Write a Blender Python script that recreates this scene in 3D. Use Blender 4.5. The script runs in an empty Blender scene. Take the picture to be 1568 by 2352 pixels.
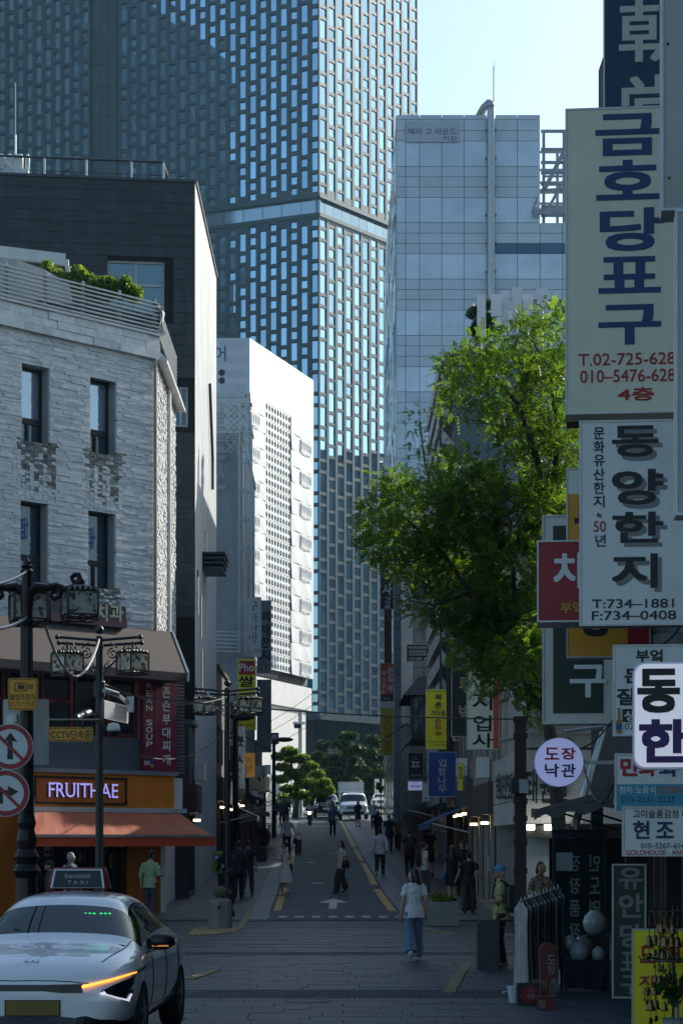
import bpy, bmesh, math, random
import numpy as np
from mathutils import Vector, Matrix, Euler

random.seed(7)
rng = np.random.default_rng(7)
SC = bpy.context.scene
COL = SC.collection
R = math.radians

# ------------------------------------------------------------------ camera, sky, sun, exposure
F, CX, HY, CZ = 5000.0, 784.0, 1930.0, 2.15      # lens and eye level, in units of a 1568 x 2352 picture
cam = bpy.data.cameras.new('camera')
cam.sensor_width = 36.0
cam.lens = F / 2352.0 * 36.0
cam.shift_y = (HY - 1176.0) / 2352.0
cam.clip_start = 0.5
cam.clip_end = 3000.0
camo = bpy.data.objects.new('camera', cam)
camo.location = (0, 0, CZ)
camo.rotation_euler = (R(90), 0, 0)
COL.objects.link(camo)
SC.camera = camo

SUN_AZ, SUN_EL = 43.0, 28.0                       # degrees clockwise from +Y, degrees up
W = bpy.data.worlds.new('World')
SC.world = W
W.use_nodes = True
wn = W.node_tree.nodes
sky = wn.new('ShaderNodeTexSky')
sky.sky_type = 'NISHITA'
sky.sun_disc = False
sky.sun_elevation = R(SUN_EL)
sky.sun_rotation = R(SUN_AZ)
sky.air_density = 1.0
sky.dust_density = 2.0
sky.ozone_density = 1.0
wn['Background'].inputs['Strength'].default_value = 0.14
_tint = wn.new('ShaderNodeMix'); _tint.data_type = 'RGBA'; _tint.blend_type = 'MULTIPLY'
_tint.inputs[0].default_value = 1.0; _tint.inputs[7].default_value = (0.88, 1.02, 1.05, 1)     # the photograph's cool white balance, even over the whole sky
W.node_tree.links.new(sky.outputs[0], _tint.inputs[6])
W.node_tree.links.new(_tint.outputs[2], wn['Background'].inputs['Color'])
sl = bpy.data.lights.new('sun', 'SUN')
sl.energy = 4.6
sl.angle = R(0.5)
sl.color = (1.0, 0.96, 0.88)
slo = bpy.data.objects.new('sun', sl)
_s = Vector((math.sin(R(SUN_AZ)) * math.cos(R(SUN_EL)), math.cos(R(SUN_AZ)) * math.cos(R(SUN_EL)), math.sin(R(SUN_EL))))
slo.rotation_euler = _s.to_track_quat('Z', 'Y').to_euler()
slo.location = (60, 60, 120)
COL.objects.link(slo)
SC.view_settings.view_transform = 'Standard'
SC.view_settings.look = 'None'
SC.view_settings.gamma = 1.0
SC.view_settings.use_curve_mapping = False
SC.view_settings.exposure = 0.40
HAZE = 0.00017                                     # air density
SC.cycles.max_bounces = 8
SC.cycles.volume_bounces = 0
SC.cycles.use_denoising = True

# ------------------------------------------------------------------ geometry helpers
_gy = np.arange(-50.0, 1500.0, 1.0)
_gz = np.interp(_gy, [-50, 40, 53, 66, 75, 97, 122, 140, 151, 170, 200, 320, 1500],
                [0, 0, .10, .47, .83, 1.5, 2.37, 3.1, 3.5, 4.3, 5.0, 6.5, 8.0])
_k = np.ones(7) / 7
_gz[7:-7] = np.convolve(_gz, _k, 'same')[7:-7]
def G(Y): return float(np.interp(Y, _gy, _gz))
def P(px, py, Y): return Vector(((px - CX) / F * Y, Y, CZ - (py - HY) / F * Y))
_yp = HY + (CZ - _gz[75:360]) / np.maximum(_gy[75:360], 1) * F
def YG(py):                                       # distance at which the ground shows at picture height py
    return float(np.interp(-py, -_yp, _gy[75:360]))
def PG(px, py, dz=0.0):
    Y = YG(py)
    return Vector(((px - CX) / F * Y, Y, G(Y) + dz))
def XA(px, Y): return (px - CX) / F * Y
def ZA(py, Y): return CZ - (py - HY) / F * Y
Z3 = Vector((0, 0, 1))

class Plane:                                      # an upright plane: u runs along it, v is height, w sticks out of it
    def __init__(s, X, Y, dx=1.0, dy=0.0):
        s.O = Vector((X, Y, 0)); s.U = Vector((dx, dy, 0)).normalized(); s.N = Vector((s.U.y, -s.U.x, 0))
    def out(s, w): p = s.O + s.N * w; return Plane(p.x, p.y, s.U.x, s.U.y)
    def pt(s, u, v, w=0.0): return s.O + s.U * u + Z3 * v + s.N * w
    def px(s, x, y):
        d = Vector(((x - CX) / F, 1.0, -(y - HY) / F))
        t = s.N.dot(s.O) / s.N.dot(d)
        p = d * t
        q = p - s.O
        return q.dot(s.U), CZ + p.z
    def box(s, x0, y0, x1, y1):
        u0, _ = s.px(x0, y0); u1, _ = s.px(x1, y1); xm = (x0 + x1) / 2
        return u0, s.px(xm, y1)[1], u1, s.px(xm, y0)[1]

class MB:
    def __init__(s): s.v = []; s.f = []; s.m = []
    def add(s, vs, fs, mi=0):
        k = len(s.v)
        s.v.extend(tuple(v) for v in vs)
        for f in fs:
            s.f.append(tuple(i + k for i in f)); s.m.append(mi)
        return s
    def quad(s, a, b, c, d, mi=0): return s.add([a, b, c, d], [(0, 1, 2, 3)], mi)
    def hexa(s, p, mi=0):
        return s.add(p, [(0, 3, 2, 1), (4, 5, 6, 7), (0, 1, 5, 4), (1, 2, 6, 5), (2, 3, 7, 6), (3, 0, 4, 7)], mi)
    def box(s, c, size, rz=0.0, mi=0, M=None):
        hx, hy, hz = size[0] / 2, size[1] / 2, size[2] / 2
        if M is None: M = Matrix.Rotation(rz, 3, 'Z')
        c = Vector(c)
        return s.hexa([c + M @ Vector(q) for q in ((-hx, -hy, -hz), (hx, -hy, -hz), (hx, hy, -hz), (-hx, hy, -hz),
                                                   (-hx, -hy, hz), (hx, -hy, hz), (hx, hy, hz), (-hx, hy, hz))], mi)
    def ob(s, pl, u0, u1, v0, v1, w0, w1, mi=0):
        return s.hexa([pl.pt(u0, v0, w1), pl.pt(u1, v0, w1), pl.pt(u1, v0, w0), pl.pt(u0, v0, w0),
                       pl.pt(u0, v1, w1), pl.pt(u1, v1, w1), pl.pt(u1, v1, w0), pl.pt(u0, v1, w0)], mi)
    def bar(s, a, b, w, h=None, mi=0):
        a = Vector(a); b = Vector(b); h = h or w
        d = (b - a)
        if d.length < 1e-6: return s
        d.normalize()
        up = Z3 if abs(d.z) < .95 else Vector((0, 1, 0))
        r = d.cross(up).normalized(); t = r.cross(d)
        q = []
        for e in (a, b):
            for i, j in ((-1, -1), (1, -1), (1, 1), (-1, 1)): q.append(e + r * (i * w / 2) + t * (j * h / 2))
        return s.add(q, [(0, 1, 2, 3), (7, 6, 5, 4), (0, 4, 5, 1), (1, 5, 6, 2), (2, 6, 7, 3), (3, 7, 4, 0)], mi)
    def tube(s, pts, r, n=8, mi=0, flat=1.0, cap=True):
        pts = [Vector(p) for p in pts]
        m = len(pts)
        rs = [r] * m if not isinstance(r, (list, tuple)) else list(r)
        k = len(s.v)
        pr = None
        for i, p in enumerate(pts):
            d = (pts[min(i + 1, m - 1)] - pts[max(i - 1, 0)])
            if d.length < 1e-9: d = Vector((0, 0, 1))
            d.normalize()
            if pr is None:
                up = Vector((0, 1, 0)) if abs(d.y) < .9 else Vector((1, 0, 0))
                a = d.cross(up).normalized()
            else:
                a = (pr - d * pr.dot(d)).normalized()
            pr = a
            b = d.cross(a)
            rr = rs[i]
            ra, rb = rr if isinstance(rr, tuple) else (rr, rr * flat)
            for j in range(n):
                t = 2 * math.pi * j / n
                s.v.append(tuple(p + a * (ra * math.cos(t)) + b * (rb * math.sin(t))))
        for i in range(m - 1):
            for j in range(n):
                j2 = (j + 1) % n
                s.f.append((k + i * n + j, k + i * n + j2, k + (i + 1) * n + j2, k + (i + 1) * n + j)); s.m.append(mi)
        if cap:
            s.f.append(tuple(k + j for j in reversed(range(n)))); s.m.append(mi)
            s.f.append(tuple(k + (m - 1) * n + j for j in range(n))); s.m.append(mi)
        return s
    def lathe(s, prof, c, n=12, mi=0):
        c = Vector(c); k = len(s.v)
        for r, z in prof:
            for j in range(n):
                t = 2 * math.pi * j / n
                s.v.append((c.x + r * math.cos(t), c.y + r * math.sin(t), c.z + z))
        for i in range(len(prof) - 1):
            for j in range(n):
                j2 = (j + 1) % n
                s.f.append((k + i * n + j, k + i * n + j2, k + (i + 1) * n + j2, k + (i + 1) * n + j)); s.m.append(mi)
        s.f.append(tuple(k + j for j in reversed(range(n)))); s.m.append(mi)
        s.f.append(tuple(k + (len(prof) - 1) * n + j for j in range(n))); s.m.append(mi)
        return s
    def ball(s, c, r, n=12, m=8, mi=0, M=None):
        rx, ry, rz = r if isinstance(r, (tuple, list)) else (r, r, r)
        c = Vector(c); k = len(s.v)
        for i in range(m + 1):
            ph = math.pi * (i + .02 if i == 0 else (i - .02 if i == m else i)) / m
            for j in range(n):
                t = 2 * math.pi * j / n
                q = Vector((rx * math.sin(ph) * math.cos(t), ry * math.sin(ph) * math.sin(t), -rz * math.cos(ph)))
                if M is not None: q = M @ q
                s.v.append(tuple(c + q))
        for i in range(m):
            for j in range(n):
                j2 = (j + 1) % n
                s.f.append((k + i * n + j, k + i * n + j2, k + (i + 1) * n + j2, k + (i + 1) * n + j)); s.m.append(mi)
        s.f.append(tuple(k + j for j in reversed(range(n)))); s.m.append(mi)
        s.f.append(tuple(k + m * n + j for j in range(n))); s.m.append(mi)
        return s
    def prism(s, pl, uv, w0, w1, mi=0):            # outline given anticlockwise as seen from outside
        n = len(uv); k = len(s.v)
        for w in (w0, w1):
            for u, v in uv: s.v.append(tuple(pl.pt(u, v, w)))
        s.f.append(tuple(k + n + i for i in range(n))); s.m.append(mi)
        s.f.append(tuple(k + i for i in reversed(range(n)))); s.m.append(mi)
        for i in range(n):
            j = (i + 1) % n
            s.f.append((k + i, k + j, k + n + j, k + n + i)); s.m.append(mi)
        return s
    def mesh(s, name, mats, off=None, smooth=False):
        me = bpy.data.meshes.new(name)
        v = s.v if off is None else [(a - off[0], b - off[1], c - off[2]) for a, b, c in s.v]
        me.from_pydata(v, [], s.f)
        for m in (mats if isinstance(mats, (list, tuple)) else [mats]): me.materials.append(m)
        if any(s.m): me.polygons.foreach_set('material_index', s.m)
        if smooth: me.polygons.foreach_set('use_smooth', [True] * len(me.polygons))
        me.update()
        return me
    def build(s, name, mats, parent=None, smooth=False, kind=None, label=None):
        off = root_loc(parent)
        o = bpy.data.objects.new(name, s.mesh(name, mats, off, smooth))
        COL.objects.link(o)
        if parent is not None: o.parent = parent
        if kind: o['kind'] = kind
        if label: o['label'] = label
        return o

def each(shapes, name, mat, parent, **k):           # one part per piece; shapes: functions that draw into a builder
    for f in shapes:
        mb = MB(); f(mb); mb.build(name, mat, parent, **k)
def root_loc(parent):                              # meshes are given in world coordinates; roots are only moved, never turned, while building
    x = y = z = 0.0
    while parent is not None:
        l = parent.location; x += l.x; y += l.y; z += l.z; parent = parent.parent
    return (x, y, z)

def thing(name, label, cat, loc=(0, 0, 0), group=None):
    o = bpy.data.objects.new(name, None)
    o.empty_display_size = .2
    o.location = loc
    o['label'] = label; o['category'] = cat
    if group: o['group'] = group
    COL.objects.link(o)
    return o
def tag(o, label, cat, group=None):
    o['label'] = label; o['category'] = cat
    if group: o['group'] = group
    return o
def struct(o): o['kind'] = 'structure'; return o

_cube = {}
_CV = [(-.5, -.5, -.5), (.5, -.5, -.5), (.5, .5, -.5), (-.5, .5, -.5), (-.5, -.5, .5), (.5, -.5, .5), (.5, .5, .5), (-.5, .5, .5)]
def pieces(parent, boxes, name, mat, limit=300, score=None, rest=None, jit=0.0):
    """boxes: (plane, u0, u1, v0, v1, w0, w1). The first `limit` (largest score) become parts that share one cube mesh; the rest one part."""
    if mat.name not in _cube:
        _cube[mat.name] = MB().box((0, 0, 0), (1, 1, 1)).mesh(name, mat)
    me = _cube[mat.name]
    order = sorted(range(len(boxes)), key=(score and (lambda i: -score(boxes[i]))) or (lambda i: -(boxes[i][2] - boxes[i][1]) * (boxes[i][4] - boxes[i][3])))
    off = Vector(root_loc(parent))
    rest_mb = MB()
    for n, i in enumerate(order):
        pl, u0, u1, v0, v1, w0, w1 = boxes[i]
        c = pl.pt((u0 + u1) / 2, (v0 + v1) / 2, (w0 + w1) / 2) - off
        ax = pl.U * (u1 - u0); az = Z3 * (v1 - v0)
        if jit:
            ax = ax + pl.N * random.gauss(0, jit) * (u1 - u0); az = az + pl.N * random.gauss(0, jit) * (v1 - v0)
        Mx = Matrix((ax, -pl.N * (w1 - w0), az)).transposed()
        if n < limit:
            o = bpy.data.objects.new(name, me)
            o.parent = parent
            o.matrix_basis = Matrix.Translation(c) @ Mx.to_4x4()
            COL.objects.link(o)
        else:
            rest_mb.hexa([c + off + Mx @ Vector(q) for q in _CV])
    if rest_mb.v: rest_mb.build(rest or name, mat, parent, kind='stuff')

# modifiers and lettering are worked out in a scratch scene, then only the finished meshes are kept
TMP = bpy.data.scenes.new('scratch')
def evaluated(o):
    TMP.collection.objects.link(o)
    TMP.view_layers[0].update()
    dg = TMP.view_layers[0].depsgraph
    me = bpy.data.meshes.new_from_object(o.evaluated_get(dg))
    TMP.collection.objects.unlink(o)
    return me
def copy_tree(o, parent=None):
    c = o.copy(); COL.objects.link(c)
    if parent is not None:
        c.parent = parent
    for ch in o.children: copy_tree(ch, c)
    return c

def remeshed(mb, name, mats, parent, voxel, smooth_it=4, label=None):
    me = mb.mesh(name + '_raw', mats)
    o = bpy.data.objects.new(name + '_raw', me)
    m = o.modifiers.new('r', 'REMESH'); m.mode = 'VOXEL'; m.voxel_size = voxel; m.use_smooth_shade = True
    if smooth_it:
        q = o.modifiers.new('s', 'SMOOTH'); q.factor = .5; q.iterations = smooth_it
    out = evaluated(o)
    out.name = name
    bpy.data.objects.remove(o); bpy.data.meshes.remove(me)
    out.materials.clear()
    out.materials.append(mats if not isinstance(mats, (list, tuple)) else mats[0])
    if name in ('top', 'dress', 'trousers', 'skirt', 'shorts'):        # folds of the cloth
        n = len(out.vertices); co = np.zeros(n * 3); no = np.zeros(n * 3)
        out.vertices.foreach_get('co', co); out.vertices.foreach_get('normal', no)
        co = co.reshape(-1, 3); no = no.reshape(-1, 3); q = random.uniform(0, 9)
        x, y, z = co.T
        d = .004 * np.sin(26 * x + 9 * np.sin(7 * z + q) + 20 * y) + .004 * np.sin(19 * z + 14 * np.sin(6 * x + q) + 11 * y) * (np.abs(z - .95) < .25) + .0012 * np.sin(38 * z + 31 * x + q)
        out.vertices.foreach_set('co', (co + no * d[:, None]).ravel())
        out.update()
    r = bpy.data.objects.new(name, out)
    COL.objects.link(r)
    r.parent = parent
    if label: r['label'] = label
    return r

def subsurfed(mb, name, mats, parent, levels=2, label=None):
    off = root_loc(parent)
    me = mb.mesh(name + '_raw', mats, off)
    o = bpy.data.objects.new(name + '_raw', me)
    m = o.modifiers.new('s', 'SUBSURF'); m.levels = levels; m.render_levels = levels
    out = evaluated(o)
    out.name = name
    bpy.data.objects.remove(o); bpy.data.meshes.remove(me)
    out.polygons.foreach_set('use_smooth', [True] * len(out.polygons))
    r = bpy.data.objects.new(name, out)
    COL.objects.link(r)
    r.parent = parent
    if label: r['label'] = label
    return r

# ------------------------------------------------------------------ lettering
_tc = {}
def glyphs(s, bold=.0, res=3):
    k = (s, bold)
    if k in _tc: return _tc[k]
    cu = bpy.data.curves.new('t', 'FONT')
    cu.body = s; cu.size = 1.0; cu.offset = bold; cu.resolution_u = res; cu.fill_mode = 'FRONT'
    o = bpy.data.objects.new('t', cu)
    me = evaluated(o)
    n = len(me.vertices)
    a = np.zeros(n * 3); me.vertices.foreach_get('co', a); a = a.reshape(-1, 3)[:, :2]
    fs = [tuple(p.vertices) for p in me.polygons]
    bpy.data.objects.remove(o); bpy.data.curves.remove(cu); bpy.data.meshes.remove(me)
    if n:
        lo = a.min(0); hi = a.max(0); a = (a - lo) / np.maximum(hi - lo, 1e-6)
    _tc[k] = (a, fs)
    return _tc[k]
def T(mb, pl, s, x0, y0, x1, y1, w=.006, bold=.02, mi=0, mirror=False, rot=False):
    a, fs = glyphs(s, 0.0)
    if not len(a): return
    u0, v0, u1, v1 = pl.box(x0, y0, x1, y1)
    n = max(1, len(s.replace(' ', '')))
    e = bold * .9                                  # heavier strokes: a few copies nudged by a fraction of one letter, each .3 mm further out
    ex, ey = e / n, e
    offs = [(0, 0)] if bold < .004 else [(0, 0), (-ex, -ey), (ex, -ey), (-ex, ey), (ex, ey)]
    if bold >= .03: offs += [(-ex, 0), (ex, 0), (0, -ey), (0, ey)]
    if mirror: fs = [tuple(reversed(f)) for f in fs]
    for k, (ox, oy) in enumerate(offs):
        vs = []
        for x, y in a:
            x = ex + x * (1 - 2 * ex) + ox if bold >= .004 else x
            y = ey + y * (1 - 2 * ey) + oy if bold >= .004 else y
            if mirror: x = 1 - x
            if rot: x, y = y, 1 - x
            vs.append(pl.pt(u0 + (u1 - u0) * x, v0 + (v1 - v0) * y, w + k * .0003))
        mb.add(vs, fs, mi)
def TV(mb, pl, s, x0, y0, x1, y1, gap=.12, **k):
    n = len(s); h = (y1 - y0) / n
    for i, c in enumerate(s):
        if c != ' ': T(mb, pl, c, x0, y0 + h * (i + gap / 2), x1, y0 + h * (i + 1 - gap / 2), **k)

# ------------------------------------------------------------------ materials
_mats = {}
def nodes_of(name):
    m = bpy.data.materials.new(name); m.use_nodes = True
    nt = m.node_tree
    return m, nt, nt.nodes['Principled BSDF']
def link(nt, a, b): nt.links.new(a, b)
def rnd_node(nt):                                 # one random number per piece, whether it is an object or an island of a joined mesh
    oi = nt.nodes.new('ShaderNodeObjectInfo'); ge = nt.nodes.new('ShaderNodeNewGeometry')
    ad = nt.nodes.new('ShaderNodeMath'); ad.operation = 'ADD'
    link(nt, oi.outputs['Random'], ad.inputs[0]); link(nt, ge.outputs['Random Per Island'], ad.inputs[1])
    fr = nt.nodes.new('ShaderNodeMath'); fr.operation = 'FRACT'; link(nt, ad.outputs[0], fr.inputs[0])
    return fr.outputs[0]
def noise(nt, scale, detail=4, rough=.6, stretch=None, coord='Position'):
    if coord == 'Position':
        g = nt.nodes.new('ShaderNodeNewGeometry'); src = g.outputs['Position']
    else:
        g = nt.nodes.new('ShaderNodeTexCoord'); src = g.outputs[coord]
    if stretch:
        mp = nt.nodes.new('ShaderNodeMapping'); mp.inputs['Scale'].default_value = stretch
        link(nt, src, mp.inputs[0]); src = mp.outputs[0]
    n = nt.nodes.new('ShaderNodeTexNoise'); n.inputs['Scale'].default_value = scale
    n.inputs['Detail'].default_value = detail; n.inputs['Roughness'].default_value = rough
    link(nt, src, n.inputs['Vector'])
    return n.outputs['Fac']
def ramp(nt, fac, stops):
    r = nt.nodes.new('ShaderNodeValToRGB')
    while len(r.color_ramp.elements) < len(stops): r.color_ramp.elements.new(.5)
    for e, (p, c) in zip(r.color_ramp.elements, stops):
        e.position = p; e.color = (*c, 1) if len(c) == 3 else c
    link(nt, fac, r.inputs[0])
    return r.outputs[0]
def mixc(nt, fac, a, b, mode='MIX'):
    m = nt.nodes.new('ShaderNodeMix'); m.data_type = 'RGBA'; m.blend_type = mode
    def put(v, i):
        if hasattr(v, 'links'): link(nt, v, m.inputs[i])
        elif isinstance(v, (int, float)): m.inputs[i].default_value = v
        else: m.inputs[i].default_value = (*v, 1)
    put(fac, 0); put(a, 6); put(b, 7)
    return m.outputs[2]
def M(name, col, rough=.6, metal=0., var=.18, scale=1.5, bump=0., bscale=30., piece=0., spec=.5, stretch=None, emit=0., ecol=None, coat=0., dirt=0., trans=0., coord='Position'):
    if name in _mats: return _mats[name]
    m, nt, b = nodes_of(name)
    c = col
    out = None
    if var:
        f = noise(nt, scale, 5, .62, stretch, coord)
        lo = tuple(x * (1 - var) for x in col); hi = tuple(min(1, x * (1 + var)) for x in col)
        out = ramp(nt, f, [(.3, lo), (.7, hi)])
    if piece:
        f = rnd_node(nt)
        pc = ramp(nt, f, [(0, (1 - piece,) * 3), (1, (1.0,) * 3)])
        out = mixc(nt, 1.0, out if out is not None else col, pc, 'MULTIPLY')
    if dirt:
        f = noise(nt, .9, 6, .7, (1, 1, .35), coord)
        dm = ramp(nt, f, [(.48, (0, 0, 0)), (.72, (1, 1, 1))])
        f2 = noise(nt, 7, 4, .6, (1, 1, .07), coord)
        dm = mixc(nt, 1.0, dm, ramp(nt, f2, [(.5, (0, 0, 0)), (.75, (.7, .7, .7))]), 'ADD')
        mm = nt.nodes.new('ShaderNodeMath'); mm.operation = 'MULTIPLY'; mm.inputs[1].default_value = dirt
        link(nt, dm, mm.inputs[0])
        out = mixc(nt, mm.outputs[0], out if out is not None else col, tuple(x * .35 for x in col))
    if out is not None: link(nt, out, b.inputs['Base Color'])
    else: b.inputs['Base Color'].default_value = (*col, 1)
    b.inputs['Roughness'].default_value = rough
    b.inputs['Metallic'].default_value = metal
    b.inputs['Specular IOR Level'].default_value = spec
    if coat: b.inputs['Coat Weight'].default_value = coat; b.inputs['Coat Roughness'].default_value = .04
    if trans: b.inputs['Transmission Weight'].default_value = trans
    if emit:
        b.inputs['Emission Color'].default_value = (*(ecol or col), 1)
        b.inputs['Emission Strength'].default_value = emit
    if bump:
        f = noise(nt, bscale, 6, .65, stretch, coord)
        bp = nt.nodes.new('ShaderNodeBump'); bp.inputs['Strength'].default_value = min(1, bump); bp.inputs['Distance'].default_value = .02
        link(nt, f, bp.inputs['Height']); link(nt, bp.outputs[0], b.inputs['Normal'])
    _mats[name] = m
    return m
def glass(name, col=(.02, .03, .035), rough=.05, metal=.0, spec=.8, piece=0., wob=0.):
    if name in _mats: return _mats[name]
    m, nt, b = nodes_of(name)
    if piece:
        f = rnd_node(nt)
        link(nt, ramp(nt, f, [(0, tuple(x * (1 - piece) for x in col)), (1, col)]), b.inputs['Base Color'])
    else: b.inputs['Base Color'].default_value = (*col, 1)
    b.inputs['Roughness'].default_value = rough; b.inputs['Metallic'].default_value = metal
    b.inputs['Specular IOR Level'].default_value = spec
    if wob:
        f = noise(nt, 1.1, 2, .5)
        bp = nt.nodes.new('ShaderNodeBump'); bp.inputs['Strength'].default_value = wob; bp.inputs['Distance'].default_value = .05
        link(nt, f, bp.inputs['Height']); link(nt, bp.outputs[0], b.inputs['Normal'])
    _mats[name] = m
    return m
def leafmat(name, c0, c1, trans=.45):
    if name in _mats: return _mats[name]
    m, nt, b = nodes_of(name)
    f = rnd_node(nt)
    col = ramp(nt, f, [(0, c0), (1, c1)])
    n2 = noise(nt, .8, 2)
    col = mixc(nt, 1.0, col, ramp(nt, n2, [(.3, (.7, .75, .7)), (.7, (1.15, 1.1, 1.0))]), 'MULTIPLY')
    link(nt, col, b.inputs['Base Color'])
    b.inputs['Roughness'].default_value = .55; b.inputs['Specular IOR Level'].default_value = .35
    tr = nt.nodes.new('ShaderNodeBsdfTranslucent')
    tc = mixc(nt, 1.0, col, (3.0, 2.9, .8), 'MULTIPLY')
    link(nt, tc, tr.inputs['Color'])
    ms = nt.nodes.new('ShaderNodeMixShader'); ms.inputs[0].default_value = trans
    link(nt, b.outputs[0], ms.inputs[1]); link(nt, tr.outputs[0], ms.inputs[2])
    link(nt, ms.outputs[0], nt.nodes['Material Output'].inputs['Surface'])
    _mats[name] = m
    return m

BLACK = M('black_paint', (.012, .012, .013), .45, var=.1)
FLORAL = None
IRON = M('cast_iron', (.018, .013, .011), .35, metal=.3, var=.25, bump=.15, bscale=60)
DARKMETAL = M('dark_metal', (.03, .034, .038), .45, metal=.4)
STEEL = M('galvanised_steel', (.42, .44, .45), .42, metal=.7, var=.15, scale=5)
WHITEPAINT = M('white_paint', (.72, .72, .70), .45, var=.06, dirt=.25)
CREAM = M('cream_sign', (.78, .74, .56), .4, var=.05, dirt=.2)
OFFWHITE = M('offwhite_sign', (.76, .76, .73), .4, var=.05, dirt=.24)
CABINET = M('sign_cabinet', (.64, .62, .56), .45, var=.08, dirt=.35)
INK = M('ink_black', (.012, .012, .015), .5, var=0)
INKW = M('ink_white', (.75, .75, .74), .5, var=0)
INKRED = M('ink_red', (.42, .015, .02), .5, var=0)
INKBLUE = M('ink_navy', (.015, .045, .16), .5, var=0)
INKGREY = M('ink_grey', (.22, .22, .22), .5, var=0)
DGLASS = glass('shop_glass', (.012, .016, .018), .06)
# ================================================================== THE SETTING
# ------------------------------------------------------------------ ground, road, pavements
def strip_sheet(name, xl, xr, ys, dz, mat, nx=1):
    mb = MB()
    rows = []
    for y in ys:
        a, b = xl(y), xr(y)
        rows.append([(a + (b - a) * i / nx, y, G(y) + dz) for i in range(nx + 1)])
    for r0, r1 in zip(rows, rows[1:]):
        for i in range(nx): mb.quad(r0[i], r0[i + 1], r1[i + 1], r1[i])
    return mb.build(name, mat)
ys_all = list(range(-30, 230, 3)) + list(range(230, 640, 40))
GROUND = M('ground_concrete', (.045, .055, .062), .8, var=.3, scale=.7, bump=.3, bscale=12)
struct(strip_sheet('ground', lambda y: -260, lambda y: 260, ys_all, -.045, GROUND, 12))

_L = [PG(*p) for p in ((622, 2128), (635, 2091), (650, 2043), (662, 2000), (675, 1955), (684, 1915), (690, 1890), (694, 1876), (700, 1862))]
_Rt = [PG(*p) for p in ((928, 2128), (901, 2091), (862, 2036), (836, 1985), (814, 1946), (797, 1912), (787, 1893), (775, 1876), (768, 1862))]
def XL(y): return float(np.interp(y, [p.y for p in _L], [p.x for p in _L]))
def XR(y): return float(np.interp(y, [p.y for p in _Rt], [p.x for p in _Rt]))
Y0R = 54.6
ysr = [Y0R + .001] + list(np.arange(56, 172, 1.5))
ASPHALT = M('asphalt', (.032, .050, .063), .7, var=.35, scale=.5, bump=.5, bscale=70, dirt=.35)
struct(strip_sheet('road', lambda y: XL(y) - .15, lambda y: XR(y) + .15, ysr, 0.0, ASPHALT))

def paver_mat(name, c1, c2, mort, sx, sy):
    m, nt, b = nodes_of(name)
    g = nt.nodes.new('ShaderNodeNewGeometry')
    br = nt.nodes.new('ShaderNodeTexBrick')
    br.inputs['Color1'].default_value = (*c1, 1); br.inputs['Color2'].default_value = (*c2, 1); br.inputs['Mortar'].default_value = (*mort, 1)
    br.inputs['Scale'].default_value = 1.0; br.inputs['Brick Width'].default_value = sx; br.inputs['Row Height'].default_value = sy
    br.inputs['Mortar Size'].default_value = .018; br.inputs['Bias'].default_value = 0
    link(nt, g.outputs['Position'], br.inputs['Vector'])
    nf = noise(nt, .6, 4)
    col = mixc(nt, 1.0, br.outputs['Color'], ramp(nt, nf, [(.3, (.75, .75, .75)), (.7, (1.15, 1.15, 1.15))]), 'MULTIPLY')
    link(nt, col, b.inputs['Base Color']); b.inputs['Roughness'].default_value = .6
    bp = nt.nodes.new('ShaderNodeBump'); bp.inputs['Strength'].default_value = .6; bp.inputs['Distance'].default_value = .01; bp.invert = True
    link(nt, br.outputs['Fac'], bp.inputs['Height']); link(nt, bp.outputs[0], b.inputs['Normal'])
    return m
PAVER = paver_mat('pavement_pavers', (.085, .106, .120), (.050, .064, .075), (.018, .022, .026), .36, .30)
struct(strip_sheet('pavement', lambda y: -30, lambda y: XL(y) - .66, ysr, .004, PAVER))
struct(strip_sheet('pavement', lambda y: XR(y) + .86, lambda y: 30, ysr, .004, PAVER))
PLAZA = M('plaza_stone', (.22, .21, .19), .7, var=.15, scale=.8, bump=.2, bscale=20)
struct(strip_sheet('plaza', lambda y: -40, lambda y: 40, list(np.arange(172.001, 196, 3)), -.012, PLAZA))

# stone slabs of the crossing, running bond, each one laid singly
cross = struct(strip_sheet('crossing', lambda y: -14, lambda y: 14, list(np.arange(20, Y0R, 1.5)) + [Y0R], -.042, M('slab_bed', (.014, .019, .023), .9)))
SLAB = M('paving_slab', (.030, .050, .066), .5, var=.25, scale=1.2, piece=.24, bump=.5, bscale=25, dirt=.45)
ROUGHSLAB = M('rough_slab', (.030, .042, .052), .75, var=.45, scale=5, piece=.4, bump=1.0, bscale=14)
class Flat:                                       # a piece of ground seen as a Plane: u = x, v = y, w = height
    U = Vector((1, 0, 0)); N = Z3
    def __init__(s, z): s.z = z
slabs, rough = [], []
y = 25.0; row = 0
while y < Y0R - .3:
    h = .46 if row % 3 else .62
    if 29.2 < y < 31.0 or 40.2 < y < 41.3: h = .34
    x = -9 + (row % 2) * .5 + random.uniform(-.1, .1)
    while x < 9:
        wd = random.choice((.9, .9, 1.1, .75))
        if 29.2 < y < 31.0 or 40.2 < y < 41.3: wd *= .55
        lim = .165 * y + .7
        if -lim < x + wd and x < lim:
            slab_z = G(y + h / 2) + random.uniform(-.002, .002)
            (rough if 29.2 < y < 31.0 or 40.2 < y < 41.3 else slabs).append((x + .005, x + wd - .005, y + .005, y + h - .005, slab_z))
        x += wd
    y += h; row += 1
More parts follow.
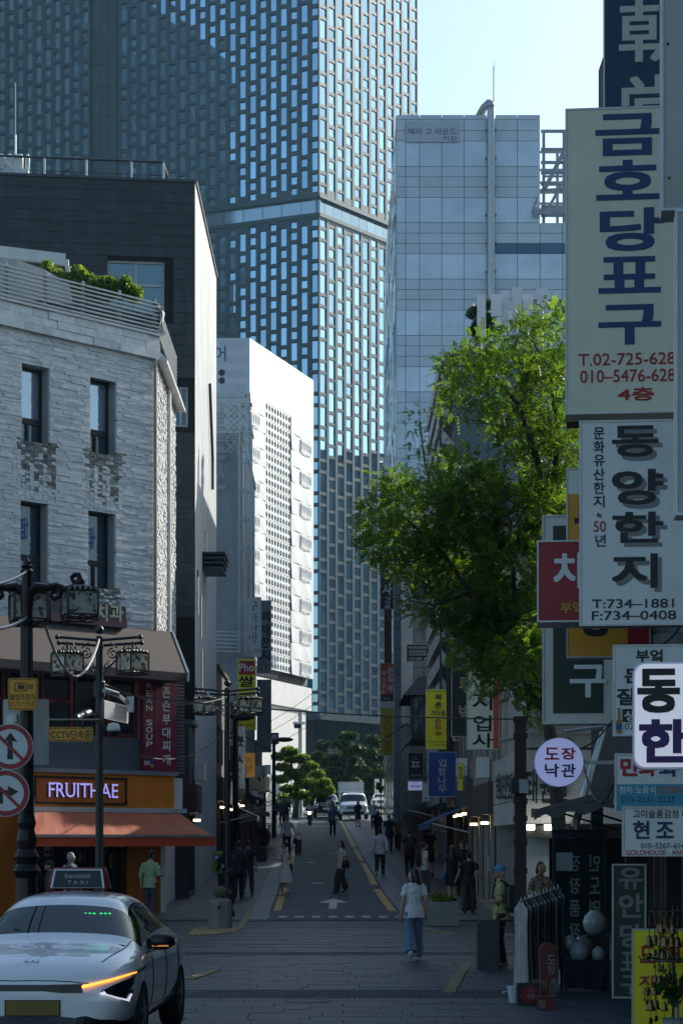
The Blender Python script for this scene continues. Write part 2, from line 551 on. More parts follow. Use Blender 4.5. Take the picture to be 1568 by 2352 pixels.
def slab_parts(lst, name, mat, limit, parent):
    me = MB().box((0, 0, 0), (1, 1, 1)).mesh(name, mat)
    lst = sorted(lst, key=lambda s: s[2] + (0 if abs((s[0] + s[1]) / 2) < .157 * s[2] else 60))
    mb = MB(); off = Vector(root_loc(parent))
    for i, (x0, x1, y0, y1, z) in enumerate(lst):
        c = ((x0 + x1) / 2, (y0 + y1) / 2, z - .02); sz = (x1 - x0, y1 - y0, .04)
        if i < limit:
            o = bpy.data.objects.new(name, me); COL.objects.link(o); o.parent = parent
            o.location = Vector(c) - off; o.scale = sz
            o.rotation_euler = (random.uniform(-.002, .002), random.uniform(-.002, .002), random.uniform(-.003, .003))
        else: mb.box(c, sz)
    if mb.v: mb.build(name, mat, parent, kind='stuff')
slab_parts(slabs, 'paving_slab', SLAB, 240, cross)
slab_parts(rough, 'rough_slab', ROUGHSLAB, 60, cross)

# kerb stones along both sides of the road
KERB = M('kerb_stone', (.13, .155, .17), .6, var=.2, piece=.3, bump=.25, bscale=30)
kl = struct(MB().box((XL(60) - .4, 60, G(60) - .05), (.3, .3, .02)).build('kerb', KERB))
kr = struct(MB().box((XR(60) + .5, 60, G(60) - .05), (.3, .3, .02)).build('kerb', KERB))
def kerb_row(parent, xa, wid):
    n = 0
    y = Y0R + .02
    while y < 150:
        l = 1.0
        p0 = (xa(y), y, G(y) + .002); p1 = (xa(y + l - .03), y + l - .03, G(y + l) + .002)
        mb = MB()
        zz = Vector((0, 0, .012))
        b = [Vector(p0), Vector((p0[0] + wid, p0[1], p0[2])), Vector((p1[0] + wid, p1[1], p1[2])), Vector(p1)]
        mb.hexa([q - zz for q in b] + [q + zz * .6 for q in b])
        mb.build('kerb_stone', KERB, parent)
        y += l
kerb_row(kl, lambda y: XL(y) - .66, .5)
kerb_row(kr, lambda y: XR(y) + .16, .68)

# painted markings
YELLOW = M('road_paint_yellow', (.42, .26, .045), .6, var=.35, scale=6, dirt=.5)
WPAINT = M('road_paint_white', (.42, .44, .44), .6, var=.3, scale=6, dirt=.5)
mk = MB()
def stripe(xf, y0, y1, wd, dz=.005):
    n = max(1, int((y1 - y0) / 2)); ys = [y0 + (y1 - y0) * i / n for i in range(n + 1)]
    for a, b in zip(ys, ys[1:]):
        mk.quad((xf(a), a, G(a) + dz), (xf(a) + wd, a, G(a) + dz), (xf(b) + wd, b, G(b) + dz), (xf(b), b, G(b) + dz))
for a, b in ((58.5, 70), (71.5, 84), (86, 104), (106, 122)): stripe(lambda y: XL(y) - .08, a, b, .2)
for a, b in ((58.5, 69), (71.5, 88), (90, 104), (106, 150)): stripe(lambda y: XR(y) - .12, a, b, .22)
struct(mk.build('lane_line', YELLOW))
mk = MB()
c = PG(765, 2075); yc = c.y; gz = lambda y: G(y) + .005
def fl(pts): mk.add([(x, y, gz(y)) for x, y in pts], [tuple(range(len(pts)))])
fl([(c.x - .11, yc - 2.6), (c.x + .11, yc - 2.6), (c.x + .11, yc + .3), (c.x - .11, yc + .3)])
fl([(c.x - .42, yc + .3), (c.x + .42, yc + .3), (c.x, yc + 2.4)])
struct(mk.build('arrow_marking', WPAINT))
mk = MB()
for i in range(9):
    x = -2.05 + i * .43
    fl([(x, Y0R + 1.0), (x + .22, Y0R + 1.0), (x + .22, Y0R + 1.6), (x, Y0R + 1.6)])
for px in (700, 716, 733, 752):
    q = PG(px, 1898); fl([(q.x, q.y), (q.x + .3, q.y), (q.x + .3, q.y + 1.2), (q.x, q.y + 1.2)])
for px, py in ((703, 1982), (760, 1960), (716, 2030)):
    q = PG(px, py); fl([(q.x, q.y), (q.x + .35, q.y), (q.x + .35, q.y + .5), (q.x, q.y + .5)])
struct(mk.build('crossing_line', WPAINT))
# yellow corner kerbs, raised stone
CKERB = M('yellow_kerb', (.25, .20, .09), .8, var=.5, scale=9, dirt=.7, bump=.3)
def kerb_run(pts, label=None):
    root = struct(MB().box(PG(*pts[0], -.06), (.2, .2, .04)).build('kerb', CKERB))
    for a, b in zip(pts, pts[1:]):
        A, B = PG(*a), PG(*b)
        MB().bar(A - Vector((0, 0, .01)), B - Vector((0, 0, .01)), .17, .06).build('kerb_stone', CKERB, root)
kerb_run([(575, 2090), (566, 2110), (553, 2132), (530, 2140), (495, 2146), (440, 2150)])
kerb_run([(982, 2134), (1010, 2142), (1055, 2146), (1120, 2146), (1190, 2150)])
kerb_run([(1072, 2215), (1055, 2240), (1040, 2265), (1030, 2282)])
kerb_run([(496, 2230), (470, 2238), (436, 2250)])
TACT = M('tactile_paving', (.30, .21, .07), .7, var=.3, scale=4, bump=1.0, bscale=18, dirt=.3)
tb = MB(); A = [PG(p, q, .012) for p, q in ((430, 2148), (545, 2142), (542, 2128), (448, 2132))]
tb.quad(*A); struct(tb.build('tactile_paving', TACT))

# ------------------------------------------------------------------ building helpers
def wall_holes(mb, pl, u0, u1, v0, v1, holes, depth=.25, w=0.0, mi=0):
    us = sorted({u0, u1, *[h[0] for h in holes], *[h[2] for h in holes]}); us = [u for u in us if u0 <= u <= u1]
    vs = sorted({v0, v1, *[h[1] for h in holes], *[h[3] for h in holes]}); vs = [v for v in vs if v0 <= v <= v1]
    for a, b in zip(us, us[1:]):
        for c, d in zip(vs, vs[1:]):
            um, vm = (a + b) / 2, (c + d) / 2
            if any(h[0] < um < h[2] and h[1] < vm < h[3] for h in holes): continue
            mb.quad(pl.pt(a, c, w), pl.pt(b, c, w), pl.pt(b, d, w), pl.pt(a, d, w), mi)
    for a, c, b, d in holes:
        f, k = w, w - depth
        mb.quad(pl.pt(a, c, f), pl.pt(a, c, k), pl.pt(b, c, k), pl.pt(b, c, f), mi)
        mb.quad(pl.pt(a, d, f), pl.pt(b, d, f), pl.pt(b, d, k), pl.pt(a, d, k), mi)
        mb.quad(pl.pt(a, c, f), pl.pt(a, d, f), pl.pt(a, d, k), pl.pt(a, c, k), mi)
        mb.quad(pl.pt(b, c, f), pl.pt(b, c, k), pl.pt(b, d, k), pl.pt(b, d, f), mi)
def slab_block(mb, X0, X1, Y0, Y1, z0, z1, mi=0):
    return mb.box(((X0 + X1) / 2, (Y0 + Y1) / 2, (z0 + z1) / 2), (X1 - X0, Y1 - Y0, z1 - z0), 0, mi)
def frame_rect(mb, pl, u0, v0, u1, v1, t, w0, w1, mi=0):
    mb.ob(pl, u0, u1, v0, v0 + t, w0, w1, mi); mb.ob(pl, u0, u1, v1 - t, v1, w0, w1, mi)
    mb.ob(pl, u0, u0 + t, v0 + t, v1 - t, w0, w1, mi); mb.ob(pl, u1 - t, u1, v0 + t, v1 - t, w0, w1, mi)
def window(parent, pl, u0, v0, u1, v1, w=-.2, t=.06, fm=None, gm=None, bars=(), hbars=()):
    mb = MB(); frame_rect(mb, pl, u0, v0, u1, v1, t, w - .04, w + .05)
    for b in bars: x = u0 + (u1 - u0) * b; mb.ob(pl, x - t / 2, x + t / 2, v0 + t, v1 - t, w - .04, w + .045)
    for b in hbars: z = v0 + (v1 - v0) * b; mb.ob(pl, u0 + t, u1 - t, z - t / 2, z + t / 2, w - .04, w + .04)
    f = mb.build('window', fm or DARKMETAL, parent)
    g = MB().ob(pl, u0 + t * .5, u1 - t * .5, v0 + t * .5, v1 - t * .5, w - .03, w - .005).build('pane', gm or DGLASS, f)
    return f
SKYGLASS = glass('sky_glass', (.30, .38, .46), .03, metal=.75, piece=.25)
LEFT = lambda X: Plane(X, 0, 0, 1)                # wall on the left of the street, facing right; u = y
class RightP(Plane): pass
def RIGHT(X): return Plane(X, 0, 0, -1)           # wall on the right, facing left; u = -y

# ------------------------------------------------------------------ lattice tower
tw = thing('tower', 'dark glass tower with staggered tall and short windows, by far the tallest building', 'skyscraper', (-3.06, 300, G(300)))
TLf = Plane(-3.06, 300, .911, -.412); TRt = Plane(-3.06, 300, .573, .82)
LATT = M('tower_frame', (.042, .080, .10), .5, metal=.1, var=.12, scale=.15)
TPANE = glass('tower_pane', (.42, .64, .80), .02, metal=.8, piece=.3)
TBODY = M('tower_core', (.01, .012, .014), .6, var=0)
BANDG = glass('tower_band_glass', (.38, .47, .54), .06, metal=.7, piece=.2)
Zb, Zm0, Zm1, Zt = 19.5, 88.2, 91.3, 137.2
body = MB()
c0 = TLf.pt(0, 0); l0 = TLf.pt(-66, 0); r0 = TRt.pt(25, 0); bk = l0 + (r0 - c0)
def poly_block(mb, pts, z0, z1, mi=0):
    n = len(pts)
    mb.add([(p.x, p.y, z0) for p in pts] + [(p.x, p.y, z1) for p in pts], [tuple(reversed(range(n))), tuple(range(n, 2 * n))] + [(i, (i + 1) % n, n + (i + 1) % n, n + i) for i in range(n)], mi)
ins = lambda w: [TLf.pt(-66, 0, -w), TLf.pt(0, 0) - (TLf.N + TRt.N) * .845 * w, TRt.pt(25, 0, -w), bk]
poly_block(body, ins(1.0), -2, Zt)
body.build('core', TBODY, tw)
panes, bays = [], []
lat = MB()
def lattice(pl, ncol, pitch, sgn, floors0, z0, z1, skip=None, mull=.46, fd=.38):
    nf = max(1, round((z1 - z0) / 4.587)); per = (z1 - z0) / nf
    tall, short, gap = per * .555, per * .25, per * .0975
    for c in range(ncol):
        a = sgn * c * pitch; b = sgn * (c + 1) * pitch
        u0, u1 = min(a, b), max(a, b)
        if skip and skip(u0, u1, z0): 
            continue
        lat.ob(pl, u0, u0 + mull / 2, z0, z1, -fd, 0); lat.ob(pl, u1 - mull / 2, u1, z0, z1, -fd, -.001)
        off = 0 if c % 2 == 0 else per / 2
        z = z0 - per + off - (tall / 2)
        segs = []
        while z < z1:
            segs.append((z, z + tall)); segs.append((z + tall + gap, z + tall + gap + short)); z += per
        prev = z0
        for s0, s1 in segs:
            s0c, s1c = max(s0, z0 + .3), min(s1, z1 - .3)
            if s1c - s0c < .35: continue
            lat.ob(pl, u0 + mull / 2, u1 - mull / 2, prev, s0c, -fd, -.03)
            panes.append((pl, u0 + mull / 2 - .02, u1 - mull / 2 + .02, s0c - .03, s1c + .03, -fd - .06, -fd + .02))
            prev = s1c
        lat.ob(pl, u0 + mull / 2, u1 - mull / 2, prev, z1, -fd, -.03)
ub0, ub1 = TLf.px(212, 200)[0], TLf.px(266, 200)[0]
skipf = lambda u0, u1, z0: z0 > 80 and u0 > ub0 - .8 and u1 < ub1 + .8
lattice(TLf, 41, 1.59, -1, 0, Zm1, Zt, skipf)
lattice(TLf, 41, 1.59, -1, 0, Zb, Zm0)
lattice(TRt, 12, 2.083, 1, 0, Zm1, Zt, mull=.56, fd=.2)
lattice(TRt, 12, 2.083, 1, 0, Zb, Zm0, mull=.56, fd=.2)
for pl, a, b in ((TLf, -66, 0), (TRt, 0, 25)):
    for z0, z1 in ((Zm1 - .5, Zm1), (Zm0, Zm0 + .5), (Zb - .7, Zb)):
        lat.ob(pl, a, b, z0, z1, -.5, .12)
lat.build('lattice', LATT, tw, kind='stuff')
def inview(b):
    p = b[0].pt((b[1] + b[2]) / 2, (b[3] + b[4]) / 2)
    x = CX + p.x / p.y * F; yy = HY - (p.z - CZ) / p.y * F
    ok = 0 < x < 1568 and 0 < yy < 1640 and not (x > 905 and yy > 270) and not (x < 480 and yy > 420) and not (x < 720 and yy > 900)
    return (b[2] - b[1]) * (b[4] - b[3]) + (100 if ok else 0) + (5 if b[0] is TLf else 0)
pieces(tw, panes, 'window', TPANE, 300, inview, jit=.006)
bandp = []
for i in range(22): bandp.append((TLf, -66 + i * 3 + .05, -66 + i * 3 + 2.95, Zm0 + .5, Zm1 - .5, -.62, -.55))
for i in range(12): bandp.append((TRt, i * 2.083 + .03, i * 2.083 + 2.05, Zm0 + .5, Zm1 - .5, -.62, -.55))
pieces(tw, bandp, 'band_window', BANDG, 60, jit=.004)
baym = MB()
bayp = []
z = Zm1
while z < Zt:
    for i in range(3):
        w3 = (ub1 - ub0) / 3
        for zz, hh in ((z, 1.5), (z + 1.55, 3.0)):
            bayp.append((TLf, ub0 + i * w3 + .06, ub0 + (i + 1) * w3 - .06, zz + .05, zz + hh - .05, -.4, -.3))
    z += 4.587
pieces(tw, bayp, 'bay_window', glass('bay_glass', (.16, .23, .25), .03, metal=.7, piece=.3), 80, jit=.003)
MB().ob(TLf, ub0 - .3, ub1 + .3, Zm1, Zt, -.7, -.42).build('bay_backing', TBODY, tw)
lob = []
for i in range(21): lob.append((TLf, -66 + i * 3 + .06, -66 + i * 3 + 2.94, G(300), Zb - .7, -.9, -.8))
for i in range(9): lob.append((TRt, i * 2.77 + .06, i * 2.77 + 2.71, G(300), Zb - .7, -.9, -.8))
pieces(tw, lob, 'lobby_window', glass('lobby_glass', (.006, .014, .016), .12, spec=.15), 60)

# the office tower beside it, left of the picture: the lattice tower's glass mirrors it
nb = thing('office_tower', 'dark office tower across the plaza, seen only mirrored in the glass of the lattice tower', 'skyscraper', (-104.6, 234, G(234)))
A = Vector((-104.6, 234, 0)); e1 = Vector((.412, .911, 0)); e2 = Vector((-.911, .412, 0))
mb = MB(); poly_block(mb, [A, A + e1 * 60, A + e1 * 60 + e2 * 70, A + e2 * 70], 0, 152)
NBM = paver_mat('office_wall', (.035, .05, .052), (.06, .085, .09), (.02, .025, .026), 3.0, 2.2)
mb.build('wall', M('office_wall_dark', (.012, .024, .028), .4, var=.4, scale=.25), nb)
nbp = []
for pl in (Plane(A.x, A.y, e1.x, e1.y), Plane(A.x + e2.x * 70, A.y + e2.y * 70, -e2.x, -e2.y)):
    L_ = 60 if pl.U.dot(e1) > .9 else 70
    for k in range(30):
        nbp.append((pl, 1, L_ - 1, 6 + k * 4.8, 8.4 + k * 4.8, -.1, .06))
pieces(nb, nbp, 'window', glass('office_glass', (.05, .09, .10), .08, metal=.5, piece=.4), 60)

# two more blocks out of frame that the tower's glass mirrors
ab = thing('apartment_block', 'sunlit beige block left of the street, seen only mirrored in the tower glass', 'building', (-95, 208, G(208)))
A = Vector((-95, 208, 0)); e1 = Vector((.66, -.75, 0)); e2 = Vector((-.75, -.66, 0))
mb = MB(); poly_block(mb, [A, A + e2 * 18, A + e2 * 18 + e1 * 26, A + e1 * 26], 0, 112); mb.build('wall', M('block_beige', (.34, .30, .26), .8, var=.2, scale=.2), ab)
pl = Plane(A.x + e1.x * 26, A.y + e1.y * 26, -e1.x, -e1.y)
bp = [(pl, 1 + i * 3.2, 3.2 + i * 3.2, 40 + k * 3.6, 42 + k * 3.6, -.1, .08) for i in range(8) for k in range(19) if (i * 7 + k * 3) % 5]
pieces(ab, bp, 'window', glass('block_glass', (.05, .08, .10), .1, metal=.3, piece=.5), 130)
cr_ = MB()
for k in range(14): cr_.bar(pl.pt(12, 60 + k * 4, 3), pl.pt(14, 64 + k * 4, 3), .5); cr_.bar(pl.pt(14, 60 + k * 4, 3), pl.pt(12, 64 + k * 4, 3), .5)
for u in (12, 14): cr_.bar(pl.pt(u, 0, 3), pl.pt(u, 122, 3), .7)
cr_.bar(pl.pt(2, 117, 3), pl.pt(32, 121, 3), 1.0)
ko = thing('tower_crane', 'orange tower crane seen only mirrored in the tower glass', 'crane', tuple(pl.pt(13, 0, 3))); cr_.build('mast', M('crane_orange', (.60, .16, .03), .6), ko)
hb_ = thing('dark_block', 'dark block right of the tower, seen only mirrored in the tower glass', 'building', (90, 360, G(360)))
mb = MB(); slab_block(mb, 78, 104, 316, 420, 0, 71); mb.build('wall', M('office_wall_dark', (.012, .024, .028)), hb_)
pieces(hb_, [(RIGHT(78), -418 + i * 6, -413 + i * 6, 10 + k * 5, 13 + k * 5, -.1, .08) for i in range(17) for k in range(12)], 'window', glass('office_glass', (.05, .09, .10)), 204)

# ------------------------------------------------------------------ pale panelled building on the right
pb = thing('office_building', 'tall pale building clad in square grey panels with a silver duct up its front', 'building', (9, 118, G(118)))
PF = Plane(0, 118, 1, 0); PS = RIGHT(3.0)
zt = ZA(264, 118); zt2 = ZA(512, 118); xr1 = XA(1239.5, 118)
PCORE = M('panel_core', (.20, .22, .24), .7)
mb = MB(); slab_block(mb, 3.06, xr1 - .05, 118.1, 152, 0, zt - .1); slab_block(mb, xr1 - .05, 16.5, 118.1, 152, 0, zt2 - .1)
mb.build('core', PCORE, pb)
PANEL = M('alu_panel', (.60, .67, .74), .45, metal=.0, var=.06, scale=.6, piece=.10, dirt=.10)
VISION = M('vision_glass', (.58, .66, .74), .28, metal=.2, var=.16, scale=.55, piece=.10, spec=.8)
BLUEG = glass('blue_glass', (.03, .10, .17), .06, metal=.2, piece=.3)
cols = [910, 931, 963, 1014, 1065, 1117, 1135, 1187, 1239.5, 1291, 1343, 1395, 1447]
rows = [263.5, 275, 300, 324]
y = 324
while y < 1480:
    rows += [y + 58, y + 82, y + 105.5, y + 129.5]; y += 129.5
pan, vis, blu = [], [], []
for i in range(len(cols) - 1):
    for j in range(len(rows) - 1):
        if cols[i] >= 1239 and rows[j] < 511: continue
        b = (PF, XA(cols[i], 118) + .014, XA(cols[i + 1], 118) - .014, ZA(rows[j + 1], 118) + .014, ZA(rows[j], 118) - .014, -.08, 0.0)
        tall = rows[j + 1] - rows[j] > 50
        if abs(rows[j + 1] - 583) < 3 and cols[i] >= 1135: blu.append(b)
        elif abs(rows[j + 1] - 712.5) < 3 and cols[i] >= 1187: blu.append(b)
        elif tall: vis.append(b)
        else: pan.append(b)
pieces(pb, pan, 'panel', PANEL, 220, lambda b: b[4])
pieces(pb, vis, 'window_panel', VISION, 80, lambda b: b[4], jit=.002)
pieces(pb, blu, 'blue_window', BLUEG, 12)
side = []
for k in range(17):
    y0 = 118.2 + k * 2
    z = 1.0
    while z < zt - 1:
        side.append((PS, -(y0 + 1.97), -y0, z, min(z + 2.98, zt), -.05, .04)); z += 3.02
pieces(pb, side, 'side_window', glass('side_glass', (.20, .27, .33), .08, metal=.6, piece=.5), 60, lambda b: b[4], jit=.01)
d = MB(); xd = XA(1126, 118)
pts = [(xd, 117.6, ZA(y, 118)) for y in range(700, 250, -8)]
rr = [.205 if i % 2 else .222 for i in range(len(pts))]
d.tube(pts, rr, 12)
d.tube([(xd, 117.6, ZA(252, 118)), (xd, 117.6, ZA(246, 118)), (xd - .1, 117.8, ZA(240, 118)), (xd - .35, 118.4, ZA(243, 118)), (XA(1098, 118), 119, ZA(262, 118))], .22, 12)
d.build('duct', STEEL, pb, smooth=True)
for y in range(300, 690, 65): MB().box((xd, 117.85, ZA(y, 118)), (.6, .5, .05)).build('duct_bracket', STEEL, pb)
mb = MB(); mb.tube([(XA(1135, 118), 118.6, zt), (XA(1135, 118), 118.6, ZA(150, 118))], .03, 6)
for a in (-1, 1): mb.tube([(XA(1135, 118), 118.6, ZA(152, 118)), (XA(1135 + a * 2.5, 118), 118.6, ZA(144, 118))], .012, 4)
mb.tube([(XA(1135, 118), 118.6, ZA(150, 118)), (XA(1135, 118), 118.6, ZA(134, 118))], .012, 4)
mb.build('lightning_rod', DARKMETAL, pb)
tr = MB()                                          # open steel roof frame on the lower wing
x0, x1 = xr1 + .08, 16.3
for x in (x0 + .15, x0 + 1.25, x0 + 3.0):
    for yy in (118.4, 122): tr.bar((x, yy, zt2 - .1), (x, yy, ZA(296, 118)), .15)
for py in (296, 338, 368, 392, 418, 432, 470, 490):
    z = ZA(py, 118); tr.bar((x0, 118.4, z), (x1, 118.4, z), .10, .16); tr.bar((x0, 122, z), (x1, 122, z), .08, .12)
tr.bar((x0 + .2, 118.3, ZA(430, 118)), (x0 + 1.8, 118.3, ZA(298, 118)), .22)
tr.bar((x0 + .2, 118.3, ZA(490, 118)), (x0 + 1.3, 118.3, ZA(405, 118)), .16)
for i in range(3): tr.bar((x0 + .1, 118.4 + i * 1.3, ZA(400, 118)), (x1, 118.4 + i * .45, ZA(400, 118)), .1)
tr.bar((XA(1222, 118), 117.6, ZA(492, 118)), (x1, 117.6, ZA(492, 118)), .2, .25); tr.bar((XA(1222, 118), 117.6, ZA(492, 118)), (XA(1236, 118), 118, ZA(453, 118)), .15)
tr.build('roof_frame', M('frame_steel', (.30, .33, .36), .5, var=.15), pb)
sg = MB().ob(PF, XA(931.5, 118), XA(1052, 118), ZA(327, 118), ZA(280, 118), .02, .1).build('sign_panel', M('pale_panel', (.46, .50, .55), .4, var=.05), pb)
t = MB(); T(t, PF, '메리 고 라운드', 937, 296, 1047, 311, .11, .01); T(t, PF, '키친', 1016, 314, 1047, 325, .11, .01)
t.build('lettering', M('ink_slate', (.10, .12, .16), .5, var=0), sg)

# ------------------------------------------------------------------ white perforated building
wb = thing('white_building', 'white building with perforated and folded metal facade panels and a plain base', 'building', (-10, 190, G(190)))
wx0 = XA(573, 185)
WF = Plane(wx0, 185, .303, 1.0)
ulen = WF.px(719.5, 1200)[0]
WHITE = M('white_metal_panel', (.60, .62, .64), .45, var=.05, scale=.7, piece=.06)
WALLW = M('white_render', (.56, .56, .55), .7, var=.08, dirt=.1)
ztop = ZA(776, 185); zlow = WF.px(666, 1548)[1]
E = WF.pt(ulen, 0); Lw = Vector((-1.0, .0, 0))
mb = MB()
poly_block(mb, [WF.pt(.05, 0, -.7), WF.pt(ulen - .05, 0, -.7), WF.pt(ulen, 0, -12) + Vector((0, 3, 0)), WF.pt(0, 0, -12)], 0, ztop - .3)
mb.build('core', M('white_core', (.03, .035, .04), .8), wb)
zb2 = WF.px(666, 1572)[1]
mb = MB(); mb.ob(WF, 0, ulen - 1.6, 0, zlow - 2.2, -1.1, -.25); mb.build('base_wall', WALLW, wb)
mb = MB(); mb.ob(WF, -.1, ulen - .8, zlow - 3.0, zlow - .9, -.24, .1); mb.build('sign_band', WALLW, wb)
t = MB(); T(t, WF, '종경찰서', 612, 1503, 636, 1523, .13, .02); T(t, WF, 'police station', 612, 1526, 636, 1534, .13, 0)
t.build('lettering', INKBLUE, wb)
topb = MB(); topb.ob(WF, 0, ulen, ztop - 4.6, ztop, -.9, .02); topb.build('parapet', WHITE, wb)
topb = MB(); topb.ob(WF, ulen - 1.1, ulen, zlow, ztop - 4.6, -.9, .02); topb.build('corner_panel', WHITE, wb)
def oct_holes(mb, pl, u0, u1, v0, v1, nu, nv, w, rx=.33, ry=.36, hole=lambda i, j: True):
    du, dv = (u1 - u0) / nu, (v1 - v0) / nv
    for i in range(nu):
        for j in range(nv):
            a, c = u0 + i * du, v0 + j * dv
            if not hole(i, j):
                mb.quad(pl.pt(a, c, w), pl.pt(a + du, c, w), pl.pt(a + du, c + dv, w), pl.pt(a, c + dv, w)); continue
            cu, cv = a + du / 2, c + dv / 2
            out = []; inn = []
            for k in range(8):
                t = 2 * math.pi * (k + .5) / 8
                x, y = math.cos(t), math.sin(t); m = max(abs(x), abs(y))
                out.append(pl.pt(cu + x / m * du / 2, cv + y / m * dv / 2, w))
                inn.append((cu + x * rx * du, cv + y * ry * dv))
            i0 = [pl.pt(*q, w) for q in inn]; i1 = [pl.pt(*q, w - .12) for q in inn]
            b = len(mb.v)
            mb.add(out + i0 + i1, [(k, (k + 1) % 8, 8 + (k + 1) % 8, 8 + k) for k in range(8)] + [(8 + k, 8 + (k + 1) % 8, 16 + (k + 1) % 8, 16 + k) for k in range(8)])
            k4 = [pl.pt(a, c, w), pl.pt(a + du, c, w), pl.pt(a + du, c + dv, w), pl.pt(a, c + dv, w)]
            mb.add([k4[2], out[0], out[1], k4[3], out[2], out[3], k4[0], out[4], out[5], k4[1], out[6], out[7]],
                   [(0, 2, 1), (3, 5, 4), (6, 8, 7), (9, 11, 10)])
ua, ub = WF.px(609, 1200)[0], WF.px(667, 1200)[0]
uc = ulen - 1.1
nfl = 16
hf = (ztop - 4.6 - zlow) / nfl
for k in range(nfl):
    v0 = zlow + k * hf; v1 = v0 + hf
    mb = MB(); oct_holes(mb, WF, ua, ub, v0 + .02, v1 - .02, 9, 2, 0.0, .36, .40); mb.build('perforated_panel', WHITE, wb)
    for (q0, q1, ph) in ((0.0, ua, k % 2), (ub, uc, (k + 1) % 2)):
        n = 3; wd = (q1 - q0) / n
        mb = MB()
        for i in range(n):                          # folded panels: the lower edge of every other one leans out
            x0, x1 = q0 + i * wd, q0 + (i + 1) * wd
            d0 = .15 if (i + ph) % 2 else 0.05; d1 = .05 if (i + ph) % 2 else .15
            a, b2, c2, d2 = WF.pt(x0, v0, d0), WF.pt(x1, v0, d1), WF.pt(x1, v1, .06), WF.pt(x0, v1, .06)
            mb.add([a, b2, c2, d2], [(0, 1, 2), (0, 2, 3)] if (i + ph) % 2 else [(0, 1, 3), (1, 2, 3)])
            mb.add([a, b2, WF.pt(x1, v0, -.1), WF.pt(x0, v0, -.1)], [(0, 3, 2, 1)])
        if k % 2 == 0:
            s0 = q0 + (q1 - q0) * (.45 if q0 > 1 else 0); s1 = q0 + (q1 - q0) * (1.0 if q0 > 1 else .55)
            mb2 = MB(); oct_holes(mb2, WF, s0, s1, v0 + hf * .1, v1 - hf * .05, 5, 1, .17, .36, .40)
            mb2.build('perforated_panel', WHITE, wb)
        mb.build('folded_panel', WHITE, wb)
EL = Plane(wx0, 185, 1, -.02)
mb = MB(); mb.ob(EL, -9, -.01, ZA(905, 185), ztop, -.9, 0); mb.build('end_panel', M('white_end_panel', (.60, .62, .66), .5, var=.05, scale=1), wb)
mb = MB(); mb.ob(EL, -9, -.01, 0, ZA(905, 185), -.9, -.2); mb.build('end_wall', WALLW, wb)
t = MB(); T(t, EL, '어', 492, 795, 519, 830, .02, .02); t.build('lettering', M('ink_violet', (.12, .10, .35), .5, var=0), wb)
for py in (856, 874):
    cu, cv = EL.px(509.5, py)
    MB().prism(EL, [(cu + .28 * math.cos(a * .524), cv + .28 * math.sin(a * .524)) for a in range(12)], .0, .03).build('vent', DARKMETAL, wb)
for ix in range(3):
    for iy in range(4):
        rg = MB(); cu, cv = EL.px(517 + ix * 19, 793 + iy * 33)
        for rad in (.14, .26, .36):
            for a in range(16):
                t0, t1 = a * math.pi / 8, (a + 1) * math.pi / 8
                rg.quad(EL.pt(cu + rad * math.cos(t0), cv + rad * math.sin(t0), .012), EL.pt(cu + (rad + .03) * math.cos(t0), cv + (rad + .03) * math.sin(t0), .012), EL.pt(cu + (rad + .03) * math.cos(t1), cv + (rad + .03) * math.sin(t1), .012), EL.pt(cu + rad * math.cos(t1), cv + rad * math.sin(t1), .012))
        rg.build('ring_pattern', M('ring_ink', (.45, .48, .54), .5, var=0), wb)

# ------------------------------------------------------------------ the bluish air between the buildings
hz = MB().box((0, 305, 77.0), (530, 690, 158)).build('haze', [])
hz['kind'] = 'stuff'
hm_ = bpy.data.materials.new('haze_air'); hm_.use_nodes = True
hm_.node_tree.nodes.clear()
_o = hm_.node_tree.nodes.new('ShaderNodeOutputMaterial'); _v = hm_.node_tree.nodes.new('ShaderNodeVolumePrincipled')
_v.inputs['Color'].default_value = (.42, .76, 1.0, 1); _v.inputs['Density'].default_value = HAZE; _v.inputs['Anisotropy'].default_value = .2
hm_.node_tree.links.new(_v.outputs[0], _o.inputs['Volume'])
hz.data.materials.append(hm_)

for i, (px, py, lab) in enumerate(((706, 2300, 'round iron manhole cover in the front of the crossing'), (870, 2175, 'round iron manhole cover in the middle of the crossing'))):
    q = PG(px, py); o = thing('manhole_cover', lab, 'manhole cover', tuple(q)); MB().lathe([(.33, -.02), (.33, .006), (.30, .010), (.28, .006)], q, 24).build('cover', M('manhole_iron', (.03, .032, .034), .5, metal=.3, var=.3, scale=30, bump=.6), o)
# ------------------------------------------------------------------ stone-clad corner building on the left
sb = thing('stone_building', 'white split-stone corner building with a roof terrace above an orange fruit shop', 'building', (-4.9, 57.5, G(57)))
SF = Plane(-4.9, 57.5, .669, .743)
SSX = -4.9
SL = LEFT(SSX)
uL = -9.0
zrail = SF.px(358, 774)[1]
zcan = SF.px(300, 1440)[1]
holes = [SF.box(*b) for b in ((50, 842, 114, 1016), (207, 870, 267, 1042), (47, 1153, 111, 1343), (203, 1175, 265, 1352))]
holes = [(h[0], h[1], h[2], h[3]) for h in holes]
STW = M('stone_backing', (.34, .34, .33), .9, var=.2)
mb = MB(); wall_holes(mb, SF, uL, 0, 3.0, zrail, holes, .42, -.06)
mb.build('wall', STW, sb)
STUCCO = M('rough_stucco', (.52, .52, .51), .95, var=.35, scale=8, bump=1.0, bscale=16)
mb = MB(); wall_holes(mb, SL, 57.5, 64.2, 0, zrail - .2, [], .1)
mb.quad(SL.pt(64.2, 0), SL.pt(64.2, 0) + Vector((-9, 0, 0)), SL.pt(64.2, zrail) + Vector((-9, 0, 0)), SL.pt(64.2, zrail))
mb.build('side_wall', STUCCO, sb)
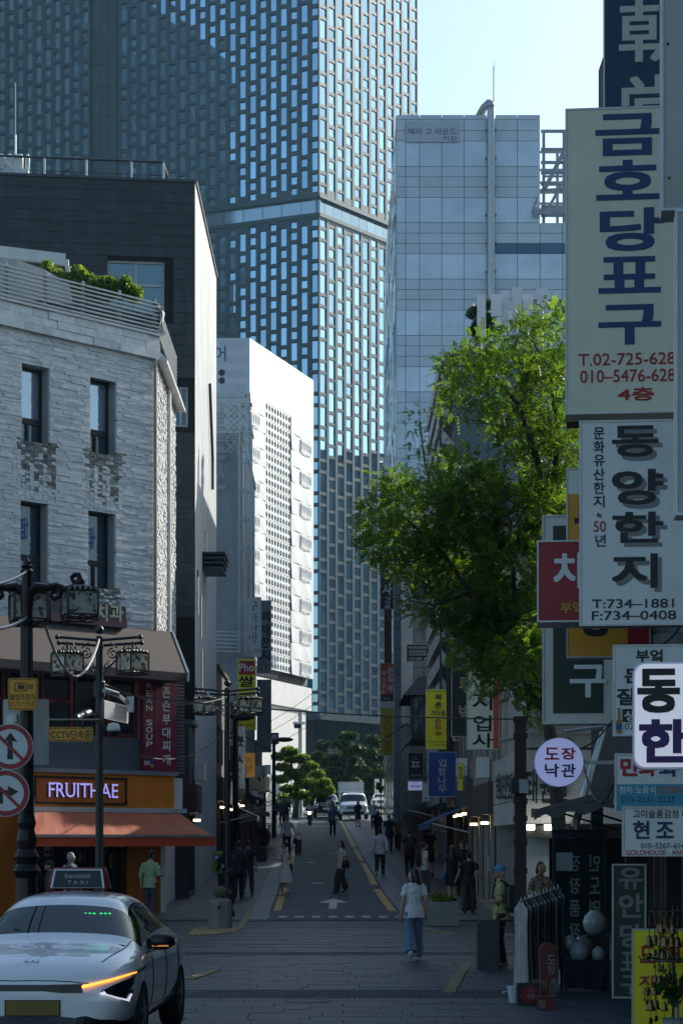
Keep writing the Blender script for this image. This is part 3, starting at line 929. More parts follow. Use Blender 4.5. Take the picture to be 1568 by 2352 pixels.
mb = MB(); a, b_ = SF.pt(uL, 0), SF.pt(0, 0)
mb.add([(a.x, a.y, zrail - .25), (b_.x, b_.y, zrail - .25), (b_.x, 64.2, zrail - .25), (a.x, 64.2, zrail - .25)], [(0, 1, 2, 3)]); mb.build('roof', M('roof_grey', (.15, .15, .15), .9), sb)
STONE = M('split_stone', (.70, .71, .71), .9, var=.15, scale=5, piece=.20, bump=.8, bscale=30)
STAINED = M('mossy_stone', (.26, .265, .24), .95, var=.45, scale=6, piece=.45, bump=.8, bscale=30)
strips, stained = [], []
z = zcan - .5
while z < zrail - .05:
    h = random.choice((.045, .055, .065, .075))
    u = uL + random.uniform(-.5, 0)
    while u < 0:
        l = random.choice((.3, .4, .55, .7, .85))
        a, b2 = max(u, uL), min(u + l, 0)
        u += l
        segs = [(a, b2)]
        for ho in holes:
            if ho[1] < z + h * .6 and z + h * .4 < ho[3]:
                ns = []
                for s0, s1 in segs:
                    if s1 <= ho[0] or s0 >= ho[2]: ns.append((s0, s1)); continue
                    if s0 < ho[0]: ns.append((s0, ho[0]))
                    if s1 > ho[2]: ns.append((ho[2], s1))
                segs = ns
        for s0, s1 in segs:
            if s1 - s0 < .05: continue
            cuts = [s0, s1]
            for ho in holes:
                if -.05 < ho[1] - z < 1.5 and s1 > ho[0] - .3 and s0 < ho[2] + .3:
                    cuts += [q for q in np.arange(ho[0] - .3, ho[2] + .31, .14) if s0 + .05 < q < s1 - .05]
            cuts = sorted(cuts)
            for c0, c1 in zip(cuts, cuts[1:]):
                st = False; um = (c0 + c1) / 2
                for ho in holes:
                    dz = ho[1] - z
                    if -.05 < dz < 1.5:
                        reach = 1.35 * (.35 + .65 * abs(math.sin(um * 7.3 + ho[1]))) * (1 if ho[0] - .05 < um < ho[2] + .2 else .35)
                        if ho[0] - .22 < um < ho[2] + .3 and dz < reach + random.uniform(-.12, .12) and random.random() < 1.0 - .55 * dz / reach: st = True
                (stained if st else strips).append((SF, c0 + .002, c1 - .002, z + .0015, z + h - .0015, -.055, random.uniform(.0, .03)))
    z += h
vis = lambda b: (b[2] - b[1]) * (b[4] - b[3]) + (10 if b[1] > -5.4 else 0)
pieces(sb, strips, 'stone', STONE, 300, vis)
pieces(sb, stained, 'mossy_stone', STAINED, 120, vis)
lumps = []
z = zcan - .6
while z < zrail - .7:
    h = random.choice((.05, .065, .08)); y = 57.52
    while y < 64.1:
        l = random.choice((.2, .3, .4)); lumps.append((SL, y, min(y + l, 64.15) - .01, z, z + h - .006, -.02, random.uniform(.0, .04))); y += l
    z += h
pieces(sb, lumps, 'rough_stone', STUCCO, 60, lambda b: -b[1])
# two raised courses under the roof edge and a sill-free parapet
cor = []
for k in range(3):
    u = uL
    while u < 0:
        l = random.choice((.5, .7, .9)); cor.append((SF, u + .004, min(u + l, .02) - .004, zrail - .62 + k * .2, zrail - .42 + k * .2 - .006, .02, .15 + random.uniform(-.02, .02))); u += l
pieces(sb, cor, 'cornice_stone', STONE, 60, vis)
SILLG = glass('bright_pane', (.40, .47, .55), .06, metal=.6, piece=.15)
DPANE = glass('dim_pane', (.06, .10, .13), .05, metal=.35)
BRONZE = M('bronze_frame', (.03, .026, .024), .5, metal=.3)
for i, ho in enumerate(holes):
    wdt = ho[2] - ho[0]
    u0, u1 = ho[0] + .0, ho[2] - .0
    vm = ho[1] + (ho[3] - ho[1]) * (.3 if i < 2 else .34)
    window(sb, SF, u0, vm, u1, ho[3], -.34, .07, BRONZE, SILLG if i < 2 else DPANE)
    window(sb, SF, u0, ho[1], u1, vm, -.34, .07, BRONZE, DPANE, bars=(.5,))
    if i < 2:
        MB().ob(SF, u0 + .08, u1 - .08, vm + .1, ho[3] - .1, -.6, -.55).build('blind', M('blind', (.55, .58, .6), .8), sb)
t = MB()
T(t, SF, '앙', 64, 1185, 85, 1236, -.30, .02); T(t, SF, '중', 45, 1190, 62, 1234, -.30, .02)
T(t, SF, '과', 214, 1208, 238, 1258, -.30, .02)
t.build('lettering', M('ink_blue', (.03, .08, .35), .5, var=0), sb)
mb = MB(); mb.tube([SF.pt(-.12, zcan - .3, .12), SF.pt(-.12, zrail - .6, .12)], .05, 8); mb.build('downpipe', M('pipe_beige', (.36, .31, .25), .5), sb)
mb = MB(); mb.tube([(SSX + .08, 61, zcan), (SSX + .08, 61, zrail - .3)], .06, 8); mb.build('downpipe', WHITEPAINT, sb)
# roof railing of eight slats
GALV = M('rail_metal', (.22, .245, .26), .4, metal=.6)
mb = MB(); mb.ob(SF, uL, .06, zrail - .02, zrail + .05, -.1, .2); mb.build('roof_trim', GALV, sb)
slat = [(SF, uL, .05, zrail + .12 + k * .105, zrail + .165 + k * .105, .02, .07) for k in range(8)]
slat += [(SL, 57.5, 64, zrail + .12 + k * .105, zrail + .165 + k * .105, .02, .07) for k in range(8)]
pieces(sb, slat, 'railing_slat', GALV, 30)
for k in range(8): MB().ob(SF, -8.8 + k * 1.25, -8.72 + k * 1.25, zrail, zrail + 1.0, -.06, .0).build('railing_post', GALV, sb)
eave = MB(); eave.hexa([Vector(p) for p in ((SSX + .02, 57.5, zrail - .62), (SSX + .3, 57.5, zrail - .66), (SSX + .3, 64.3, zrail - .66), (SSX + .02, 64.3, zrail - .62), (SSX + .02, 57.5, zrail - .3), (SSX + .3, 57.5, zrail - .58), (SSX + .3, 64.3, zrail - .58), (SSX + .02, 64.3, zrail - .3))])
eave.build('eave', STONE, sb)
# canopy of brown fabric over the second floor
CANV = M('brown_canvas', (.075, .055, .048), .85, var=.15, scale=1, bump=.2, bscale=40)
ct = SF.px(200, 1432)[1]; cb = SF.px(200, 1530)[1]
mb = MB()
ue = SF.px(395, 1450)[0]
ct = SF.out(.15).px(200, 1432)[1]; cbo = SF.out(1.0).px(200, 1528)[1]
q0, q1 = SF.pt(uL, ct, .15), SF.pt(SF.out(.15).px(396, 1452)[0], ct, .15); q2, q3 = SF.pt(SF.out(1.0).px(432, 1540)[0], cbo, 1.0), SF.pt(uL, cbo, 1.0)
nn = 24
for i in range(nn):
    f0, f1 = i / nn, (i + 1) / nn
    mb.quad(q3.lerp(q2, f0), q3.lerp(q2, f1), q0.lerp(q1, f1), q0.lerp(q1, f0))
dn = Z3 * .22
mb.quad(q3 - dn, q2 - dn, q2, q3)
mb.quad(q3 - dn, q3 - dn - SF.N * .9, q2 - dn - SF.N * .9, q2 - dn)
mb.build('canopy', CANV, sb)
mb = MB(); mb.add([q1, q2, q2 - dn, SF.pt(ue, ct - .5, 0)], [(0, 1, 2, 3)]); mb.bar(q1, q2, .06); mb.bar(q2, q2 - dn, .05); mb.build('canopy_end', M('canopy_end', (.42, .44, .45), .7), sb)
# second floor: dark windows with red frames, banners, louvres
zs2 = SF.px(200, 1545)[1]; zs1 = SF.px(200, 1772)[1]
RED = M('red_frame', (.16, .015, .012), .5)
mb = MB(); mb.ob(SF, uL, ue, zs1, zs1 + .9, -.2, .02); mb.build('spandrel', M('spandrel_blue', (.085, .10, .12), .6, var=.15), sb)
for i in range(6):
    a = -7.2 + i * 1.1
    window(sb, SF, a, zs1 + .92, a + 1.04, cb + .1, -.05, .09, RED if i % 2 else BRONZE, DGLASS, hbars=(.45,))
def banner(px, label_, txts, mat, parent, name='banner'):
    u0, v0, u1, v1 = SF.box(*px)
    o = MB().ob(SF, u0, u1, v0, v1, .05, .18).build(name, mat, parent)
    for s, b, m_, bo in txts:
        t = MB(); TV(t, SF, s, *b, w=.19, bold=bo, gap=.2); t.build('lettering', m_, o)
    return o
BRED = M('banner_red', (.17, .012, .03), .55, var=.08)
BRED2 = M('banner_crimson', (.20, .010, .035), .55, var=.08)
b1 = banner((319, 1548, 344, 1772), '', [('OREAN SOUP', (325, 1552, 339, 1718), INKW, .01)], BRED, sb)
b2 = banner((345, 1548, 396, 1774), '', [('존슨부대찌개', (362, 1576, 380, 1760), INKW, .02)], BRED2, sb)
t = MB(); c = SF.px(370, 1558)
for a in range(10):
    t0, t1 = a * .628, (a + 1) * .628
    t.quad(SF.pt(c[0] + .16 * math.cos(t0), c[1] + .16 * math.sin(t0), .19), SF.pt(c[0] + .2 * math.cos(t0), c[1] + .2 * math.sin(t0), .19), SF.pt(c[0] + .2 * math.cos(t1), c[1] + .2 * math.sin(t1), .19), SF.pt(c[0] + .16 * math.cos(t1), c[1] + .16 * math.sin(t1), .19))
T(t, SF, '★', 362, 1549, 378, 1567, .19, 0); t.build('emblem', INKGREY, b2)
t = MB(); T(t, SF, 'ass', 320, 1748, 333, 1757, .19, .02); t.build('lettering', INKW, b1)
bt = MB(); c = SF.px(337, 1750)[0]; zz = SF.px(337, 1763)[1]
for r0, z0, z1, mi in ((.055, 0, .2, 0), (.03, .2, .3, 0)): bt.ob(SF, c - r0, c + r0, zz + z0, zz + z1, .182, .2)
bt.build('bottle_print', M('bottle_blue', (.03, .06, .25), .4, var=0), b1)
MB().ob(SF, c - .05, c + .05, zz, zz + .08, .201, .204).build('bottle_label', M('bottle_yellow', (.5, .35, .02), .5, var=0), b1)
louv = []
for k in range(30):
    zk = zs1 + .02 + k * (cb - zs1) / 30
    louv.append((SF, ue - .02, ue + .42, zk, zk + .05, -.1, .05))
pieces(sb, louv, 'louvre', M('louvre_grey', (.10, .115, .12), .6), 40)
MB().ob(SF, ue - .02, ue + .42, zs1, cb, -.16, -.11).build('louvre_backing', BLACK, sb)
# dentist sign above the canopy
SIGND = M('sign_midnight', (.012, .016, .024), .5)
mb = MB(); mb.ob(SF, *[SF.px(98, 1405)[0], SF.px(272, 1405)[0]], SF.px(200, 1438)[1], SF.px(200, 1388)[1], .1, .3); ds = mb.build('dentist_sign', SIGND, sb)
MB().ob(SF, SF.px(98, 1405)[0], SF.px(272, 1405)[0], SF.px(200, 1438)[1], SF.px(200, 1416)[1], .3, .34).build('sign_base', M('sign_maroon', (.10, .03, .05), .6), ds)
t = MB()
for ch, x0, x1 in (('중', 120, 148), ('앙', 162, 190), ('치', 200, 226), ('과', 231, 263)): T(t, SF, ch, x0, 1390, x1, 1429, .36, .03)
t.build('lettering', M('ink_cream', (.50, .47, .33), .5, var=0), ds)
# orange fruit shop
ORANGE = M('shop_orange', (.66, .20, .012), .5, var=.10, scale=2)
ORANGED = M('shop_orange_dark', (.50, .13, .008), .55, var=.10)
SF5 = SF.out(.5)
fz0, fz1 = SF5.px(230, 1855)[1], SF5.px(230, 1777)[1]
uf0, uf1 = SF5.px(62, 1815)[0], SF5.px(400, 1815)[0]
fs = MB().ob(SF, uf0, uf1, fz0, fz1, -.3, .5).build('fascia', ORANGE, sb)
MB().ob(SF, uf0 - .03, uf1 + .1, fz1, fz1 + .1, -.3, .56).build('fascia_cap', M('cap_grey', (.20, .23, .25), .6), sb)
fm = MB(); u0, v0, u1, v1 = SF5.box(78, 1784, 290, 1848)
MB().ob(SF, u0, u1, v0, v1, .5, .515).build('name_panel', ORANGED, fs)
frame_rect(fm, SF, u0, v0, u1, v1, .05, .515, .545); fm.build('sign_border', INK, fs)
GLOW = M('letter_glow', (.6, .58, .85), .5, var=0, emit=.5, ecol=(.42, .38, .95))
def serifs(mb, pl, x0, y0, x1, y1, w):
    a, fs = glyphs('FRUITHAE', 0.0); u0, v0, u1, v1 = pl.box(x0, y0, x1, y1)
    lo = sorted(set(round(float(x), 3) for x, y in a if y < .01)); hi = sorted(set(round(float(x), 3) for x, y in a if y > .985))
    for xs_, v, dv in ((lo, v0, .03), (hi, v1 - .03, .03)):
        k = 0
        while k + 1 < len(xs_):
            if .008 < xs_[k + 1] - xs_[k] < .035:
                mb.ob(pl, u0 + (u1 - u0) * (xs_[k] - .008), u0 + (u1 - u0) * (xs_[k + 1] + .008), v, v + dv, w, w + .004); k += 2
            else: k += 1
t = MB(); T(t, SF5, 'FRUITHAE', 108, 1799, 267, 1832, .08, .006); serifs(t, SF5, 108, 1799, 267, 1832, .081)
gl = t.build('lettering', GLOW, fs)
t = MB(); T(t, SF5, 'FRUITHAE', 106, 1801, 265, 1834, .03, .02); t.build('letter_side', INK, fs)
MB().ob(SF, uf0, uf1 + .35, fz0 - .12, fz0, .1, .62).build('awning_box', M('awning_rail', (.45, .47, .48), .5), sb)
AW = M('awning_canvas', (.40, .10, .045), .8, var=.14, scale=1.2, bump=.25, bscale=50)
AWV = M('awning_valance', (.62, .075, .02), .8, var=.1)
wa = 1.7
SFw = SF.out(wa)
za, zb_ = fz0 - .06, SFw.px(300, 1920)[1]
A0, A1 = SF.pt(uf0, za, .5), SF.pt(SF5.px(408, 1860)[0], za, .5); A2, A3 = SF.pt(SFw.px(494, 1920)[0], zb_, wa), SF.pt(SFw.px(60, 1920)[0], zb_, wa)
mb = MB(); nn = 20
for i in range(nn):
    f0, f1 = i / nn, (i + 1) / nn; s0, s1 = .02 * math.sin(f0 * 40), .02 * math.sin(f1 * 40)
    m0, m1 = A3.lerp(A2, f0).lerp(A0.lerp(A1, f0), .5) - Z3 * (.05 + s0), A3.lerp(A2, f1).lerp(A0.lerp(A1, f1), .5) - Z3 * (.05 + s1)
    mb.quad(A3.lerp(A2, f0), A3.lerp(A2, f1), m1, m0); mb.quad(m0, m1, A0.lerp(A1, f1), A0.lerp(A1, f0))
aw = mb.build('awning', AW, sb, smooth=False)
mb = MB(); mb.bar(A3, A2, .07); mb.build('awning_bar', STEEL, aw)
mb = MB()
for i in range(30):
    f0, f1 = i / 30, (i + 1) / 30; dz = .02 if i % 2 else 0
    mb.quad(A3.lerp(A2, f0) - Z3 * .26 + SF.N * dz, A3.lerp(A2, f1) - Z3 * .26 + SF.N * (.02 - dz), A3.lerp(A2, f1) - Z3 * .02, A3.lerp(A2, f0) - Z3 * .02)
mb.build('valance', AWV, aw)
g0 = G(58)
# shop front below
each([lambda m: m.ob(SF, uf1 - 1.1, uf1 - .12, g0 - .1, fz0, -.25, .12), lambda m: m.ob(SF, uL, uf0 + .3, g0 - .1, fz0, -.25, .1)], 'pillar', ORANGED, sb)
mb = MB(); mb.ob(SF, uL, uf1, g0 - .1, g0 + .35, -.3, .05); mb.build('plinth', ORANGED, sb)
for i in range(4):
    a = uf0 + .3 + i * 1.05
    window(sb, SF, a, g0 + .36, a + 1.0, fz0 - .1, -.12, .05, BLACK, glass('cafe_glass', (.02, .02, .02), .04, spec=.7), hbars=(.55,))
mb = MB(); mb.ob(SF, uf1 - .12, uf1 + .02, g0, fz1 - .2, -.2, .16); mb.build('corner_post', WHITEPAINT, sb)
mb = MB(); mb.ob(SF, uf1 + .02, uf1 + .5, fz0 - .1, fz1 - .05, -.3, .3); mb.build('utility_box', WHITEPAINT, sb)
for k in range(3): MB().ob(SF, -3.2, -1.6, g0 + .9 + k * .55, g0 + .94 + k * .55, -.9, -.5).build('shelf', M('shelf_wood', (.16, .08, .03), .6), sb)
for k in range(3):
    for i in range(5): MB().ob(SF, -3.1 + i * .3, -2.86 + i * .3, g0 + .95 + k * .55, g0 + 1.2 + k * .55, -.85, -.55).build('carton', M('carton', (.30, .18, .08), .7, piece=.5), sb)
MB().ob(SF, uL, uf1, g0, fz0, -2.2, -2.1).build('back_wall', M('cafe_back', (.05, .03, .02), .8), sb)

# papers and stickers on the shop glass
for k, (u_, z_, w_, h_) in enumerate(((-3.75, 1.5, .3, .42), (-2.6, 1.35, .22, .3), (-2.3, 1.75, .3, .2), (-1.55, 1.2, .26, .36), (-1.25, 1.7, .2, .28))):
    MB().ob(SF, u_, u_ + w_, g0 + z_, g0 + z_ + h_, -.1, -.095).build('paper', M('menu_paper', (.36, .26, .16), .8, var=.4, scale=14, piece=.5), sb)
# roof terrace: sail, planter, vine
ts = thing('sunshade_sail', 'pale striped sunshade cloth on the roof terrace behind the slat railing', 'sunshade', tuple(SF.pt(-4.6, zrail + .05, -1)))
mb = MB()
a = [P(-60, 590, 55.5), P(40, 596, 55.6), P(100, 618, 56), P(160, 650, 56.4)]
b = [P(-60, 690, 55), P(40, 690, 55.2), P(100, 690, 55.6), P(168, 700, 56)]
for i in range(3):
    for k in range(6):
        l = lambda p, q, f: p.lerp(q, f)
        f0, f1 = k / 6, (k + 1) / 6
        mb.quad(l(b[i], a[i], f0), l(b[i + 1], a[i + 1], f0), l(b[i + 1], a[i + 1], f1), l(b[i], a[i], f1))
mb.build('cloth', M('striped_cloth', (.42, .40, .37), .8, var=.25, scale=9, stretch=(1, 1, 14)), ts)
mb = MB(); mb.bar(P(-60, 572, 56.5), P(150, 597, 57.0), .14, .3); mb.bar(P(150, 597, 57.0), P(165, 650, 57), .1); mb.build('frame', WHITEPAINT, ts)
for x in (110, 155): MB().bar(P(x, 597, 57.0), P(x, 770, 57.0), .08).build('post', WHITEPAINT, ts)
LEAFB = leafmat('vine_leaf', (.05, .10, .025), (.13, .19, .035), .4)
def leaf_cloud(centers, n, size, seed=1, droop=0.0):
    """n small leaves spread through ellipsoids (centre, radii)."""
    r = np.random.default_rng(seed); w = np.array([c[1][0] * c[1][1] * c[1][2] for c in centers]) ** .66; w /= w.sum()
    vs = []; fs = []
    for i, (c, rad) in enumerate(centers):
        m = int(n * w[i]) + 1
        d = r.normal(size=(m, 3)); d /= np.linalg.norm(d, axis=1)[:, None]; d *= (r.random(m) ** .4)[:, None]
        p = np.array(c) + d * np.array(rad)
        a = r.normal(size=(m, 3)); a[:, 2] -= droop; a /= np.linalg.norm(a, axis=1)[:, None]
        b_ = np.cross(a, r.normal(size=(m, 3))); b_ /= np.linalg.norm(b_, axis=1)[:, None]
        s = size * (.6 + .8 * r.random(m))[:, None]
        q = np.stack([p - a * s, p + b_ * s * .45, p + a * s, p - b_ * s * .45], 1)
        vs.append(q.reshape(-1, 3))
    v = np.concatenate(vs); nq = len(v) // 4
    return v, np.arange(nq * 4).reshape(-1, 4)
def np_mesh(name, v, f, mat, parent=None, kind=None):
    off = np.array(root_loc(parent)); v = v - off
    me = bpy.data.meshes.new(name)
    k = f.shape[1]
    me.vertices.add(len(v)); me.vertices.foreach_set('co', v.astype(np.float32).ravel())
    me.loops.add(f.size); me.loops.foreach_set('vertex_index', f.astype(np.int32).ravel())
    me.polygons.add(len(f)); me.polygons.foreach_set('loop_start', np.arange(0, f.size, k, dtype=np.int32))
    me.materials.append(mat); me.update(calc_edges=True); me.validate()
    o = bpy.data.objects.new(name, me); COL.objects.link(o)
    if parent is not None: o.parent = parent
    if kind: o['kind'] = kind
    return o
vn = thing('vine_plant', 'leafy green vine in a long planter along the roof terrace railing', 'plant', tuple(P(210, 720, 56.3)))
cl = []
for px, py, rx, rz in ((110, 640, .2, .3), (135, 660, .35, .3), (165, 665, .35, .3), (180, 645, .25, .22), (205, 670, .3, .3), (230, 690, .3, .25), (255, 675, .3, .28), (285, 680, .3, .25), (310, 690, .22, .25), (290, 665, .15, .2), (245, 660, .2, .12)):
    p = P(px, py - 14, 56.0 + px * .004); cl.append((tuple(p), (rx, .35, rz)))
v, f = leaf_cloud(cl, 4200, .08, 3); np_mesh('leaves', v, f, LEAFB, vn, 'stuff')
mb = MB(); mb.bar(P(100, 690, 56.5), P(320, 735, 57.4), .35, .3); mb.build('planter', M('planter_green', (.02, .08, .08), .6), vn)
tp = thing('tarpaulin', 'crumpled pale tarpaulin hanging over the corner of the roof railing', 'tarpaulin', tuple(P(368, 720, 57.5)))
mb = MB()
for i in range(6):
    for k in range(5):
        q = lambda i, k: P(352 + i * 4 + 3 * math.sin(k * 1.7 + i), 705 + k * 13 + 4 * math.sin(i * 2 + k), 57.6 + .12 * math.sin(i * 1.9 + k * 1.3))
        mb.quad(q(i, k + 1), q(i + 1, k + 1), q(i + 1, k), q(i, k))
mb.build('cloth', WHITEPAINT, tp)

# ------------------------------------------------------------------ dark tiled building
db = thing('dark_building', 'dark grey tile-clad block with a sunlit side wall and a roof railing', 'building', (-7, 67, G(67)))
DF = Plane(-4.5, 67, 1, .13); DS = LEFT(-4.5)
ztd = ZA(420, 67)
TILEB = M('dark_backing', (.012, .013, .014), .9)
hole = DF.box(247, 598, 378, 720); hole2 = DF.box(399, 888, 432, 980)
mb = MB(); wall_holes(mb, DF, -12, 0, 0, ztd, [hole, hole2], .3, -.03); mb.build('wall', TILEB, db)
TILE = M('dark_tile', (.038, .046, .049), .55, var=.22, scale=3, piece=.38, bump=.2, bscale=20)
tl = []
z = 9.0
while z < ztd - .1:
    z1 = min(z + .335, ztd)
    for i in range(36):
        u1 = -i * .335; u0 = u1 - .335
        ok = True
        for ho in (hole, hole2):
            if u1 > ho[0] + .02 and u0 < ho[2] - .02 and z1 > ho[1] + .02 and z < ho[3] - .02: ok = False
        if ok: tl.append((DF, u0 + .006, u1 - .006, z + .006, z1 - .006, -.03, random.uniform(0, .008)))
    z += .335
pieces(db, tl, 'tile', TILE, 300, lambda b: (10 if b[1] > -6.2 else 0) + (5 if b[3] > 16 else 0) + (3 if b[1] > -1.2 else 0) + random.random())
SIDEM = M('rough_granite', (.44, .45, .45), .85, var=.22, scale=3, bump=1.0, bscale=7, stretch=(1, 1, .25))
mb = MB()
sh = [(70.5 + .01, 4, 71.2, 6)]
wall_holes(mb, DS, 67, 78.4, 0, ztd + .02, [], .2); mb.build('side_wall', SIDEM, db)
mb = MB(); slab_block(mb, -16, -4.56, 68.6, 78.3, 0, ztd - .3); mb.build('core', TILEB, db)
mb = MB(); mb.ob(DF, -12, .02, ztd, ztd + .08, -.3, .05); mb.ob(DS, 67.0, 78.4, ztd + .03, ztd + .1, -.3, .06); mb.build('coping', M('coping_dark', (.05, .055, .06), .5), db)
PALEF = M('pale_frame', (.36, .38, .38), .5)
window(db, DF, *[hole[0], hole[1], hole[2], hole[3]], -.15, .07, PALEF, glass('teal_pane', (.14, .22, .25), .05, metal=.5, piece=.2), bars=(.5,), hbars=(.55,))
window(db, DF, *[hole2[0], hole2[1], hole2[2], hole2[3]], -.12, .06, PALEF, DPANE, bars=(.5,))
for u in (-10, -8, -6, -4.6, -3.3, -1.9, -.9): MB().bar(DF.pt(u, ztd + .05, -1.5), DF.pt(u, ztd + 1.05, -1.5), .06).build('railing_post', STEEL, db)
mb = MB(); mb.tube([DF.pt(-12, ztd + 1.06, -1.5), DF.pt(-.9, ztd + 1.06, -1.5), DF.pt(-.75, ztd + .9, -2.2), DF.pt(-.5, ztd + .95, -5)], .035, 6)
for h in (.35, .65): mb.tube([DF.pt(-12, ztd + h, -1.5), DF.pt(-.9, ztd + h, -1.5), DF.pt(-.6, ztd + h, -4)], .012, 5)
mb.build('handrail', DARKMETAL, db)
mb = MB(); p = P(36, 400, 68.5); mb.tube([p, P(36, 310, 68.5)], .035, 6); mb.tube([P(36, 310, 68.5), P(36, 190, 68.5)], .018, 5); mb.build('antenna', STEEL, db)
for x, w in ((22, .1), (38, .1), (47, .1), (64, .07), (4, .12)):
    mb = MB(); b0 = P(x, 402, 68); mb.tube([b0 - Z3 * .3, b0 + Z3 * .52, b0 + Z3 * .62, b0 + Z3 * .66], [w, w, w * .8, w * .3], 10); mb.build('vent_pipe', WHITEPAINT, db, smooth=True)
mb = MB(); mb.bar(P(0, 398, 67.8), P(66, 400, 67.8), .15, .3); mb.bar(P(14, 370, 67.6), P(46, 400, 67.6), .1); mb.build('vent_housing', WHITEPAINT, db)
slt = []
for k in range(4):
    zk = ZA(1276 + k * 11, 71); slt.append((DS, 70.4, 72.6, zk - .03, zk + .05, .0, .75 - .03 * k))
pieces(db, slt, 'canopy_slat', DARKMETAL, 10)
mb = MB(); mb.tube([DS.pt(73.2, 17.5, .08), DS.pt(74.8, 15.2, .08), DS.pt(74.8, 14.2, .08)], .05, 6); mb.build('gutter_pipe', BLACK, db)
for yy, zz in ((68, 9.2), (69.5, 8.6), (70, 6.9), (72, 11)): MB().ob(DS, yy, yy + .25, zz, zz + 1.4, -.02, .03).build('slot_window', DGLASS, db)

# ------------------------------------------------------------------ pale building with a steel sign frame, further up on the left
cb_ = thing('render_building', 'pale rendered building with a tall steel sign frame on its front', 'building', (-8, 98, G(98)))
CF = Plane(-4.45, 98, 1, 0)
ztc = ZA(1010, 98)
RENDW = M('grey_render', (.34, .35, .36), .8, var=.12, dirt=.2)
mb = MB(); slab_block(mb, -16, -4.45, 98, 112, 0, ztc); mb.build('wall', RENDW, cb_)
mb = MB(); slab_block(mb, -16, -4.4, 97.9, 112.1, ztc, ztc + .3); mb.build('coping', PALEF, cb_)
u0, u1 = XA(497, 97.5), XA(580, 97.5)
fr = MB()
for x in (XA(551, 97.6), XA(566, 97.6), XA(578, 97.4)):
    for yy in (97.3, 96.6): fr.bar((x, yy, ZA(1500, 97)), (x, yy, ZA(925 if x < XA(570, 97) else 1005, 97)), .09)
for py in range(930, 1500, 66):
    z = ZA(py, 97); fr.bar((XA(551, 97), 97.3, z), (XA(578, 97), 97.3, z), .07); fr.bar((XA(551, 97), 96.6, z), (XA(578, 97), 96.6, z), .07); fr.bar((XA(578, 97), 97.3, z), (XA(578, 97), 96.6, z), .06)
fr.bar((XA(495, 97), 97.3, ZA(905, 97)), (XA(566, 97), 97.3, ZA(905, 97)), .12, .2)
fr.bar((XA(566, 97), 97.3, ZA(905, 97)), (XA(580, 97), 97.3, ZA(1005, 97)), .12, .12)
for py in (930, 955, 985, 1010, 1035): fr.bar((XA(495, 97), 97.2, ZA(py, 97)), (XA(560, 97), 97.2, ZA(py, 97)), .06)
for a, b in ((515, 545), (530, 560)):
    for k in range(4): fr.bar((XA(a, 97), 97.1, ZA(925 + k * 28, 97)), (XA(b, 97), 97.1, ZA(955 + k * 28, 97)), .05); fr.bar((XA(b, 97), 97.1, ZA(925 + k * 28, 97)), (XA(a, 97), 97.1, ZA(955 + k * 28, 97)), .05)
fr.build('sign_frame', STEEL, cb_)
t = MB(); TV(t, CF, '골프스', 497, 925, 518, 1130, w=.35, bold=.03); t.build('lettering', M('letter_grey', (.42, .43, .45), .5, var=0), cb_)
fr = MB()
for k in range(6): fr.bar((XA(480, 97), 97.4, ZA(1447 + k * 9, 97)), (XA(545, 97), 97.4, ZA(1450 + k * 9, 97)), .05)
fr.build('cable_tray', WHITEPAINT, cb_)

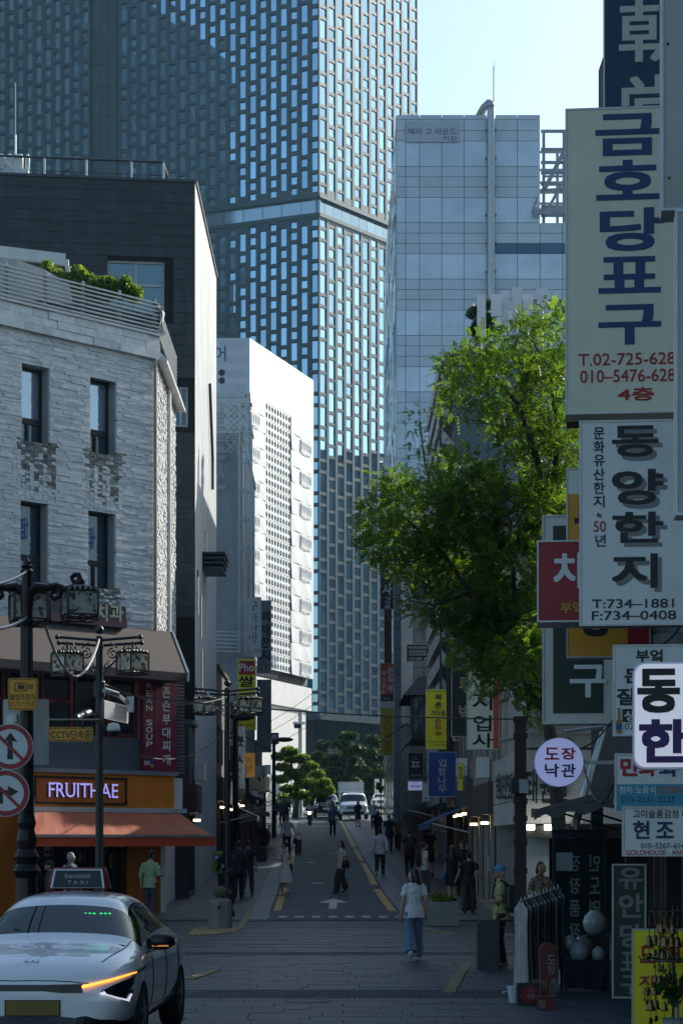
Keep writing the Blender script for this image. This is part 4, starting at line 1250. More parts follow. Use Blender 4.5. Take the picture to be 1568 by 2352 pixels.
# ------------------------------------------------------------------ street-front units
def shop(side, Y0, Y1, X, z, wallc, fasc, label, awn=None, up=1, name='shop_building', depth=8, fz=3.0, lit=None):
    pl = LEFT(X) if side < 0 else RIGHT(X)
    s = 1 if side < 0 else -1
    rt = thing(name, label, 'building', (X + side * depth / 2, (Y0 + Y1) / 2, G(Y0)))
    ua, ub = (Y0, Y1) if side < 0 else (-Y1, -Y0)
    g = G(Y0) - .3; gg = G((Y0 + Y1) / 2)
    m = M('wall_%s' % '_'.join('%d' % (c * 1000) for c in wallc), wallc, .8, var=.15, dirt=.3, bump=.2)
    mb = MB(); holes = []
    nb = max(1, int((Y1 - Y0) / 2.2)); wdt = (ub - ua) / nb
    for i in range(nb): holes.append((ua + i * wdt + .12, gg + .15, ua + (i + 1) * wdt - .12, gg + fz - .55))
    uph = []
    for fl_ in range(up):
        zz = gg + fz + .9 + fl_ * 2.9
        if zz + 1.6 > z: break
        for i in range(nb): uph.append((ua + i * wdt + .45, zz, ua + (i + 1) * wdt - .45, zz + 1.35))
    wall_holes(mb, pl, ua, ub, g, z, holes + uph, .3)
    xa, xb = (X - depth, X) if side < 0 else (X, X + depth)
    for yy in (Y0, Y1):
        mb.quad((xa, yy, g), (xb, yy, g), (xb, yy, z), (xa, yy, z))
    mb.quad((xa, Y0, z), (xb, Y0, z), (xb, Y1, z), (xa, Y1, z))
    mb.build('wall', m, rt)
    mb = MB(); mb.ob(pl, ua - .02, ub + .02, z, z + .12, -.3, .1); mb.build('coping', M('coping_dark', (.05, .055, .06), .5), rt)
    for i, h in enumerate(holes):
        if i == nb // 2:
            d = MB(); frame_rect(d, pl, h[0], h[1], h[2], h[3], .08, -.2, -.12); d = d.build('door', BRONZE, rt)
            MB().ob(pl, h[0] + .06, h[2] - .06, h[1] + .06, h[3] - .06, -.18, -.16).build('pane', DGLASS, d)
            MB().ob(pl, h[0] + .2, h[0] + .24, h[1] + .8, h[1] + 1.2, -.12, -.06).build('handle', STEEL, d)
        else: window(rt, pl, *h, -.16, .06, BRONZE, DGLASS)
    for h in uph: window(rt, pl, *h, -.15, .06, BRONZE, DPANE, bars=(.5,))
    mb = MB(); mb.ob(pl, ua + .1, ub - .1, gg + fz - .5, gg + fz + .35, .003, .22); mb.build('fascia', M('fascia_%s' % '_'.join('%d' % (c * 1000) for c in fasc), fasc, .5, var=.1), rt)
    if awn:
        mb = MB(); a0, a1 = pl.pt(ua + .1, gg + fz - .5, .2), pl.pt(ub - .1, gg + fz - .5, .2); b0, b1 = pl.pt(ua + .1, gg + fz - 1.0, 1.3), pl.pt(ub - .1, gg + fz - 1.0, 1.3)
        mb.quad(b0, b1, a1, a0); mb.quad(b0 - Z3 * .2, b1 - Z3 * .2, b1, b0); mb.build('awning', M('awn_%s' % '_'.join('%d' % (c * 1000) for c in awn), awn, .8, var=.12), rt)
        for u in (ua + .2, ub - .2): MB().bar(pl.pt(u, gg + fz - 1.3, .1), pl.pt(u, gg + fz - 1.02, 1.25), .04).build('awning_arm', STEEL, rt)
    ac = MB(); uc = ua + (ub - ua) * .7; ac.ob(pl, uc, uc + .8, gg + fz + .5, gg + fz + 1.05, .03, .35); ac.build('air_conditioner', WHITEPAINT, rt)
    if lit:
        for i in range(lit):
            u = ua + (ub - ua) * (i + .5) / lit; MB().ob(pl, u - .1, u + .1, gg + fz - .75, gg + fz - .68, .05, .25).build('lamp', M('warm_lamp', (1, .75, .45), .5, var=0, emit=5, ecol=(1, .7, .4)), rt)
    return rt
shop(-1, 64.3, 66.9, -4.5, 5.6, (.06, .05, .05), (.05, .02, .02), 'narrow dark shop beside the orange fruit shop on the left kerb', None, 0, lit=1)
shop(-1, 78.6, 87.8, -4.5, 8.4, (.10, .09, .085), (.04, .03, .025), 'brown two-storey shop row under the yellow noodle sign', (.05, .06, .05), 1, lit=3)
shop(-1, 88.0, 97.7, -4.5, 7.6, (.09, .10, .10), (.10, .05, .02), 'grey shop with dark awning next to the pale rendered building', (.03, .05, .05), 1, lit=2)
shop(-1, 98.1, 111.9, -4.38, 5.2, (.12, .11, .10), (.03, .03, .03), 'ground-floor shops with white cloth hangings below the rendered building', (.03, .03, .03), 0, depth=.05 + .9, lit=2)
shop(-1, 112.2, 121, -4.4, 7.2, (.16, .15, .13), (.05, .03, .02), 'small plastered shop with tiled front near the far pines', None, 1)
shop(-1, 121.2, 130, -4.5, 5.2, (.10, .08, .06), (.03, .02, .02), 'last low shop on the left before the sunlit plaza', (.06, .03, .02), 0)

# right side
w1 = shop(1, 56.2, 66, 4.0, 9.4, (.30, .29, .26), (.06, .05, .045), 'cream rendered shop behind the tall paper-shop sign', None, 2, lit=2)
w2 = shop(1, 66.2, 76.8, 4.0, 8.6, (.22, .21, .20), (.05, .06, .07), 'grey shop with a blue fabric awning over the pavement', (.015, .07, .20), 1, lit=3)
w3 = shop(1, 91.2, 99.8, 4.0, 6.0, (.30, .30, .28), (.26, .25, .22), 'low pale gallery shop with a white front under the bay window', (.03, .035, .04), 0, lit=1)

hb = thing('louvre_building', 'dark glass building with slanted metal fins and phone antennas on its roof', 'building', (8, 77, G(77)))
zh = ZA(803, 77)
DKW = M('dark_glass_wall', (.012, .016, .02), .25, spec=.6, var=.2)
mb = MB(); slab_block(mb, 4.02, 15, 77.02, 91, 0, zh); mb.build('core', DKW, hb)
HF = Plane(4.0, 77, 1, 0); HS = RIGHT(4.0)
pn = []
for i in range(6):
    for k in range(9): pn.append((HF, .05 + i * 1.15, 1.15 + i * 1.15, 3.0 + k * 1.8, 4.75 + k * 1.8, -.02, .03))
pieces(hb, pn, 'window', glass('navy_pane', (.03, .05, .07), .05, metal=.25, piece=.4), 60, jit=.002)
FIN = M('metal_fin', (.33, .35, .37), .45, metal=.4)
for k in range(17):
    z = 3.4 + k * .98
    MB().hexa([Vector(p) for p in ((4.0, 77.2, z), (3.55, 77.2, z + .1), (3.55, 90.8, z + .1), (4.0, 90.8, z), (4.0, 77.2, z + .06), (3.55, 77.2, z + .62), (3.55, 90.8, z + .62), (4.0, 90.8, z + .06))]).build('fin', FIN, hb)
mb = MB(); mb.bar((3.98, 77, zh), (3.98, 91, zh), .12); mb.bar((3.5, 77.05, 3), (3.5, 77.05, zh - 1), .07); mb.build('edge_rail', DARKMETAL, hb)
PALEANT = M('antenna_grey', (.60, .62, .64), .5, var=.05)
for i, (x0, y0, x1, y1) in enumerate(((1096, 678, 1114, 776), (1127, 677, 1150, 727), (1149, 668, 1168, 762), (1176, 660, 1197, 742), (1200, 677, 1224, 726), (1232, 664, 1258, 714))):
    Y = 79 + i * .4
    an = thing('phone_antenna', ['leftmost narrow phone antenna panel, beside the dark conifer on the roof', 'short wide phone antenna panel second from the left on the roof', 'tilted narrow phone antenna panel, third from the left on the roof', 'tallest phone antenna panel, reaching highest of the roof antennas', 'squarish pale phone antenna panel, second from the right on the roof', 'rightmost phone antenna panel, the nearest to the cream sign'][i], 'antenna', (XA((x0 + x1) / 2, Y), Y, zh), 'phone antennas on the roof of the dark louvre building')
    xm = XA((x0 + x1) / 2, Y); ww = XA(x1, Y) - XA(x0, Y); z0, z1 = ZA(y1, Y), ZA(y0, Y)
    MB().box((xm, Y, (z0 + z1) / 2), (ww, .14, z1 - z0), rz=.25 if i in (0, 3) else -.1).build('panel', PALEANT, an)
    mb = MB(); mb.tube([(xm, Y + .14, zh - .1), (xm, Y + .14, z1 - .1)], .04, 6); mb.bar((xm, Y, z0 + .3), (xm, Y + .16, z0 + .3), .06); mb.bar((xm, Y, z1 - .3), (xm, Y + .16, z1 - .3), .06); mb.build('mast', STEEL, an)
    mb = MB(); mb.tube([(xm, Y, z0), (xm - .1, Y + .05, z0 - .4), (xm + .1, Y + .2, zh)], .015, 5); mb.build('cable', BLACK, an)

h2 = thing('beige_building', 'narrow beige panelled building behind the photo studio sign', 'building', (5, 100, G(100)))
x0 = XA(923, 100); zh2 = ZA(1107, 100)
mb = MB(); slab_block(mb, x0, 9, 100, 115, 0, zh2); mb.build('wall', M('beige_panel', (.24, .225, .20), .7, var=.1, dirt=.3), h2)
mb = MB(); slab_block(mb, x0 - .04, XA(948, 100), 99.93, 99.99, 7.5, zh2 + .02); slab_block(mb, x0 - .1, 9, 99.8, 115, zh2, zh2 + .25); mb.build('trim', M('pale_strip', (.44, .44, .43), .6, dirt=.2), h2)
pn = []
B2 = Plane(0, 99.97, 1, 0)
for k in range(8):
    for i in range(2): pn.append((B2, XA(949 + i * 24, 100), XA(971 + i * 24, 100), 5 + k * 1.7, 6.66 + k * 1.7, -.02, .02))
pieces(h2, pn, 'panel', M('beige_panel_proud', (.25, .235, .21), .7, var=.1, dirt=.3, piece=.12), 20)
gp = []
for k in range(12): gp.append((Plane(0, 103, 1, 0), XA(905, 103), XA(922.5, 103), 2.5 + k * 1.25, 3.72 + k * 1.25, -2.0, 0))
pieces(h2, gp, 'column_block', M('grey_block', (.20, .22, .25), .6, piece=.15), 20)
for k in range(9): MB().bar((XA(883 + k * 2, 117), 117 + k * .1, 8), (XA(883 + k * 2, 117), 117 + k * .1, 16.5), .05).build('screen_slat', M('screen_brown', (.14, .07, .06), .6), h2)

bw = thing('bay_window', 'dark timber bay window with a hipped roof jutting out beside the yellow tofu sign', 'bay window', (3.4, 94, ZA(1650, 94)))
xb = XA(944, 92); zb0, zb1 = ZA(1692, 92), ZA(1592, 92)
mb = MB(); slab_block(mb, xb, 4.0, 92, 99, zb0 - .1, zb1); mb.build('box', BRONZE, bw)
mb = MB(); mb.add([(xb - .35, 91.6, zb1 - .1), (4.0, 91.6, zb1 - .1), (4.0, 99.3, zb1 - .1), (xb - .35, 99.3, zb1 - .1), (xb + .35, 92.6, zb1 + .75), (4.0, 92.6, zb1 + .75), (4.0, 98.3, zb1 + .75), (xb + .35, 98.3, zb1 + .75)],
                  [(3, 2, 1, 0), (4, 5, 6, 7), (0, 1, 5, 4), (1, 2, 6, 5), (2, 3, 7, 6), (3, 0, 4, 7)]); mb.build('roof', M('roof_dark', (.03, .03, .032), .7), bw)
pn = [(Plane(0, 91.99, 1, 0), xb + .08 + i * .25, xb + .29 + i * .25, zb0 + .15, zb1 - .15, -.02, .02) for i in range(4)]
pn += [(RIGHT(xb), -98.8 + i * .85, -98.05 + i * .85, zb0 + .15, zb1 - .15, -.02, .02) for i in range(8)]
pieces(bw, pn, 'pane', DPANE, 20)
for k in range(9):
    MB().bar((xb - .3, 92 + k * .75, ZA(1720, 94)), (xb + .1, 92 + k * .75, zb0), .05).build('bracket', DARKMETAL, bw)
MB().bar((xb - .3, 92, ZA(1720, 94)), (xb - .3, 98, ZA(1720, 94)), .06).build('rail', DARKMETAL, bw)

# white seal shop on the corner of the side street
wh = thing('white_shop', 'white panelled corner shop with dark lettering and lamps under its fascia', 'building', (8, 50, G(50)))
WP = Plane(4.0, 48, 1, 0); WR = RIGHT(4.0)
WPAN = M('white_fascia', (.50, .50, .47), .5, var=.06, dirt=.35)
BRICKW = M('white_brick', (.42, .41, .38), .8, var=.1, dirt=.3)
mb = MB(); slab_block(mb, 4.1, 22, 48.1, 56, 4.2, 10.0); mb.build('upper_wall', BRICKW, wh)
bl = []
for k in range(23):
    for i in range(9): bl.append((Plane(4.1, 48.08, 1, 0), (.0 if k % 2 else -.18) + i * .38 + .2, (.0 if k % 2 else -.18) + i * .38 + .57, 4.5 + k * .24, 4.72 + k * .24, -.02, .012))
pieces(wh, bl, 'brick', BRICKW, 120)
zf0, zf1, = ZA(1892, 48), ZA(1722, 48)
for k, (a, b) in enumerate(((zf0, zf0 + .52), (zf0 + .54, zf1 - .5), (zf1 - .48, zf1))):
    mb = MB(); mb.ob(WP, .0, 3.2, a, b, -.3, .0); mb.build('fascia_panel', WPAN, wh)
    mb = MB(); mb.ob(WR, -56, -48.32, a, b, -.3, .1); mb.build('fascia_panel', WPAN, wh)
t = MB()
for s, a, b in (('태', 1206, 1232), ('원', 1238, 1266), ('필', 1270, 1300)): T(t, WP, s, a, 1765, b, 1845, .1, .035)
t.build('lettering', M('ink_bottle', (.012, .03, .03), .5, var=0), wh)
t = MB()
for i, s in enumerate('방인당'): T(t, WR, s, 1152 + i * 14, 1775, 1165 + i * 14, 1835, .16, .035)
t.build('lettering', M('ink_bottle', (.012, .03, .03), .5, var=0), wh)
sgb = MB(); sgb.ob(WP, .0, 2.4, zf0 - .32, zf0 - .04, .02, .2); sgb = sgb.build('toilet_sign', BLACK, wh)
t = MB(); T(t, WP, '개방화장실', 1205, 1880, 1240, 1890, .21, .0); t.build('lettering', INKGREY, sgb)
each([lambda m: m.ob(WP, .05, .6, G(50), zf0 - .3, -.5, -.3), lambda m: m.ob(WP, 1.0, 1.15, G(50), zf0 - .3, -.4, -.2)], 'pillar', WPAN, wh)
mb = MB(); mb.ob(WP, .6, 3.0, G(50), zf0 - .3, -1.2, -1.1); mb.build('shop_glass', DGLASS, wh)
mb = MB(); mb.quad(WR.pt(-56, G(50), -.5), WR.pt(-48.4, G(50), -.5), WR.pt(-48.4, zf0, -.5), WR.pt(-56, zf0, -.5)); mb.build('side_glass', DGLASS, wh)
for px in (1218, 1258, 1282):
    MB().box(P(px, 1900, 47.6), (.16, .12, .12)).build('lamp', M('white_lamp', (1, .95, .85), .5, var=0, emit=7, ecol=(1, .93, .8)), wh)
mb = MB(); mb.tube([P(1150, 1700, 52), P(1200, 1690, 49), P(1262, 1660, 47.5)], .05, 6); mb.build('pipe', STEEL, wh)

vb = thing('shade_block', 'plain grey block added behind the white corner shop to hold off the sun', 'building', (12, 57, G(57)))  # added mass, hidden by tree and signs, keeps sun off the crossing
mb = MB(); slab_block(mb, 6.6, 27, 57, 63, 0, 15.6); mb.build('wall', M('shade_block_render', (.25, .25, .25), .85, dirt=.3), vb)
for k in range(4): window(vb, Plane(6.6, 57, 1, 0), 1 + k * 3, 11.5, 3 + k * 3, 13.2, -.1 + .13, .06, BRONZE, DPANE, bars=(.5,))
# near building on the right: its street wall runs towards the camera
rb = thing('corner_building', 'dark street-side building on the right that carries the big vertical signs', 'building', (8, 26, 0))
RW = RIGHT(4.35)
DWALL = M('grimy_wall', (.10, .095, .09), .85, var=.3, dirt=.5, bump=.3)
mb = MB(); slab_block(mb, 4.9, 14, 8, 38, 3.0, 17.0); slab_block(mb, 4.95, 14, 38.05, 42, 5.0, 17.0); mb.build('wall', DWALL, rb)  # second block, past the corner, is added out of sight to shade the crossing
mb = MB(); wall_holes(mb, RW, -38, -8, 3.0, 4.6, [], .2); slab_block(mb, 4.36, 14, 8, 38, 2.9, 3.2); mb.build('fascia', M('dark_fascia', (.03, .03, .032), .6), rb)
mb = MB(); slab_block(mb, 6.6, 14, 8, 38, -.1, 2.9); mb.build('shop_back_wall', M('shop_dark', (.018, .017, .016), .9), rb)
for yy in (38, 33.4, 29.3, 25): MB().box((4.45, yy, 1.4), (.2, .22, 3.1)).build('pillar', BLACK, rb)
wins = []
for k in range(4):
    for i in range(4): window(rb, RIGHT(4.9), -36 + i * 6, 5.4 + k * 2.9, -33.4 + i * 6, 6.9 + k * 2.9, .03, .06, BRONZE, DPANE, bars=(.5,))
# corrugated panelling inside the shop entrance
cp = [(Plane(4.5, 33.6, 1, 0), i * .11, i * .11 + .085, .0, 2.8, -.03, .02) for i in range(20)]
pieces(rb, cp, 'wall_slat', M('slat_grey', (.13, .125, .12), .6), 40)
# ================================================================== SIGNS
GOLDY = M('sign_amber', (.66, .30, .02), .45, var=.08, dirt=.15)
GREENS = M('sign_green', (.008, .030, .018), .45, var=.1)
REDS = M('sign_red', (.34, .012, .018), .45, var=.12, dirt=.2)
NAVY = M('sign_navy', (.008, .030, .085), .45, var=.1)
YELS = M('sign_yellow', (.86, .74, .012), .5, var=.08)
YELD = M('sign_mustard', (.60, .47, .03), .5, var=.1)
DARKS = M('sign_charcoal', (.014, .017, .019), .5, var=.1)
BLUES = M('sign_blue', (.012, .05, .24), .45, var=.1)
ORS = M('sign_vermilion', (.62, .075, .03), .5, var=.1)
PALES = M('sign_paleblue', (.50, .52, .53), .45, var=.06, dirt=.15)
GREYS = M('sign_grey', (.24, .25, .26), .5, var=.1, dirt=.2)
BEIGE = M('sign_beige', (.47, .46, .43), .45, var=.07, dirt=.45)
INKY = M('ink_yellow', (.50, .33, .02), .5, var=0)
INKCREAM = M('ink_ivory', (.60, .58, .48), .5, var=0)
INKPUR = M('ink_purple', (.045, .015, .13), .5, var=0)
INKTEAL = M('ink_teal', (.05, .30, .40), .5, var=0)
INKGOLD = M('ink_gold', (.36, .27, .12), .5, var=0)
INKDB = M('ink_darkblue', (.01, .02, .12), .5, var=0)

def sign(name, label, px, Y, face, texts=(), depth=.28, yaw=-.104, cab=None, br=None, inset=3, group=None, cat='sign', extra=None):
    """texts: (string, px box, ink, bold, vertical?)"""
    pl = Plane(XA(px[0], Y), Y, 1, yaw)
    u0, v0, u1, v1 = pl.box(*px)
    rt = thing(name, label, cat, tuple(pl.pt((u0 + u1) / 2, v0, -depth / 2)), group)
    MB().ob(pl, u0, u1, v0, v1, -depth, 0).build('cabinet', cab or CABINET, rt)
    mb = MB(); fu0, fv0, fu1, fv1 = pl.box(px[0] + inset, px[1] + inset, px[2] - inset, px[3] - inset)
    fp = mb.ob(pl, fu0, fu1, fv0, fv1, .0, .012).build('face', face, rt)
    e = MB(); t_ = .02
    frame_rect(e, pl, u0 - .004, v0 - .004, u1 + .004, v1 + .004, t_, -.02, .02); e.build('edge_trim', STEEL, rt)
    inks = {}
    for s, b, ink, bold, *vert in texts:
        mb = inks.setdefault(ink.name, (ink, MB()))[1]
        lift = .016 + .002 * (list(inks).index(ink.name))
        if vert and vert[0]: TV(mb, pl, s, *b, w=lift, bold=bold)
        else: T(mb, pl, s, *b, w=lift, bold=bold)
    for ink, mb in inks.values(): mb.build('lettering', ink, fp)
    if extra: extra(pl, fp, rt)
    if br:
        L_ = br
        mb = MB()
        for f in (.15, .85):
            v = v0 + (v1 - v0) * f
            if L_ > 0: mb.bar(pl.pt(u1, v, -depth / 2), pl.pt(u1 + L_, v, -depth / 2), .06)
            else: mb.bar(pl.pt(u0 + L_, v, -depth / 2), pl.pt(u0, v, -depth / 2), .06)
        mb.build('bracket', STEEL, rt)
    return pl, rt, fp
def panel_on(mat, *b, w0=.012, w1=.0145):
    def f(pl, fp, rt): 
        u0, v0, u1, v1 = pl.box(*b); MB().ob(pl, u0, u1, v0, v1, w0, w1).build('colour_panel', mat, fp)
    return f

sign('vertical_sign', 'navy vertical sign with cream brush characters at the very top right', (1385, -90, 1600, 345), 27, NAVY,
     [('朝', (1420, -5, 1590, 142), INKCREAM, .014), ('堂', (1425, 172, 1600, 330), INKCREAM, .014)], depth=.3, cab=NAVY, br=1.0)
def rust(pl, fp, rt):
    mb = MB()
    for x, y in ((1532, 102), (1535, 410)):
        c = pl.px(x, y); mb.prism(pl, [(c[0] + .012 * math.cos(a), c[1] + .012 * math.sin(a)) for a in np.arange(0, 6.2, 1.05)], .012, .02)
    mb.build('bolt', M('rust', (.10, .045, .02), .9), fp)
sign('blank_sign', 'plain beige sign back with rusty bolts at the upper right edge', (1518, -90, 1650, 482), 18, BEIGE, (), depth=.35, br=.6, inset=2, extra=rust)
sign('blank_sign', 'narrow beige sign edge running down beside the framing shop sign', (1550, 482, 1650, 1182), 16.5, BEIGE, (), depth=.3, br=.6, inset=2)
pl, rt, fp = sign('framing_shop_sign', 'tall cream vertical sign with big navy letters and red phone numbers', (1298, 246, 1625, 950), 24, CREAM,
     [('금', (1366, 262, 1513, 358), INKBLUE, .035), ('호', (1368, 368, 1513, 460), INKBLUE, .035), ('당', (1376, 478, 1524, 577), INKBLUE, .035), ('표', (1373, 590, 1516, 674), INKBLUE, .035), ('구', (1373, 700, 1517, 792), INKBLUE, .035),
      ('T.02-725-628', (1327, 811, 1549, 839), INKRED, .012), ('010–5476-628', (1331, 849, 1549, 878), INKRED, .012), ('4층', (1417, 890, 1501, 921), INKRED, .03)], depth=.35, br=.6)
u0, v0, u1, v1 = pl.box(1300, 938, 1625, 952)
MB().ob(pl, u0, u1, v0 - .07, v0 + .01, -.36, .03).build('drip_edge', M('grimy_edge', (.16, .13, .09), .8, dirt=.5), rt)
sh = []
for c, b in (('동', (1404, 978, 1511, 1050)), ('양', (1404, 1078, 1522, 1160)), ('한', (1405, 1176, 1522, 1247)), ('지', (1404, 1272, 1509, 1351))):
    sh.append((c, (b[0] + 9, b[1] + 9, b[2] + 9, b[3] + 9), INKGREY, .03))
for c, b in (('동', (1404, 978, 1511, 1050)), ('양', (1404, 1078, 1522, 1160)), ('한', (1405, 1176, 1522, 1247)), ('지', (1404, 1272, 1509, 1351))):
    sh.append((c, b, INK, .03))
sign('paper_shop_sign', 'white vertical sign with bold black shadowed letters and two phone numbers', (1330, 965, 1640, 1436), 22.5, OFFWHITE,
     sh + [('문화유산한지', (1362, 980, 1387, 1168), INK, .02, 1), ('~', (1370, 1178, 1380, 1190), INK, .02), ('50', (1362, 1197, 1390, 1222), INKRED, .01), ('년', (1366, 1228, 1390, 1256), INK, .02),
           ('T:734–1881', (1358, 1376, 1546, 1397), INK, .015), ('F:734–0408', (1358, 1403, 1551, 1424), INK, .015)], depth=.3, br=.6)
sign('chicken_sign', 'red sign with a large white letter sticking out behind the white paper sign', (1233, 1240, 1600, 1427), 25.5, REDS,
     [('치', (1270, 1270, 1336, 1352), INKW, .035), ('킨', (1345, 1270, 1410, 1352), INKW, .03), ('부엌', (1286, 1383, 1337, 1409), INKY, .02)], depth=.75, br=.5, inset=2)
sign('amber_sign', 'amber yellow sign with black letters and a red end behind the white paper sign', (1300, 1075, 1492, 1510), 27.5, GOLDY,
     [('동', (1318, 1150, 1400, 1240), INK, .04), ('당', (1332, 1370, 1406, 1462), INK, .05)], depth=.35, br=1.0,
     extra=lambda pl, fp, rt: (panel_on(OFFWHITE, 1304, 1079, 1490, 1134)(pl, fp, rt), panel_on(REDS, 1440, 1140, 1489, 1506)(pl, fp, rt)))
sign('green_framed_sign', 'dark green sign in a wide white frame with pale letters, lowest behind the red one', (1245, 1183, 1408, 1662), 30, GREENS,
     [('표', (1308, 1425, 1396, 1508), GREYS, .03), ('구', (1307, 1527, 1392, 1602), INKW, .03)], depth=.5, br=.8, inset=24)
def bottle(pl, fp, rt):
    mb = MB(); c, z0 = pl.px(1420, 1684); k = pl.px(1440, 1684)[0] - c
    mb.ob(pl, c - .3 * k, c + .3 * k, z0, z0 + 1.5 * k, .02, .03); mb.ob(pl, c - .14 * k, c + .14 * k, z0 + 1.5 * k, z0 + 2.9 * k, .02, .03); mb.build('bottle_print', M('bottle_amber', (.40, .14, .015), .4, var=.1), fp)
    MB().ob(pl, c - .31 * k, c + .31 * k, z0 + .4 * k, z0 + 1.1 * k, .031, .034).build('bottle_label', BLUES, fp)
sign('pork_cutlet_sign', 'white eatery sign with black letters and an amber beer bottle, partly covered', (1407, 1481, 1640, 1690), 21.5, OFFWHITE,
     [('부엌', (1458, 1492, 1520, 1521), INK, .035), ('돈까스', (1432, 1534, 1580, 1570), INK, .035), ('잘하는집', (1415, 1580, 1600, 1620), INK, .035), ('생맥주', (1432, 1632, 1530, 1656), INKW, .02), ('02-', (1433, 1661, 1462, 1676), INK, .0)], depth=.3, br=.6,
     extra=lambda pl, fp, rt: (panel_on(INK, 1428, 1628, 1636, 1658)(pl, fp, rt), bottle(pl, fp, rt)))
# rounded lit sign
LITW = M('lit_white', (.75, .75, .78), .4, var=0, emit=.30, ecol=(.82, .84, 1.0))
def rrect(pl, px, r):
    u0, v0, u1, v1 = pl.box(*px); pts = []
    for cx, cy, a0 in ((u1 - r, v0 + r, -90), (u1 - r, v1 - r, 0), (u0 + r, v1 - r, 90), (u0 + r, v0 + r, 180)):
        for k in range(6): a = R(a0 + k * 18); pts.append((cx + r * math.cos(a), cy + r * math.sin(a)))
    return pts
pl = Plane(XA(1455, 17.5), 17.5, 1, -.104)
rt = thing('rounded_sign', 'glowing white rounded sign with a black and a purple letter at the right edge', 'sign', tuple(pl.pt(.3, ZA(1765, 17.5), -.1)))
MB().prism(pl, rrect(pl, (1453, 1520, 1632, 1767), .09), -.22, -.01).build('cabinet', M('lit_rim', (.6, .6, .7), .35, var=0), rt)
fp = MB().prism(pl, rrect(pl, (1457, 1525, 1628, 1762), .085), -.01, .01).build('face', LITW, rt)
t = MB(); T(t, pl, '동', 1462, 1536, 1560, 1638, .02, .045); t.build('lettering', INK, fp)
t = MB(); T(t, pl, '한', 1466, 1652, 1580, 1752, .02, .045); t.build('lettering', INKPUR, fp)
mb = MB(); mb.bar(pl.pt(.6, ZA(1560, 17.5), -.1), pl.pt(1.4, ZA(1560, 17.5), -.1), .06); mb.build('bracket', STEEL, rt)
# round lit sign
pl = Plane(XA(1283, 30), 30, 1, -.06)
LITB = M('lit_lavender', (.50, .52, .72), .4, var=0, emit=.26, ecol=(.42, .46, .9))
cu, cv = pl.px(1283, 1751); rr = 57 / F * 30
rt = thing('round_sign', 'round glowing lavender sign with two red and two blue letters', 'sign', tuple(pl.pt(cu, cv - rr, -.1)))
circ = lambda r: [(cu + r * math.cos(a), cv + r * math.sin(a)) for a in np.linspace(0, 2 * math.pi, 40, endpoint=False)]
MB().prism(pl, circ(rr), -.2, -.005).build('cabinet', M('lit_rim2', (.45, .45, .6), .35, var=0), rt)
fp = MB().prism(pl, circ(rr * .97), -.005, .01).build('face', LITB, rt)
t = MB(); T(t, pl, '도', 1250, 1717, 1283, 1745, .02, .03); T(t, pl, '장', 1288, 1717, 1321, 1745, .02, .03); t.build('lettering', INKRED, fp)
t = MB(); T(t, pl, '낙', 1250, 1754, 1283, 1785, .02, .03); T(t, pl, '관', 1288, 1754, 1321, 1785, .02, .03); t.build('lettering', INKDB, fp)
mb = MB(); mb.bar(pl.pt(cu + rr, cv, -.1), pl.pt(cu + rr + 1.0, cv, -.1), .05); mb.build('bracket', STEEL, rt)
sign('folk_art_sign', 'white and teal sign with red brush letters and a mobile number', (1411, 1731, 1640, 1866), 21, OFFWHITE,
     [('민', (1423, 1740, 1462, 1783), INKRED, .05), ('화', (1466, 1745, 1506, 1783), INKRED, .05), ('화', (1512, 1745, 1556, 1784), INKDB, .04), ('청하 노용식', (1421, 1806, 1504, 1823), INKW, .01),
      ('민화갤', (1509, 1806, 1580, 1823), M('ink_salmon', (.5, .16, .08), .5, var=0), .01), ('010–2331–2227', (1425, 1829, 1548, 1843), INKDB, .0)], depth=.22, br=.6,
     extra=panel_on(INKTEAL, 1415, 1801, 1636, 1862))
sign('antique_sign', 'white antique dealer sign with navy letters and a red English line', (1428, 1853, 1640, 1966), 20, OFFWHITE,
     [('고미술품감정 매', (1452, 1860, 1580, 1879), INK, .015), ('현', (1452, 1885, 1490, 1927), INKDB, .03), ('조', (1505, 1888, 1546, 1925), INKDB, .03), ('010–5267–614', (1470, 1936, 1570, 1949), INK, .01), ('GOLDHOUSE · ANT', (1436, 1952, 1572, 1964), INKRED, .012)], depth=.2, br=.6)
sign('green_shop_sign', 'narrow dark green vertical sign with dim white letters in the shop entrance', (1405, 1985, 1482, 2292), 27, GREENS,
     [('유', (1420, 1992, 1474, 2042), INKGREY, .03), ('안', (1420, 2052, 1476, 2108), INKGREY, .03), ('당', (1422, 2122, 1474, 2176), INKGREY, .03), ('표', (1424, 2186, 1472, 2230), INKGREY, .03), ('구', (1424, 2240, 1470, 2284), INKGREY, .03)], depth=.12, inset=2, cab=GREENS)
pl, rt, fp = sign('yellow_banner', 'bright yellow banner with red brush letters behind hanging wind bells', (1450, 2134, 1640, 2440), 24.3, YELS,
     [('도', (1468, 2172, 1503, 2212), INKRED, .045), ('깨', (1514, 2172, 1560, 2212), INKRED, .045), ('비', (1572, 2172, 1610, 2212), INKRED, .045), ('지', (1466, 2240, 1500, 2268), INKRED, .03), ('갑', (1508, 2240, 1540, 2268), INKRED, .03)], depth=.03, inset=1, cab=YELS)
mb = MB(); mb.bar(pl.pt(.03, 0, -.1), pl.pt(.03, ZA(2134, 24.3), -.1), .04); mb.bar(pl.pt(.85, 0, -.1), pl.pt(.85, ZA(2134, 24.3), -.1), .04); mb.build('stand', BLACK, rt)

